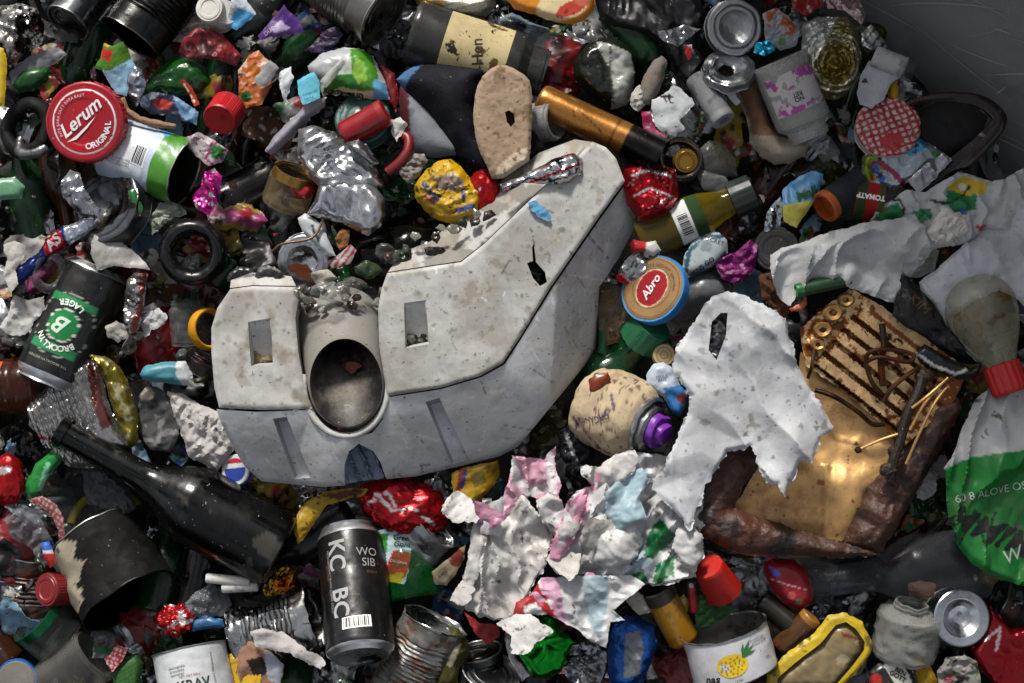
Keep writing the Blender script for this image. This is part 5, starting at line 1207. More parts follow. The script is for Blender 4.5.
scrap('white_tissue', 'torn white tissue strip between the labels, upper left of the foil', 'tissue', [(280, 72), (290, 66), (294, 78), (288, 92), (286, 104), (281, 96)], 16, 'paper', 'bcc0c2', amp=3, jag=1.6)
scrap('plastic_curl', 'white plastic curl lying over the Green Giant wrapper', 'plastic', [(320, 82), (330, 70), (342, 58), (346, 62), (336, 76), (326, 88)], 34, 'film', 'a4a6a0', amp=1.5, dome=5)
tube('red_strap', 'curved dark red plastic strap right of the foil lump', 'strap', [(388, 172, 16), (400, 162, 20), (408, 150, 20), (408, 138, 16), (400, 134, 12)], 5, 'plastic', '6c0e14')
scrap('white_rag', 'small white rag knot right of the red roll', 'rag', [(390, 120), (400, 117), (407, 124), (402, 134), (396, 142), (392, 132)], 22, 'paper', 'b9b7b3', amp=3, wl=8, jag=1.5)
scrap('grey_crinkle', 'grey crinkled plastic beside the yellow crushed wrapper', 'plastic', [(398, 162), (410, 154), (424, 154), (428, 160), (420, 176), (408, 184), (400, 176)], 18, 'film', '77706a', amp=6, wl=8)
scrap('red_band', 'glossy red piece behind the navy roll', 'plastic', [(380, 64), (394, 72), (398, 94), (396, 112), (388, 98), (382, 80)], 4, 'plastic', '741018', amp=2)
scrap('gold_dish', 'gold and silver tin dish at the top edge', 'tin', [(412, -8), (498, -8), (494, 8), (482, 18), (462, 20), (436, 12), (418, 6)], 4, 'metin', '8f8a7c', [('poly', [(408, -10), (446, -10), (440, 8), (420, 6)], '9c7a24'), ('stripe', 75, 7, .3, '6a675e')], amp=2, wl=30, dome=12, edge=14)
scrap('meat_label', 'orange label with a red meat picture at the top edge', 'label', [(498, -8), (596, -8), (594, 10), (584, 20), (572, 24), (552, 20), (536, 14), (515, 8)], 14, 'tin', 'c27a24', [('ell', 562, 6, 26, 14, -10, 'c9b78c'), ('ell', 572, 8, 17, 7, -25, 'a83a2c'), ('ell', 582, 2, 8, 4, 10, 'b85a48'), ('vein', 8, .05, 3, 'c99a8a') if False else ('circ', 566, 12, 2, '7a1c14')], amp=1.5, wl=26, dome=8, edge=8)
scrap('pet_bottle', 'clear crushed plastic bottle with a dark band at the top middle', 'bottle', [(498, 16), (512, 10), (530, 20), (548, 26), (560, 44), (562, 58), (545, 58), (525, 52), (505, 44), (498, 30)], -2, 'clear', '8fa0a8', [('poly', [(500, 20), (526, 24), (526, 40), (500, 34)], '1c2436')], amp=4, wl=20, dome=14, edge=12)
# dark glass with foil fold
sheet('dark_jar', 'black-green glass jar bottom folded in silver foil at the upper middle', 'jar', [(574, 60), (584, 42), (600, 35), (618, 36), (630, 46), (636, 66), (634, 92), (628, 104), (612, 108), (598, 100), (582, 88), (574, 74)], 8, 'dglass', '14180f', [('poly', [(596, 40), (612, 44), (632, 52), (636, 80), (628, 104), (612, 108), (612, 80), (608, 64), (600, 52)], '90918a'), ('line', [(611, 44), (610, 70), (614, 104)], 1, '3a3a34')], amp=5, wl=24, dome=16, edge=14, step=2)
scrap('stone_flake', 'grey oval stone-like flake standing right of the foil-folded jar bottom', 'flake', [(640, 90), (644, 76), (654, 60), (662, 54), (668, 60), (664, 78), (658, 94), (650, 105), (642, 102)], 14, 'stone', '6f6a62', amp=1.5, wl=14, dome=7, edge=8)
scrap('white_fluff', 'small white polystyrene lump left of the spotted paper', 'polystyrene', [(632, 92), (640, 84), (648, 92), (646, 104), (638, 112), (630, 104)], 10, 'paper', 'b3b0aa', amp=4, wl=7, dome=8)
scrap('spotted_paper', 'white torn paper with black spots at the upper middle', 'paper', [(652, 100), (664, 94), (674, 84), (684, 92), (692, 98), (694, 104), (686, 112), (680, 120), (684, 128), (676, 136), (666, 134), (656, 126), (652, 112)], 14, 'paper', 'b9bcbe', [('blot', 5, .5, 3, '2a2826')], amp=2, jag=1.4)
scrap('magenta_band', 'magenta and white plastic band below the spotted paper', 'plastic', [(642, 112), (650, 112), (656, 128), (668, 138), (660, 142), (648, 136), (643, 124)], 12, 'film', 'a32a58', [('blot', 8, .4, 3, 'b9b4b4')], amp=2)
scrap('grey_card', 'pale grey triangular card behind the grey foot end', 'card', [(560, 152), (575, 138), (600, 146), (615, 160), (600, 170), (570, 160)], 4, 'paper', '8a8a88', amp=1)
scrap('black_sheet', 'glossy black plastic sheet at the top middle', 'plastic sheet', [(594, -8), (700, -8), (706, 20), (696, 44), (706, 60), (690, 84), (676, 70), (664, 46), (648, 34), (620, 30), (600, 18)], -14, 'plastic', '0e0e10', amp=9, wl=24, dome=8)
scrap('chrome_crinkle', 'chrome crinkled sliver on the black plastic sheet', 'foil', [(650, 30), (668, 30), (684, 24), (702, 28), (690, 36), (678, 46), (664, 40)], 4, 'foil', '8c8d90', amp=5, wl=9)
scrap('white_chip', 'white paper chip beside the grey pipe offcut', 'paper', [(724, 92), (730, 86), (740, 102), (736, 106)], 14, 'paper', 'b0b2b4', amp=.8)
scrap('red_sticker', 'tiny red and blue sticker on the black sheet', 'sticker', [(687, 44), (692, 44), (692, 56), (688, 60), (685, 52)], 6, 'paper', 'a02020', [('poly', [(684, 42), (694, 42), (692, 49)], 'b8c0c8')], amp=.5)
scrap('clear_flap', 'greyish clear plastic flap right of the small gold cap', 'plastic film', [(700, 148), (710, 140), (726, 144), (736, 160), (738, 176), (706, 178), (700, 164)], 6, 'clear', '8d8d8a', amp=2, dome=6)
scrap('clear_flap', 'clear corner of plastic above the oil bottle', 'plastic film', [(694, 168), (712, 172), (726, 176), (734, 190), (720, 196), (704, 190)], 8, 'clear', 'a0a2a0', amp=2)
# pottery
sheet('broken_bowl', 'broken brown and cream pottery bowl under the pink-label jar', 'pottery', [(738, 78), (750, 74), (762, 76), (766, 100), (772, 122), (784, 136), (800, 136), (812, 144), (808, 154), (792, 162), (776, 163), (764, 156), (752, 142), (750, 120), (742, 100), (735, 88)], 0, 'stone', '7a5c46',
      [('poly', [(748, 132), (764, 136), (800, 136), (816, 142), (806, 158), (780, 166), (760, 160)], 'a39a88'), ('line', [(736, 82), (742, 100), (750, 120), (752, 142)], 1.4, 'b0a494')], amp=1.6, wl=30, dome=16, edge=14, step=2, thick=4)
sheet('lid', 'crushed gold-lacquered tin lid with silver folds by the container wall', 'tin lid', [(804, 22), (820, 14), (836, 16), (850, 14), (860, 30), (864, 56), (860, 76), (850, 92), (836, 99), (822, 96), (812, 84), (806, 66), (804, 44)], 20, 'metin', '78704c',
      [('poly', [(800, 14), (840, 10), (832, 32), (812, 66), (800, 60)], 'b4b4b0'), ('ell', 838, 64, 15, 20, 20, '6a5a1e'), ('ring', 836, 62, 22, 24, 'b5b09a'), ('ring', 836, 62, 28, 29.5, 'c0bca8')], amp=5, wl=20, dome=14, edge=12, step=1.7, zfun=lambda P: 1.2 * np.sin(np.hypot(P[:, 0] - 836, P[:, 1] - 62) * 1.1))
scrap('holed_paper', 'white paper with a hole leaning on the container wall', 'paper', [(862, 74), (870, 60), (884, 66), (900, 76), (890, 86), (884, 100), (872, 108), (860, 104), (858, 92)], 16, 'paper', 'a5a8ac', [('circ', 866, 80, 3, '3a3632')], amp=2)
scrap('yellow_stick', 'upright yellow strip between paper and container wall', 'strip', [(888, 82), (898, 78), (899, 108), (890, 110)], 10, 'matte', 'a8841a', [('box', 884, 76, 892, 112, '7c5a18')], amp=.6)
scrap('striped_foil', 'white and dark foil strip above the white tube', 'foil', [(862, 30), (872, 24), (884, 38), (888, 46), (872, 50), (862, 46)], 12, 'foil', 'a9a9a8', [('stripe', 40, 8, .25, '2c3a30')], amp=2)
scrap('colour_wrapper', 'silver and blue wrapper with green and pink print under the checked lid', 'wrapper', [(864, 156), (878, 148), (896, 140), (918, 136), (932, 144), (944, 152), (940, 168), (924, 182), (904, 188), (884, 190), (868, 186), (862, 172)], 24, 'metin', '9fa6ac',
      [('poly', [(890, 142), (924, 134), (930, 146), (912, 156), (896, 152)], '3f8fb0'), ('poly', [(862, 156), (882, 152), (884, 176), (866, 186)], '6a7c24'), ('circ', 875, 164, 4, '7c1c40'), ('circ', 872, 178, 3, '9c3a20'), ('line', [(880, 162), (894, 172), (904, 184)], 3, '8a3048'), ('line', [(876, 166), (884, 184), (892, 188)], 3, '3a5aa0'), ('poly', [(930, 150), (944, 156), (934, 158)], '2f7a2a'), ('blot', 7, .5, 4, '16181c')], amp=4, wl=16, dome=8)
scrap('silver_wrapper', 'smooth silver wrapper fold right of the red and white wrapper', 'wrapper', [(908, 180), (926, 164), (944, 152), (952, 160), (936, 178), (918, 194)], 26, 'foil', 'a4a5a8', amp=4, wl=18)
scrap('red_wrapper', 'red and white wrapper corner at the top left of the container wall', 'wrapper', [(790, -6), (830, -6), (822, 6), (806, 16), (792, 10)], 10, 'film', '8a1c1c', [('blot', 8, .35, 3, 'b9a8a0')], amp=4, wl=9)
scrap('mixed_foil', 'crumpled pink-grey foil at the top left of the container wall', 'foil', [(826, -6), (858, -6), (866, 14), (862, 24), (846, 10), (828, 8)], 12, 'foil', 'a58f8c', amp=5, wl=9)
scrap('white_wrapper', 'white and orange wrapper scrap above the pink-label jar', 'wrapper', [(762, 14), (776, 8), (788, 18), (800, 32), (796, 46), (780, 50), (766, 44)], 8, 'film', '9aa0a4', [('blot', 8, .35, 3, 'a8501c'), ('circ', 782, 42, 4, '5a7a24')], amp=4, wl=9)
scrap('cyan_foil', 'small cyan foil bit above the pink-label jar', 'foil', [(756, 42), (772, 40), (776, 50), (764, 56), (754, 52)], 14, 'foil', '2a8fb4', amp=3, wl=7)
# right
scrap('maji_wrapper', 'blue and yellow wrapper with green Maji lettering left of the dark tube', 'wrapper', [(784, 188), (800, 176), (812, 170), (824, 174), (818, 196), (806, 214), (796, 228), (784, 222), (782, 204)], 18, 'film', '4f88b4', [('poly', [(780, 206), (812, 200), (808, 216), (794, 232), (780, 226)], 'a8a444')], amp=2.5, texts=[('Maji', 806, 194, 13, 24, '14502c', .2, .6)])
scrap('silver_film', 'white and silver film left of the Maji wrapper', 'wrapper', [(766, 212), (780, 196), (784, 206), (784, 224), (776, 234), (764, 232)], 10, 'foil', 'a3a5aa', amp=4, wl=9)
scrap('black_wrapper', 'black wrapper with worn gold lettering above the gold heater', 'wrapper', [(896, 300), (900, 282), (903, 270), (914, 282), (934, 304), (948, 326), (960, 340), (968, 352), (950, 350), (930, 340), (905, 326), (893, 316)], 36, 'film', '0c0b0c', [('blot', 6, .6, 4, '4a2c14')], amp=3.5, dome=6, texts=[('KIM', 918, 304, 14, -42, '5c3c18', .2)])
scrap('lid', 'black and white curved lid rim below the black wrapper', 'lid', [(915, 352), (926, 344), (950, 358), (972, 368), (984, 362), (980, 376), (962, 380), (940, 374), (922, 364)], 44, 'plastic', '0d0d0e', [('line', [(918, 354), (934, 366), (956, 374), (966, 370)], 1.5, 'b9b6b0')], amp=2.5, dome=8)
scrap('brown_paper', 'crumpled brown paper between the white carrier bag and draped bag', 'paper', [(758, 276), (772, 268), (782, 292), (790, 312), (786, 322), (772, 312), (762, 296)], 8, 'paper', '5c3a26', amp=6, wl=11, dome=6)
scrap('orange_chip', 'small orange triangular chip above the gold heater', 'chip', [(789, 308), (800, 304), (806, 297), (808, 304), (802, 312), (792, 312)], 40, 'plastic', 'a8512a', amp=1)
drink_can('dark blue and black can cut off by the right edge', (1026, 320, 0), (1034, 256, 6), 26, '12142a', body='tin')
scrap('blue_label', 'blue and white oval label of a bottle cap right of the blue-rimmed lid', 'label', [(683, 272), (684, 256), (692, 242), (706, 233), (720, 232), (728, 240), (728, 252), (718, 264), (702, 272), (692, 276)], 16, 'tin', '9aa4a4', [('line', [(686, 270), (690, 250), (706, 238), (722, 236)], 2.2, '2a4a5a'), ('line', [(692, 275), (712, 268), (726, 254)], 2.4, '2a4a5a'), ('circ', 706, 246, 6, '7d888a')], amp=1, dome=7, edge=9, texts=[('MYCKET', 713, 240, 6, -20, '223c4a'), ('ENS GO', 704, 266, 7, 38, '223c4a', 0, .2)])
scrap('magenta_foil', 'bright magenta crinkled wrapper left of the black screw lid', 'foil', [(715, 262), (726, 256), (738, 250), (750, 240), (758, 246), (756, 266), (748, 278), (736, 284), (722, 278)], 16, 'film', '7c1a66', [('blot', 7, .42, 3, 'c088b0')], amp=6, wl=9, dome=8)
sheet('plastic_dome', 'scratched clear plastic dome below the blue and white label', 'plastic dome', [(668, 318), (672, 296), (684, 276), (702, 266), (720, 270), (734, 284), (736, 300), (726, 310), (706, 312), (690, 318), (680, 326)], 16, 'milky', '6b6f74', None, amp=1.4, wl=30, dome=26, edge=26, step=2.2)
scrap('silver_red_wrapper', 'silver crumpled wrapper with red ends between the foot and the blue-rimmed lid', 'wrapper', [(616, 276), (624, 262), (636, 250), (650, 244), (660, 252), (656, 266), (644, 276), (630, 284), (618, 282)], 16, 'foil', 'a3a3a6', [('poly', [(612, 282), (618, 272), (630, 282), (625, 288)], '9c1a20'), ('poly', [(648, 250), (656, 246), (660, 260), (650, 262)], '9c1a20')], amp=5, wl=12)
scrap('red_stub', 'small glossy red and white stub above the blue-rimmed lid', 'plastic', [(630, 244), (634, 239), (646, 242), (656, 240), (662, 250), (654, 256), (644, 252), (632, 252)], 22, 'plastic', 'b9b6b3', [('poly', [(626, 236), (647, 240), (645, 254), (628, 254)], 'a8141c')], amp=1.5, dome=6, edge=5)
scrap('amber_bits', 'amber and clear crushed plastic at the foot edge below the silver red wrapper', 'plastic', [(602, 292), (614, 286), (626, 288), (634, 300), (630, 320), (620, 342), (606, 346), (600, 330), (598, 310)], 2, 'clear', 'a08468', [('poly', [(606, 296), (614, 290), (614, 302), (607, 304)], 'b8841c'), ('blot', 9, .4, 3, '5a3220')], amp=6, wl=12, dome=6)
scrap('green_glass', 'dark green glass strip at the foot edge above the spray can', 'glass shard', [(600, 318), (608, 318), (610, 340), (606, 356), (598, 352)], -2, 'dglass', '0f4420', amp=1)
scrap('blue_cap_scrap', 'white and light blue crumpled cap seal left of the big draped bag', 'foil seal', [(647, 374), (654, 364), (664, 362), (674, 368), (680, 384), (688, 394), (686, 406), (680, 416), (672, 412), (664, 398), (652, 390), (646, 384)], 26, 'tin', 'a9b3c0', [('poly', [(664, 388), (684, 384), (690, 408), (680, 420), (668, 408)], '2f6ea8'), ('circ', 682, 398, 5, '7a2c28')], amp=3, wl=14, dome=6, texts=[('MJOLK\nBAST', 662, 378, 4, 10, '50586a')])
scrap('brown_glass_chip', 'brown glass chip lying on the tan spray can', 'glass shard', [(589, 380), (596, 374), (608, 372), (611, 380), (604, 388), (595, 396), (590, 390)], 40, 'dglass', '6a2a0c', amp=.8)
# left middle
sheet('blue_red_wrapper', 'blue wrapper with a red AS patch and silver tip at the left', 'wrapper', [(-6, 262), (10, 270), (24, 262), (38, 252), (44, 240), (60, 226), (76, 222), (82, 216), (97, 216), (96, 226), (84, 236), (66, 246), (50, 256), (40, 268), (20, 284), (-6, 290)], 16, 'metin', '14245c',
      [('poly', [(40, 240), (56, 226), (66, 244), (48, 260)], 'a81c26'), ('poly', [(62, 224), (100, 212), (98, 232), (68, 246)], 'a3a8b4'), ('poly', [(-6, 262), (8, 258), (14, 300), (-6, 300)], 'b0b0ae')], amp=2.5, wl=16, dome=6, edge=6, step=1.6, texts=[('AS', 53, 243, 15, 48, 'd8d0d0', .2, .5)])
scrap('white_strip', 'dirty white torn strip over the blue wrapper at the left', 'paper', [(2, 244), (14, 240), (24, 246), (22, 258), (14, 270), (18, 284), (10, 292), (2, 276), (6, 260)], 22, 'paper', 'a8a59e', amp=2.5, jag=1.2)
scrap('foil_paper', 'wrinkled grey foil paper draped over the dark steel lid', 'foil paper', [(60, 182), (70, 170), (80, 174), (84, 188), (96, 206), (106, 212), (96, 218), (84, 218), (72, 208), (62, 196)], 22, 'foil', '9d9ea2', amp=4, wl=9)
scrap('grey_paper', 'smooth grey paper sheet pointing right, left of the black rubber ring', 'paper', [(92, 240), (98, 228), (112, 238), (130, 248), (142, 260), (150, 270), (134, 268), (114, 266), (98, 270), (91, 254)], 16, 'film', 'a2a09c', [('blot', 6, .5, 4, '6a665f')], amp=3, wl=20, dome=5)
scrap('white_paper', 'torn white paper at the left edge under the clear ring', 'paper', [(0, 328), (8, 312), (14, 296), (26, 300), (44, 296), (46, 308), (34, 322), (28, 332), (20, 336), (8, 334)], 8, 'paper', 'b3b1ae', [('poly', [(18, 296), (44, 294), (46, 310), (28, 318)], '94928f')], amp=4, wl=12, jag=1.4)
scrap('foil_twist', 'twisted silver and brown foil strip right of the lager can', 'foil', [(128, 280), (138, 270), (148, 274), (146, 296), (142, 316), (136, 340), (128, 334), (122, 318), (124, 298)], 10, 'foil', '8d8b88', [('poly', [(140, 272), (148, 272), (144, 310), (134, 340), (130, 330), (140, 300)], '6a3c34')], amp=5, wl=10)
scrap('white_polystyrene', 'white crumbly scrap right of the foil twist', 'polystyrene', [(140, 322), (148, 312), (160, 308), (168, 316), (164, 326), (152, 330), (144, 338)], 6, 'paper', 'adadac', amp=4, wl=8, jag=2)
scrap('white_polystyrene', 'white bent scrap just above the teal torpedo scrap', 'polystyrene', [(106, 326), (116, 322), (128, 326), (130, 336), (118, 342), (108, 338)], 4, 'paper', 'a29e96', amp=3, wl=9, jag=1.4)
scrap('white_green_scrap', 'white and green crumbs of wrapper above the black rubber ring', 'wrapper', [(148, 218), (158, 204), (168, 200), (182, 206), (186, 214), (172, 218), (160, 228), (152, 236)], 2, 'film', '8f9488', [('blot', 6, .3, 3, '3c6430')], amp=4, wl=8, jag=1.6)
scrap('green_sticker', 'green leafy sticker piece on the dark steel lid', 'sticker', [(127, 190), (134, 188), (142, 206), (140, 218), (132, 208)], 24, 'tin', '1c5a2c', amp=1)
scrap('green_label', 'pale green label at the left edge on a dark bottle', 'label', [(-6, 178), (14, 177), (24, 186), (20, 198), (-6, 200)], -4, 'tin', '5d8a6c', amp=1, dome=5)
scrap('teal_torpedo', 'teal pointed plastic piece with a white end beside the torn white paper', 'plastic', [(138, 374), (144, 366), (160, 362), (184, 361), (190, 372), (194, 388), (186, 386), (172, 384), (152, 382), (142, 380)], 14, 'plastic', '3f7d88', [('poly', [(176, 358), (198, 358), (198, 392), (184, 390), (176, 374)], 'b3b8b8')], amp=1.5, dome=8, edge=8)
scrap('charcoal_rag', 'charcoal grey dusty rag between the foil tray and white paper', 'rag', [(138, 396), (150, 384), (162, 390), (176, 408), (180, 434), (170, 452), (150, 450), (138, 430)], 0, 'paper', '3f3f40', [('blot', 8, .3, 3, '6a6a6a'), ('circ', 147, 394, 7, '8f8478')], amp=4, wl=14, dome=6)
sheet('crumpled_paper', 'crumpled white paper sheet left of the grey foot, above the champagne bottle', 'paper', [(166, 392), (182, 394), (198, 404), (216, 412), (228, 418), (232, 436), (234, 448), (224, 462), (216, 472), (200, 462), (188, 458), (182, 440), (176, 424), (170, 408)], 6, 'paper', 'a8a4a0', [('blot', 10, .52, 3, '7d7872')], amp=6, wl=14, dome=8, edge=10, step=1.8, jag=1)
scrap('green_glass', 'bright green translucent bottle shard at the left', 'glass shard', [(24, 486), (34, 464), (50, 452), (62, 450), (62, 460), (48, 476), (38, 496), (28, 498)], 4, 'dglass', '1c6e30', [('line', [(40, 490), (48, 464)], 2.5, '6fae84')], amp=1.4, dome=6)
scrap('dark_bag', 'dark grey bag lump under the champagne bottle neck', 'plastic bag', [(80, 472), (96, 466), (112, 474), (128, 488), (136, 508), (124, 518), (104, 512), (88, 504), (82, 490)], -10, 'film', '34373a', amp=6, wl=16, dome=8)
scrap('gingham_ribbon', 'red checked ribbon curl at the lower left', 'ribbon', [(28, 500), (42, 496), (56, 504), (64, 518), (66, 540), (64, 556), (58, 550), (58, 530), (50, 514), (38, 508)], 8, 'film', 'a59c98', [('gingham', 30, 5, '8a2a34')], amp=1.4, dome=4)
scrap('clear_box', 'clear crinkled plastic box at the lower left beside the ribbon', 'plastic', [(2, 520), (20, 506), (40, 520), (52, 540), (56, 560), (44, 568), (30, 548), (12, 540)], 0, 'clear', '8f9499', amp=7, wl=14)
scrap('soda_label', 'red, white and blue label sliver on the clear box', 'label', [(40, 544), (48, 542), (56, 560), (50, 568), (44, 560)], 10, 'tin', 'a01c24', [('box', 36, 540, 60, 551, '2f5aa8'), ('box', 36, 551, 60, 554, 'c8c8c8')], amp=1)
scrap('clear_bag', 'crinkled clear bag right of the dark pot-like tin', 'plastic bag', [(184, 604), (196, 592), (210, 584), (226, 590), (232, 604), (222, 616), (200, 618), (188, 614)], 2, 'clear', 'a3abb0', amp=6, wl=9)
scrap('blue_band', 'bright blue plastic band below the clear bag', 'plastic', [(190, 622), (204, 616), (222, 620), (224, 628), (208, 630), (192, 632)], 2, 'plastic', '1c527c', amp=1, dome=5)
scrap('torn_card', 'torn white card strip lying on the crushed ribbed tin', 'card', [(250, 632), (262, 628), (282, 632), (300, 644), (318, 656), (325, 664), (320, 670), (306, 662), (290, 652), (272, 650), (256, 646)], 14, 'paper', 'b3aeac', amp=2, jag=1.4)
scrap('gingham_scrap', 'red and white checked scrap at the bottom left', 'scrap', [(104, 660), (116, 646), (128, 648), (122, 660), (112, 672)], 6, 'paper', 'b3a8a6', [('gingham', 20, 4.5, '9a2c38')], amp=1)
scrap('green_curve', 'curved green plastic piece beside the checked scrap', 'plastic', [(112, 674), (122, 660), (136, 654), (142, 664), (138, 690), (112, 690)], 2, 'plastic', '1f4a14', [('stripe', 60, 4, .3, '2c6a1c')], amp=1, dome=8)
scrap('gold_foil', 'gold foil with an orange blob right of the champagne bottle base', 'foil', [(262, 588), (270, 576), (284, 566), (296, 572), (294, 588), (280, 594), (266, 596)], 4, 'foil', '8c6e28', [('ell', 285, 586, 11, 8, 10, 'b8601c')], amp=5, wl=8)
scrap('printed_box', 'orange and black printed carton corner at the bottom left middle', 'carton', [(236, 650), (250, 640), (268, 650), (284, 664), (280, 690), (240, 690)], 0, 'paper', '8c6a58', [('poly', [(246, 660), (262, 656), (270, 672), (256, 680)], '1c1612'), ('poly', [(264, 650), (284, 662), (280, 684), (268, 680)], '9aa0ac')], amp=2)
scrap('yellow_wrapper', 'yellow wrapper arching under the left end of the grey foot', 'wrapper', [(294, 530), (298, 512), (308, 500), (326, 492), (350, 488), (368, 489), (364, 496), (344, 500), (326, 506), (316, 520), (306, 536), (298, 544)], 4, 'film', 'ad8a10', [('poly', [(322, 496), (356, 489), (366, 492), (340, 500)], '5a1410'), ('blot', 6, .5, 3, '3a2c10')], amp=3, wl=12, dome=6)
scrap('yellow_wrapper', 'yellow wrapper with red and blue print right of the crushed red can', 'wrapper', [(451, 474), (462, 468), (480, 464), (498, 460), (500, 474), (492, 488), (480, 500), (472, 506), (478, 518), (470, 524), (462, 516), (454, 500)], 4, 'film', 'a88510', [('line', [(462, 470), (458, 490)], 2.4, '8c3020'), ('line', [(466, 470), (462, 488)], 1.6, '2a3a7a'), ('circ', 468, 500, 2.6, '26304a'), ('poly', [(470, 474), (484, 470), (486, 482), (474, 488)], '6a5a1c')], amp=3, wl=14, dome=6)
scrap('coffee_label', 'brown and beige label scrap with a red seal right of the Green Giant label', 'label', [(432, 572), (446, 560), (458, 550), (466, 544), (464, 560), (456, 574), (446, 586), (434, 584)], 4, 'paper', '8a7d68', [('ell', 457, 558, 7, 9, 30, '6c1c1c'), ('ring', 457, 558, 5, 6, '2c4a2c')], amp=1.4, texts=[('KAFFE', 443, 574, 4, 40, '3a3026')])
scrap('red_film', 'bright red film bits below the grimy torn bag piece', 'film', [(464, 612), (480, 624), (498, 624), (500, 636), (488, 644), (476, 634)], 6, 'film', '96161c', amp=3)
scrap('olive_glass', 'olive bottle glass shard standing at the bottom', 'glass shard', [(434, 690), (436, 660), (438, 640), (446, 629), (458, 630), (468, 642), (470, 654), (460, 668), (456, 690)], 18, 'dglass', '38340c', [('poly', [(446, 664), (456, 642), (461, 644), (452, 668)], '8f8c78')], amp=2, wl=16, dome=10, edge=12)
scrap('blue_label', 'light blue label with cursive lettering left of the olive shard', 'label', [(386, 690), (396, 672), (416, 656), (436, 642), (438, 660), (430, 676), (428, 690)], 10, 'paper', '7f90a8', [('blot', 14, .42, 3, 'a3adb8')], amp=1.2, texts=[('Prosecco', 414, 670, 7, 40, '3a4c6c', .4)])
scrap('green_foil', 'metallic green crumpled foil at the bottom middle', 'foil', [(512, 634), (520, 624), (536, 618), (552, 620), (560, 630), (576, 644), (568, 656), (562, 672), (550, 680), (532, 678), (526, 664), (514, 650)], 14, 'foil', '1a8a28', None, amp=8, wl=44, dome=12, edge=12, gain=.35, sharp=20)
scrap('silver_shell', 'silver shell edge left of the green foil', 'foil', [(508, 622), (516, 630), (520, 654), (530, 676), (522, 682), (510, 662), (504, 640)], 6, 'foil', '8f9092', amp=3, dome=5)
scrap('silver_bits', 'crushed silver can pieces between the green and blue foils', 'can', [(562, 660), (572, 646), (590, 640), (604, 644), (608, 664), (600, 684), (578, 688), (566, 676)], 8, 'foil', '8b8d90', [('blot', 8, .35, 3, '232426')], amp=8, wl=14)
sheet('blue_foil', 'glossy blue crushed can wrapped in a ring at the bottom middle', 'foil', [(608, 650), (612, 630), (624, 618), (640, 618), (654, 628), (658, 646), (652, 666), (644, 684), (634, 690), (612, 690), (608, 672)], 18, 'metin', '1c4f9a', [('poly', [(626, 634), (640, 630), (644, 650), (638, 676), (624, 678), (624, 656)], '6f7478')], amp=7, wl=34, gain=.35, sharp=25, dome=12, edge=12, step=1.8)
scrap('leafy_print', 'green leafy print scrap right of the yellow cylinder', 'label', [(694, 606), (700, 590), (712, 594), (724, 600), (736, 610), (724, 618), (706, 626), (696, 628)], 6, 'film', '1f5a1c', [('blot', 5, .3, 3, '3f8a2c')], amp=3, wl=7)
scrap('yellow_flower', 'yellow flower print scrap above the pineapple tin', 'label', [(677, 600), (684, 594), (690, 602), (688, 612), (680, 612)], 12, 'film', 'a89a30', [('circ', 683, 602, 3, 'c0b8a0')], amp=2)
scrap('white_foam', 'white foam bit above the yellow cylinder', 'foam', [(622, 596), (634, 590), (648, 598), (652, 612), (640, 616), (630, 606)], 24, 'paper', 'a9a498', amp=2, dome=6)
# lower right
def tray():
    cen = pt(820, 655, 0); out = [(766, 690), (768, 672), (790, 652), (815, 634), (829, 616), (846, 613), (862, 622), (872, 640), (873, 652), (862, 668), (840, 690)]
    t = thing('plastic_tray', 'brown plastic tray with a yellow rim at the lower right', 'tray', Matrix.Translation(cen))
    o = np.array(out, float)
    m = MB(); sheet_mb(m, out, 14, 'plastic', 'b59a14', [('blot', 9, .48, 3, '6a5a14')], amp=1, wl=20, dome=6, edge=5, cen=cen, step=2, holes=[[(776, 690), (778, 678), (796, 662), (820, 644), (836, 625), (846, 622), (856, 629), (865, 642), (864, 650), (854, 664), (832, 690)]]); m.build('yellow_rim', t)
    m = MB(); sheet_mb(m, [(772, 692), (775, 676), (794, 659), (818, 641), (834, 622), (847, 619), (859, 627), (868, 642), (866, 652), (856, 667), (836, 692)], 12, 'tin', '77694a', [('blot', 20, .42, 3, '8f8468'), ('line', [(842, 634), (860, 640), (864, 652)], 1.5, '6a3010')], amp=3, wl=34, dome=12, edge=14, cen=cen, step=2); m.build('tray_bowl', t)
tray()
scrap('red_foil', 'glossy red crumpled foil pouch in the lower right corner', 'foil', [(972, 650), (984, 634), (992, 606), (1002, 618), (1014, 630), (1034, 624), (1040, 690), (1000, 690), (978, 668)], 2, 'metin', '84101c', [('line', [(985, 640), (1000, 628), (996, 650)], 1.4, 'c0b0b0')], amp=7, wl=40, dome=8, gain=.35, sharp=20)
scrap('jar_label', 'black and white jar label scrap with lettering at the bottom right', 'label', [(868, 672), (880, 664), (898, 662), (912, 670), (918, 690), (872, 690)], 6, 'tin', '1c1c1a', [('poly', [(884, 664), (904, 664), (916, 690), (898, 690)], 'b0b0a4'), ('circ', 876, 680, 6, '9c2420')], amp=1.5, dome=6, texts=[('BEN\nGOTT', 899, 674, 6.5, -30, '181818', 0, .2)])
scrap('yellow_crumb', 'dirty yellow torn piece at the bottom right', 'plastic', [(914, 660), (922, 656), (930, 664), (938, 680), (936, 690), (920, 690)], 4, 'matte', '7d6412', amp=3)
scrap('mixed_wrapper', 'pink, white and black printed wrapper at the bottom right', 'wrapper', [(938, 672), (946, 658), (964, 654), (978, 662), (982, 690), (940, 690)], 6, 'film', '94908a', [('blot', 7, .2, 3, '24201e'), ('circ', 950, 680, 6, '8a4a50'), ('blot', 6, .5, 9, '3a6a30')], amp=4, wl=9)
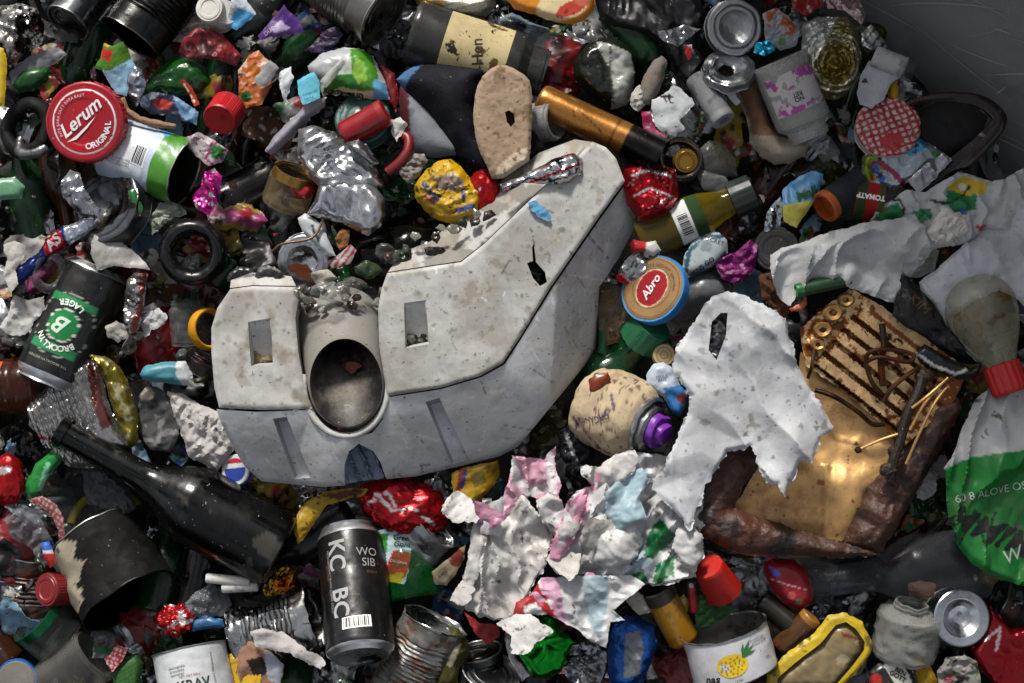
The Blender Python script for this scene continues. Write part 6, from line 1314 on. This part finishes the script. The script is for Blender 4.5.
scrap('grey_tissue', 'grey-white tissue bits right of the gold heater frame', 'tissue', [(918, 486), (930, 472), (938, 478), (936, 492), (926, 500), (916, 498)], 0, 'paper', 'a3a3a2', amp=4, wl=7, jag=1.5)
scrap('dirty_yellow_glass', 'dirty yellow glass end under the green printed bag', 'glass shard', [(980, 566), (986, 558), (998, 560), (1002, 576), (994, 588), (982, 584)], -10, 'dglass', '5a4410', amp=2, dome=6)
scrap('bubble_film', 'dark crinkled bubble film left of the big clear bottle', 'plastic film', [(800, 560), (818, 556), (838, 566), (830, 588), (836, 606), (822, 612), (808, 590)], -6, 'clear', '4c5054', amp=6, wl=10)
scrap('lattice_film', 'grey textured film strip under the heater frame', 'plastic film', [(700, 540), (716, 548), (744, 560), (752, 566), (738, 568), (718, 566), (702, 554)], 6, 'foil', '55585c', amp=2, wl=5)
scrap('brown_crumple', 'brown crumpled paper above the broken clear cup', 'paper', [(908, 584), (920, 580), (936, 584), (934, 596), (920, 600), (910, 596)], -4, 'paper', '5c4236', amp=3, wl=8)
scrap('dark_can_bit', 'dark glossy can side under the yellow spray can edge', 'can', [(556, 428), (570, 420), (584, 436), (596, 452), (590, 470), (574, 476), (560, 456)], -6, 'dglass', '1a1a1e', [('line', [(566, 434), (574, 456)], 2, '8a8c90')], amp=5, wl=12)
tube('dark_wire', 'thin bent grey wire above the pipe resting on the can bottom', 'wire', [(272, 252, 30), (282, 244, 34), (306, 240, 36), (316, 234, 34), (322, 222, 30)], 1.3, 'rusty', '6a5a4a')
scrap('white_oval', 'white oval plastic flake above the can bottom', 'plastic', [(297, 218), (304, 213), (316, 220), (326, 234), (333, 250), (336, 256), (328, 256), (314, 244), (302, 232)], 30, 'tin', 'aeb2b4', [('line', [(312, 226), (318, 240)], 1.5, '3a3a3a')], amp=1, dome=5, edge=6)
scrap('red_striped_scrap', 'red and white striped scrap right of the can bottom', 'wrapper', [(326, 262), (338, 256), (350, 244), (356, 250), (350, 264), (334, 268)], 22, 'film', 'a9a4a4', [('stripe', 35, 6, .45, '94182c')], amp=2)
scrap('brown_fluff', 'orange-brown rag wisp beside the white oval flake', 'rag', [(334, 238), (342, 228), (350, 230), (348, 246), (340, 250)], 22, 'paper', '8a6038', amp=3, wl=6)
scrap('spool', 'red spool-like lid left of the foil pouches', 'lid', [(288, 184), (296, 178), (310, 182), (316, 190), (306, 200), (294, 198)], 12, 'tin', '9a1c20', amp=2, dome=6)

for (x, y, r_, c_, mt, nm, lb) in ((300, 292, 12, '6d6e68', 'clear', 'clear_shard', 'clear plastic shard on the pipe behind the can bottom'), (325, 292, 14, '8b8c88', 'clear', 'clear_shard', 'larger clear shard over the pipe, right of the can bottom'),
        (352, 284, 13, '7c7a74', 'clear', 'clear_shard', 'clear shard between the pipe and the black bottle'), (368, 270, 12, '2c3a24', 'dglass', 'glass_shard', 'olive glass piece above the pipe gap'), (322, 278, 13, '9c978c', 'paper', 'paper_scrap', 'pale paper crumb among the glass above the pipe'), (268, 274, 15, '2c2a28', 'film', 'film_scrap', 'dark film scrap behind the left lobe of the grey foot'), (240, 276, 14, '5c5d5c', 'clear', 'clear_shard', 'clear plastic shard behind the left corner of the grey foot'),
        (400, 258, 14, '16240e', 'dglass', 'glass_shard', 'dark green glass piece where the black bottle meets the grey foot'), (436, 252, 12, '1a1a16', 'dglass', 'glass_shard', 'black glass piece at the bend of the grey foot'), (384, 250, 12, '6e6f6a', 'clear', 'clear_shard', 'clear shard on the black bottle above the grey foot'),
        (345, 408, 7, '8d8a80', 'paper', 'paper_scrap', 'small pale crumb inside the pipe mouth'), (352, 366, 8, '6a2c1a', 'film', 'film_scrap', 'reddish scrap inside the pipe')):
    rr = random.Random(int(x)); pl = [(x + r_ * rr.uniform(.6, 1.3) * math.cos(a), y + r_ * .8 * rr.uniform(.6, 1.2) * math.sin(a)) for a in np.linspace(0, 2 * PI, 8)[:-1]]
    zz = 52 if y > 400 else (38 if y > 350 else (62 if y > 290 else 46))
    scrap(nm, lb, 'shard' if 'shard' in nm else 'scrap', pl, zz, mt, c_, amp=4, wl=12, dome=4, edge=6)
scrap('black_infill', 'plain black liner inside the leather handle loop', 'infill', [(918, 108), (945, 100), (975, 104), (990, 116), (984, 134), (966, 150), (948, 160), (930, 158), (914, 140), (908, 122)], -6, 'rubber', '111113', amp=2, wl=30, dome=8, edge=12)  # plain black sheet that fills the area inside the loop

for nm_, poly_, z_, col_, st_ in (
    ('loose white flap of torn bag folded over the pink scrap', [(536, 500), (548, 492), (562, 500), (566, 520), (556, 540), (548, 528), (540, 518)], 40, 'c9c8c6', None),
    ('pale blue translucent flap in the middle of the torn bags', [(604, 494), (622, 476), (642, 468), (650, 480), (640, 500), (646, 518), (620, 530), (606, 516)], 50, '9db6bf', None),
    ('pink film flap along the left side of the torn bags', [(550, 560), (552, 540), (562, 518), (574, 500), (588, 494), (584, 516), (572, 540), (560, 562)], 50, 'cc93aa', [('line', [(574, 506), (560, 545)], 2.6, 'd4ccd0')]),
    ('white fold hanging between the pink flap and green leaf print', [(590, 520), (610, 512), (636, 524), (644, 544), (632, 562), (606, 570), (586, 560), (580, 540)], 48, 'c8c8c7', [('blot', 5, .6, 3, '77726a')]),
    ('white corner of torn bag next to the green leaf print', [(676, 530), (690, 520), (702, 534), (704, 556), (694, 572), (680, 562), (672, 546)], 44, 'c2c1be', None),
    ('crumpled whitish flap under the spray can', [(596, 470), (612, 456), (634, 450), (640, 462), (628, 478), (608, 488), (594, 482)], 46, 'c9c6c4', [('poly', [(590, 470), (602, 474), (600, 490), (588, 486)], 'd096ad')]),
    ('long white flap of torn bag beside the coffee label', [(474, 520), (484, 504), (494, 512), (486, 540), (480, 570), (470, 596), (460, 598), (466, 566)], 48, 'bebbb6', None)):
    sheet('bag_flap', nm_, 'torn bag', poly_, z_, 'film', col_, st_, amp=5, wl=40, dome=3, edge=4, curl=14, jag=1.6, step=1.8, gain=.6)

rr = random.Random(5)
for i in range(40):
    if i < 26: x, y, zz = rr.uniform(298, 384), rr.uniform(284, 312), 44
    else: x = rr.uniform(388, 520); y = 262 - (x - 388) * .42 + rr.uniform(-14, 2); zz = 52
    r_ = rr.uniform(4, 8); mt, c_ = rr.choice([('dglass', '3f403a'), ('dglass', '1c2a14'), ('clear', '8c8c86'), ('dglass', '66655c'), ('paper', '8d887c'), ('dglass', '26180e')])
    kind = 'paper_crumb' if mt == 'paper' else ('glass_shard' if mt == 'dglass' else 'clear_shard')
    pl = [(x + r_ * rr.uniform(.5, 1.3) * math.cos(a), y + r_ * rr.uniform(.5, 1.1) * math.sin(a)) for a in np.linspace(0, 2 * PI, 7)[:-1]]
    where = 'on the pipe of the grey foot' if i < 26 else 'on the sloping back of the grey foot'
    sheet(kind, {'paper_crumb': 'tiny pale paper crumb lying ', 'glass_shard': 'tiny dark glass shard lying ', 'clear_shard': 'tiny clear shard lying '}[kind] + where, 'crumb' if mt == 'paper' else 'shard', pl, zz, mt, c_, group=kind.replace('_', ' ') + 's ' + where, amp=2, wl=8, dome=2, edge=3, step=1.8, tilt=(rr.uniform(-.4, .4), rr.uniform(-.4, .4)))

rr = random.Random(9)
for i in range(13):
    x, y = rr.uniform(462, 690), rr.uniform(470, 632)
    if x < 500 and y < 505 or x > 660 and y < 500 or y > 600 and x > 640: continue
    r_ = rr.uniform(12, 24); cn, c_ = rr.choice([('white', 'c9c7c3'), ('white', 'bdbab4'), ('white', 'cfcecd'), ('pink', 'c990a8'), ('pale blue', 'a2b8c0')])
    pl = [(x + r_ * rr.uniform(.45, 1.3) * math.cos(a), y + r_ * rr.uniform(.4, 1.2) * math.sin(a)) for a in np.linspace(0, 2 * PI, rr.randint(7, 11))[:-1]]
    sheet('bag_scrap', f'small torn {cn} scrap lying on the torn bags', 'scrap', pl, rr.uniform(46, 60), 'film' if i % 3 else 'paper', c_, [('blot', 5, .58, i, '6f6a62')], group=f'small torn {cn} scraps on the torn bags', amp=3.5, wl=34, dome=1, edge=3, curl=9, jag=1.4, step=1.7, gain=.6, tilt=(rr.uniform(-.4, .4), rr.uniform(-.4, .4)))

scrap('paper_scrap', 'crumpled pale paper caught in the left square recess of the grey foot', 'scrap', [(252, 344), (262, 338), (271, 346), (272, 363), (253, 364)], 42, 'paper', '8a7c60', [('blot', 6, .3, 5, '3a3024')], amp=5, wl=10)
scrap('label_scrap', 'brown and white scrap darkened for shade in the right square recess of the grey foot', 'scrap', [(406, 336), (416, 333), (427, 334), (428, 344), (406, 347)], 42, 'film', '2c221a', [('blot', 5, .2, 3, 'a09888')], amp=5, wl=8)  # dark base colour also stands for the shaded bottom of the recess
# ================================================================== WHAT LIES DEEPER: repeats in the gaps
bpy.context.view_layer.update()
GW, GH, GS = 256, 172, 4
top = np.full((GH, GW), -999.0)
INV = HEAP.inverted()
def splat(o):
    if o.type == 'MESH':
        n = len(o.data.vertices); V = np.empty(n * 3); o.data.vertices.foreach_get('co', V); V = V.reshape(-1, 3)
        m = np.array(INV @ o.matrix_world); P = V @ m[:3, :3].T + m[:3, 3]; P *= 1000
        k = DIST / (DIST - P[:, 2]); X = (P[:, 0] * k + 512) / GS; Y = (341.5 - P[:, 1] * k) / GS
        i, j = np.clip(Y, 0, GH - 1).astype(int), np.clip(X, 0, GW - 1).astype(int)
        ok = (X >= 0) & (X < GW) & (Y >= 0) & (Y < GH)
        np.maximum.at(top, (i[ok], j[ok]), P[ok, 2])
    for c in o.children: splat(c)
for o in HEROES: splat(o)
cover = top > -900
def wall_side(x, y): return (x - 893) * .724 + (y - 45) * -.69 > -6    # beyond the foot of the container wall
rf = random.Random(12)
def dup(root, M, label=None):
    c = root.copy(); COL.objects.link(c); c.matrix_world = HEAP @ mm(M)
    if label: c['label'] = label
    for ch in root.children:
        d = ch.copy(); COL.objects.link(d); d.parent = c
    return c
def proto_wad(name, label, cat, group, r, A, wl, mat, col, stamps=None, flat=False, seed=1, sub=4, sq=1):
    o = wad_mb(r, A, wl, mat, col, stamps, sub, seed, flat, sq).build(name); tag(o, label, cat, group); return o
def proto_scrap(name, label, cat, group, R, mat, col, stamps, seed, flat=False, step=2.0, jag=1.6, dome=5):
    r = random.Random(seed); n = r.randint(6, 11); poly = []
    for i in range(n):
        a = 2 * PI * i / n + r.uniform(-.3, .3); q = R * r.uniform(.4, 1.2); poly.append((512 + q * math.cos(a) * 1.3, 341.5 + q * math.sin(a) * .8))
    mb = MB(); sheet_mb(mb, poly, 0, mat, col, stamps, amp=R * .34, wl=R * 1.6, gain=.5, curl=R * .5, dome=dome * .5, edge=R * .25, step=step, jag=jag, seed=seed, cen=Vector((0, 0, 0)))
    o = mb.build(name); tag(o, label, cat, group); return o
PROT = []
def P(w_, fn): PROT.append((w_, fn))
cols = [('silver foil', 'foil', '8a8b8d', 'foil'), ('dark red', 'film', '7a1418', 'wrapper'), ('grey', 'film', '77787a', 'plastic scrap'), ('off-white', 'paper', '9f9c97', 'paper scrap'), ('blue', 'film', '1d4478', 'wrapper'),
        ('green', 'film', '1d5228', 'wrapper'), ('yellow', 'film', '8f7414', 'wrapper'), ('brown', 'paper', '4d3526', 'cardboard scrap'), ('black', 'plastic', '101011', 'plastic scrap'), ('orange', 'film', '9a4a1a', 'wrapper'),
        ('pale blue', 'paper', '7493a8', 'paper scrap'), ('pink', 'film', '94406a', 'wrapper'), ('clear', 'clear', '9a9c9c', 'plastic film')]
k_ = 0
for cn, mt, cc, what in cols:
    for v in range(3):
        k_ += 1
        size = ('small', 'medium', 'larger')[v]
        st = ([('stripe', 20 + 37 * k_ % 90, (9, 15, 24)[v], .3, ('a9a6a2', 'a08a2c', '8c2024', '2c4f7c', '2c6a34')[k_ % 5]), ('circ', 512 + v * 4, 341, (2, 4, 7)[v], ('8c2024', 'b0aca6', '2c6a34')[k_ % 3])] if mt == 'film' else []) + [('blot', 9 - v * 2, .42, k_, 'a9a6a2' if cn not in ('off-white', 'clear') else '5d574f'), ('blot', 7, .5, k_ + 50, '2a2622')] if mt in ('film', 'paper') else [('blot', 9, .4, k_, '3a3632')]
        PROT.append(({'silver foil': 8, 'grey': 3, 'off-white': 5, 'black': 9, 'brown': 3, 'clear': 4}.get(cn, 2), proto_scrap(what.replace(' ', '_'), f'{size} crumpled {cn} {what} lodged in the gaps of the heap', what, f'{size} {cn} {what} pieces', (8, 17, 30)[v], mt, cc, st, 300 + k_, flat=(mt in ('foil', 'clear')), step=(1.5, 1.9, 2.3)[v]), (8, 17, 30)[v]))
for i, (cn, cc) in enumerate((('dark green', '0e3514'), ('brown', '331a0a'), ('black', '0c0d0c'), ('olive', '2c2c0c'), ('grey', '4f5452'))):
    for v, rr_ in enumerate((10, 28)):
        PROT.append((4, proto_scrap('glass_shard', f"{('small', 'large')[v]} {cn} glass shard lodged in the gaps of the heap", 'glass shard', f"{('small', 'large')[v]} {cn} glass shards", rr_, 'dglass', cc, None, 500 + i * 3 + v, step=2.2, jag=.2, dome=(3, 9)[v]), rr_))
PROT = [p if len(p) == 3 else (1, *p) for p in PROT]
def deep_bottle(cn, cc, mt, R, L, seed):
    t = bottle(f'{cn} bottle half buried deep in the heap', (512, 341.5, 0), (512 + L, 341.5, 0), R, cc, mt, neck=R * .42); t['group'] = f'{cn} bottles deep in the heap'; HEROES.remove(t)
    return t
BIG = [deep_bottle('dark green', '0c2a12', 'dglass', 22, 120, 1), deep_bottle('black', '0b0b0a', 'dglass', 24, 130, 2), deep_bottle('brown', '2c1608', 'dglass', 20, 110, 3), deep_bottle('clear grey', '6c6f70', 'clear', 20, 110, 4)]
for cn, cc, bd in (('silver', '8a8b8c', 'steel'), ('dark red', '6c0f14', 'tin'), ('dark', '1c1e22', 'tin')):
    t = drink_can(f'{cn} crushed drink can half buried deep in the heap', (512, 341.5, 0), (512 + 84, 341.5, 0), 24, cc, body=bd, crush=crusher(4, 20, len(cn), flat=.65, L=84), tab=False); t['group'] = f'{cn} drink cans deep in the heap'; HEROES.remove(t); BIG.append(t)
t = tin_can('rusty ribbed tin half buried deep in the heap', (512, 341.5, 0), (512 + 60, 341.5, 0), 27, '4a4744', body='rusty', inner='16120e', crush=crusher(2, 20, 6)); t['group'] = 'rusty tins deep in the heap'; HEROES.remove(t); BIG.append(t)
# big things first, in the gaps but well below the top layer
def rnd_rot(tiltmax):
    return Matrix.Rotation(rf.uniform(0, 2 * PI), 4, 'Z') @ Matrix.Rotation(rf.uniform(-tiltmax, tiltmax), 4, 'X') @ Matrix.Rotation(rf.uniform(-tiltmax, tiltmax), 4, 'Y')
placed = []
used = set()
def put(root, M):
    if root.name not in used:
        used.add(root.name); root.matrix_world = HEAP @ mm(M); return root
    return dup(root, M)
n = 0
for _ in range(4000):
    if n >= 150: break
    x, y = rf.uniform(-75, 1090), rf.uniform(-50, 735)
    i, j = min(GH - 1, max(0, int(y / GS))), min(GW - 1, max(0, int(x / GS))); out_ = x < -6 or x > 1030 or y < -6 or y > 688
    if wall_side(x + 40, y - 40): continue
    win = cover[max(0, i - 5):i + 6, max(0, j - 5):j + 6]
    if win.mean() > .7 and not out_: continue
    if any((x - a) ** 2 + (y - b) ** 2 < 28 ** 2 for a, b in placed): continue
    placed.append((x, y)); n += 1
    put(rf.choice(BIG), Matrix.Translation(pt(x, y, rf.uniform(-72, -38))) @ rnd_rot(.16) @ Matrix.Rotation(PI / 2, 4, 'Y') @ Matrix.Translation((0, 0, -50)))
for b in BIG:
    if b.name not in used:
        for c in list(b.children): bpy.data.objects.remove(c)
        bpy.data.objects.remove(b)
# scraps in two layers
bag_ = [p for p in PROT for _ in range(p[0])]
def scatter(N, z0, z1, gap, maxR, covlim, seed, minR=0):
    r = random.Random(seed); pl = []; c = 0
    for _ in range(N * 40):
        if c >= N: break
        x, y = r.uniform(-60, 1080), r.uniform(-40, 722)
        i, j = min(GH - 1, max(0, int(y / GS))), min(GW - 1, max(0, int(x / GS))); out_ = x < -6 or x > 1030 or y < -6 or y > 688
        if wall_side(x, y) or (cover[i, j] and not out_ and r.random() > .04): continue
        p = r.choice(bag_)
        if p[2] > maxR or p[2] < minR: continue
        win = top[max(0, i - 2):i + 3, max(0, j - 2):j + 3]
        if not out_ and (win > -900).mean() > covlim: continue
        if any(abs(x - a) < gap and abs(y - b) < gap for a, b in pl): continue
        pl.append((x, y)); c += 1
        M = Matrix.Translation(pt(x, y, r.uniform(z0, z1))) @ Matrix.Rotation(r.uniform(0, 2 * PI), 4, 'Z') @ Matrix.Rotation(r.uniform(-.7, .7), 4, 'X') @ Matrix.Rotation(r.uniform(-.7, .7), 4, 'Y')
        put(p[1], M)
scatter(370, -100, -60, 17, 40, .85, 21, 17)
scatter(300, -52, -20, 15, 31, .75, 24, 15)
scatter(170, -40, -10, 11, 12, .8, 22)
for p in PROT:
    if p[1].name not in used: bpy.data.objects.remove(p[1])
# fine crumbs nobody could count, lying on the grime and caught on what lies above
def crumbs(name, label, N, s0, s1, mat, cols_, seed):
    r = np.random.RandomState(seed); X = r.uniform(-20, 1044, N * 3); Y = r.uniform(-20, 703, N * 3)
    i = np.clip(Y / GS, 0, GH - 1).astype(int); j = np.clip(X / GS, 0, GW - 1).astype(int)
    ok = ~((X - 893) * .724 + (Y - 45) * -.69 > -6) & ~cover[i, j]
    X, Y = X[ok][:N], Y[ok][:N]; n = len(X); Z = r.uniform(-90, -20, n); S = r.uniform(s0, s1, n) ** 1.0
    ang = r.uniform(0, 2 * PI, (n, 5)); ang.sort(1); rad = r.uniform(.5, 1, (n, 5)) * S[:, None]
    k = (DIST - Z) / DIST; cx, cy = (X - 512) * k, (341.5 - Y) * k
    a1, a2 = r.uniform(-1.0, 1.0, n), r.uniform(-1.0, 1.0, n)
    lx, ly = rad * np.cos(ang), rad * np.sin(ang)
    Vt = np.stack([cx[:, None] + lx, cy[:, None] + ly, Z[:, None] + lx * a1[:, None] + ly * a2[:, None]], 2)
    Vb = Vt.copy(); Vb[:, :, 2] -= .8
    V = np.concatenate([Vt, Vb], 1).reshape(-1, 3); b = np.arange(n)[:, None] * 10
    K = np.array([C(c) for c in cols_])[r.randint(0, len(cols_), n)]; K = np.repeat(K, 10, axis=0)
    mb = MB(); mb.add(V, b + np.arange(5), mat, K, False)
    F = np.concatenate([b + np.array([q, q + 5, (q + 1) % 5 + 5, (q + 1) % 5]) for q in range(5)])
    mb.n = 0; mb.F.append(F); mb.M.append(np.zeros(len(F), int)); mb.S.append(np.zeros(len(F), bool))
    o = mb.build(name, sharp=0); tag(o, label, None, None, 'stuff'); return o
crumbs('glass_debris', 'small glass splinters strewn through the heap', 500, 1.5, 6, 'dglass', ['0d3514', '2c1608', '121211', '3f4441', '5d625f', '1f1c10'], 3)
crumbs('paper_litter', 'small torn paper and plastic crumbs strewn through the heap', 450, 1.0, 4.5, 'paper', ['8d8a85', '6a655d', 'a5a29d', '4a3c30', '7a2c28', '2c4a78', '7d6a1c', '2a2622', '33302c'], 4)
crumbs('foil_litter', 'small foil flakes strewn through the heap', 150, 1.2, 4.5, 'foil', ['9a9a9c', '77787a', '8c7a48', '7a2428'], 5)
print('objects', len(bpy.data.objects))
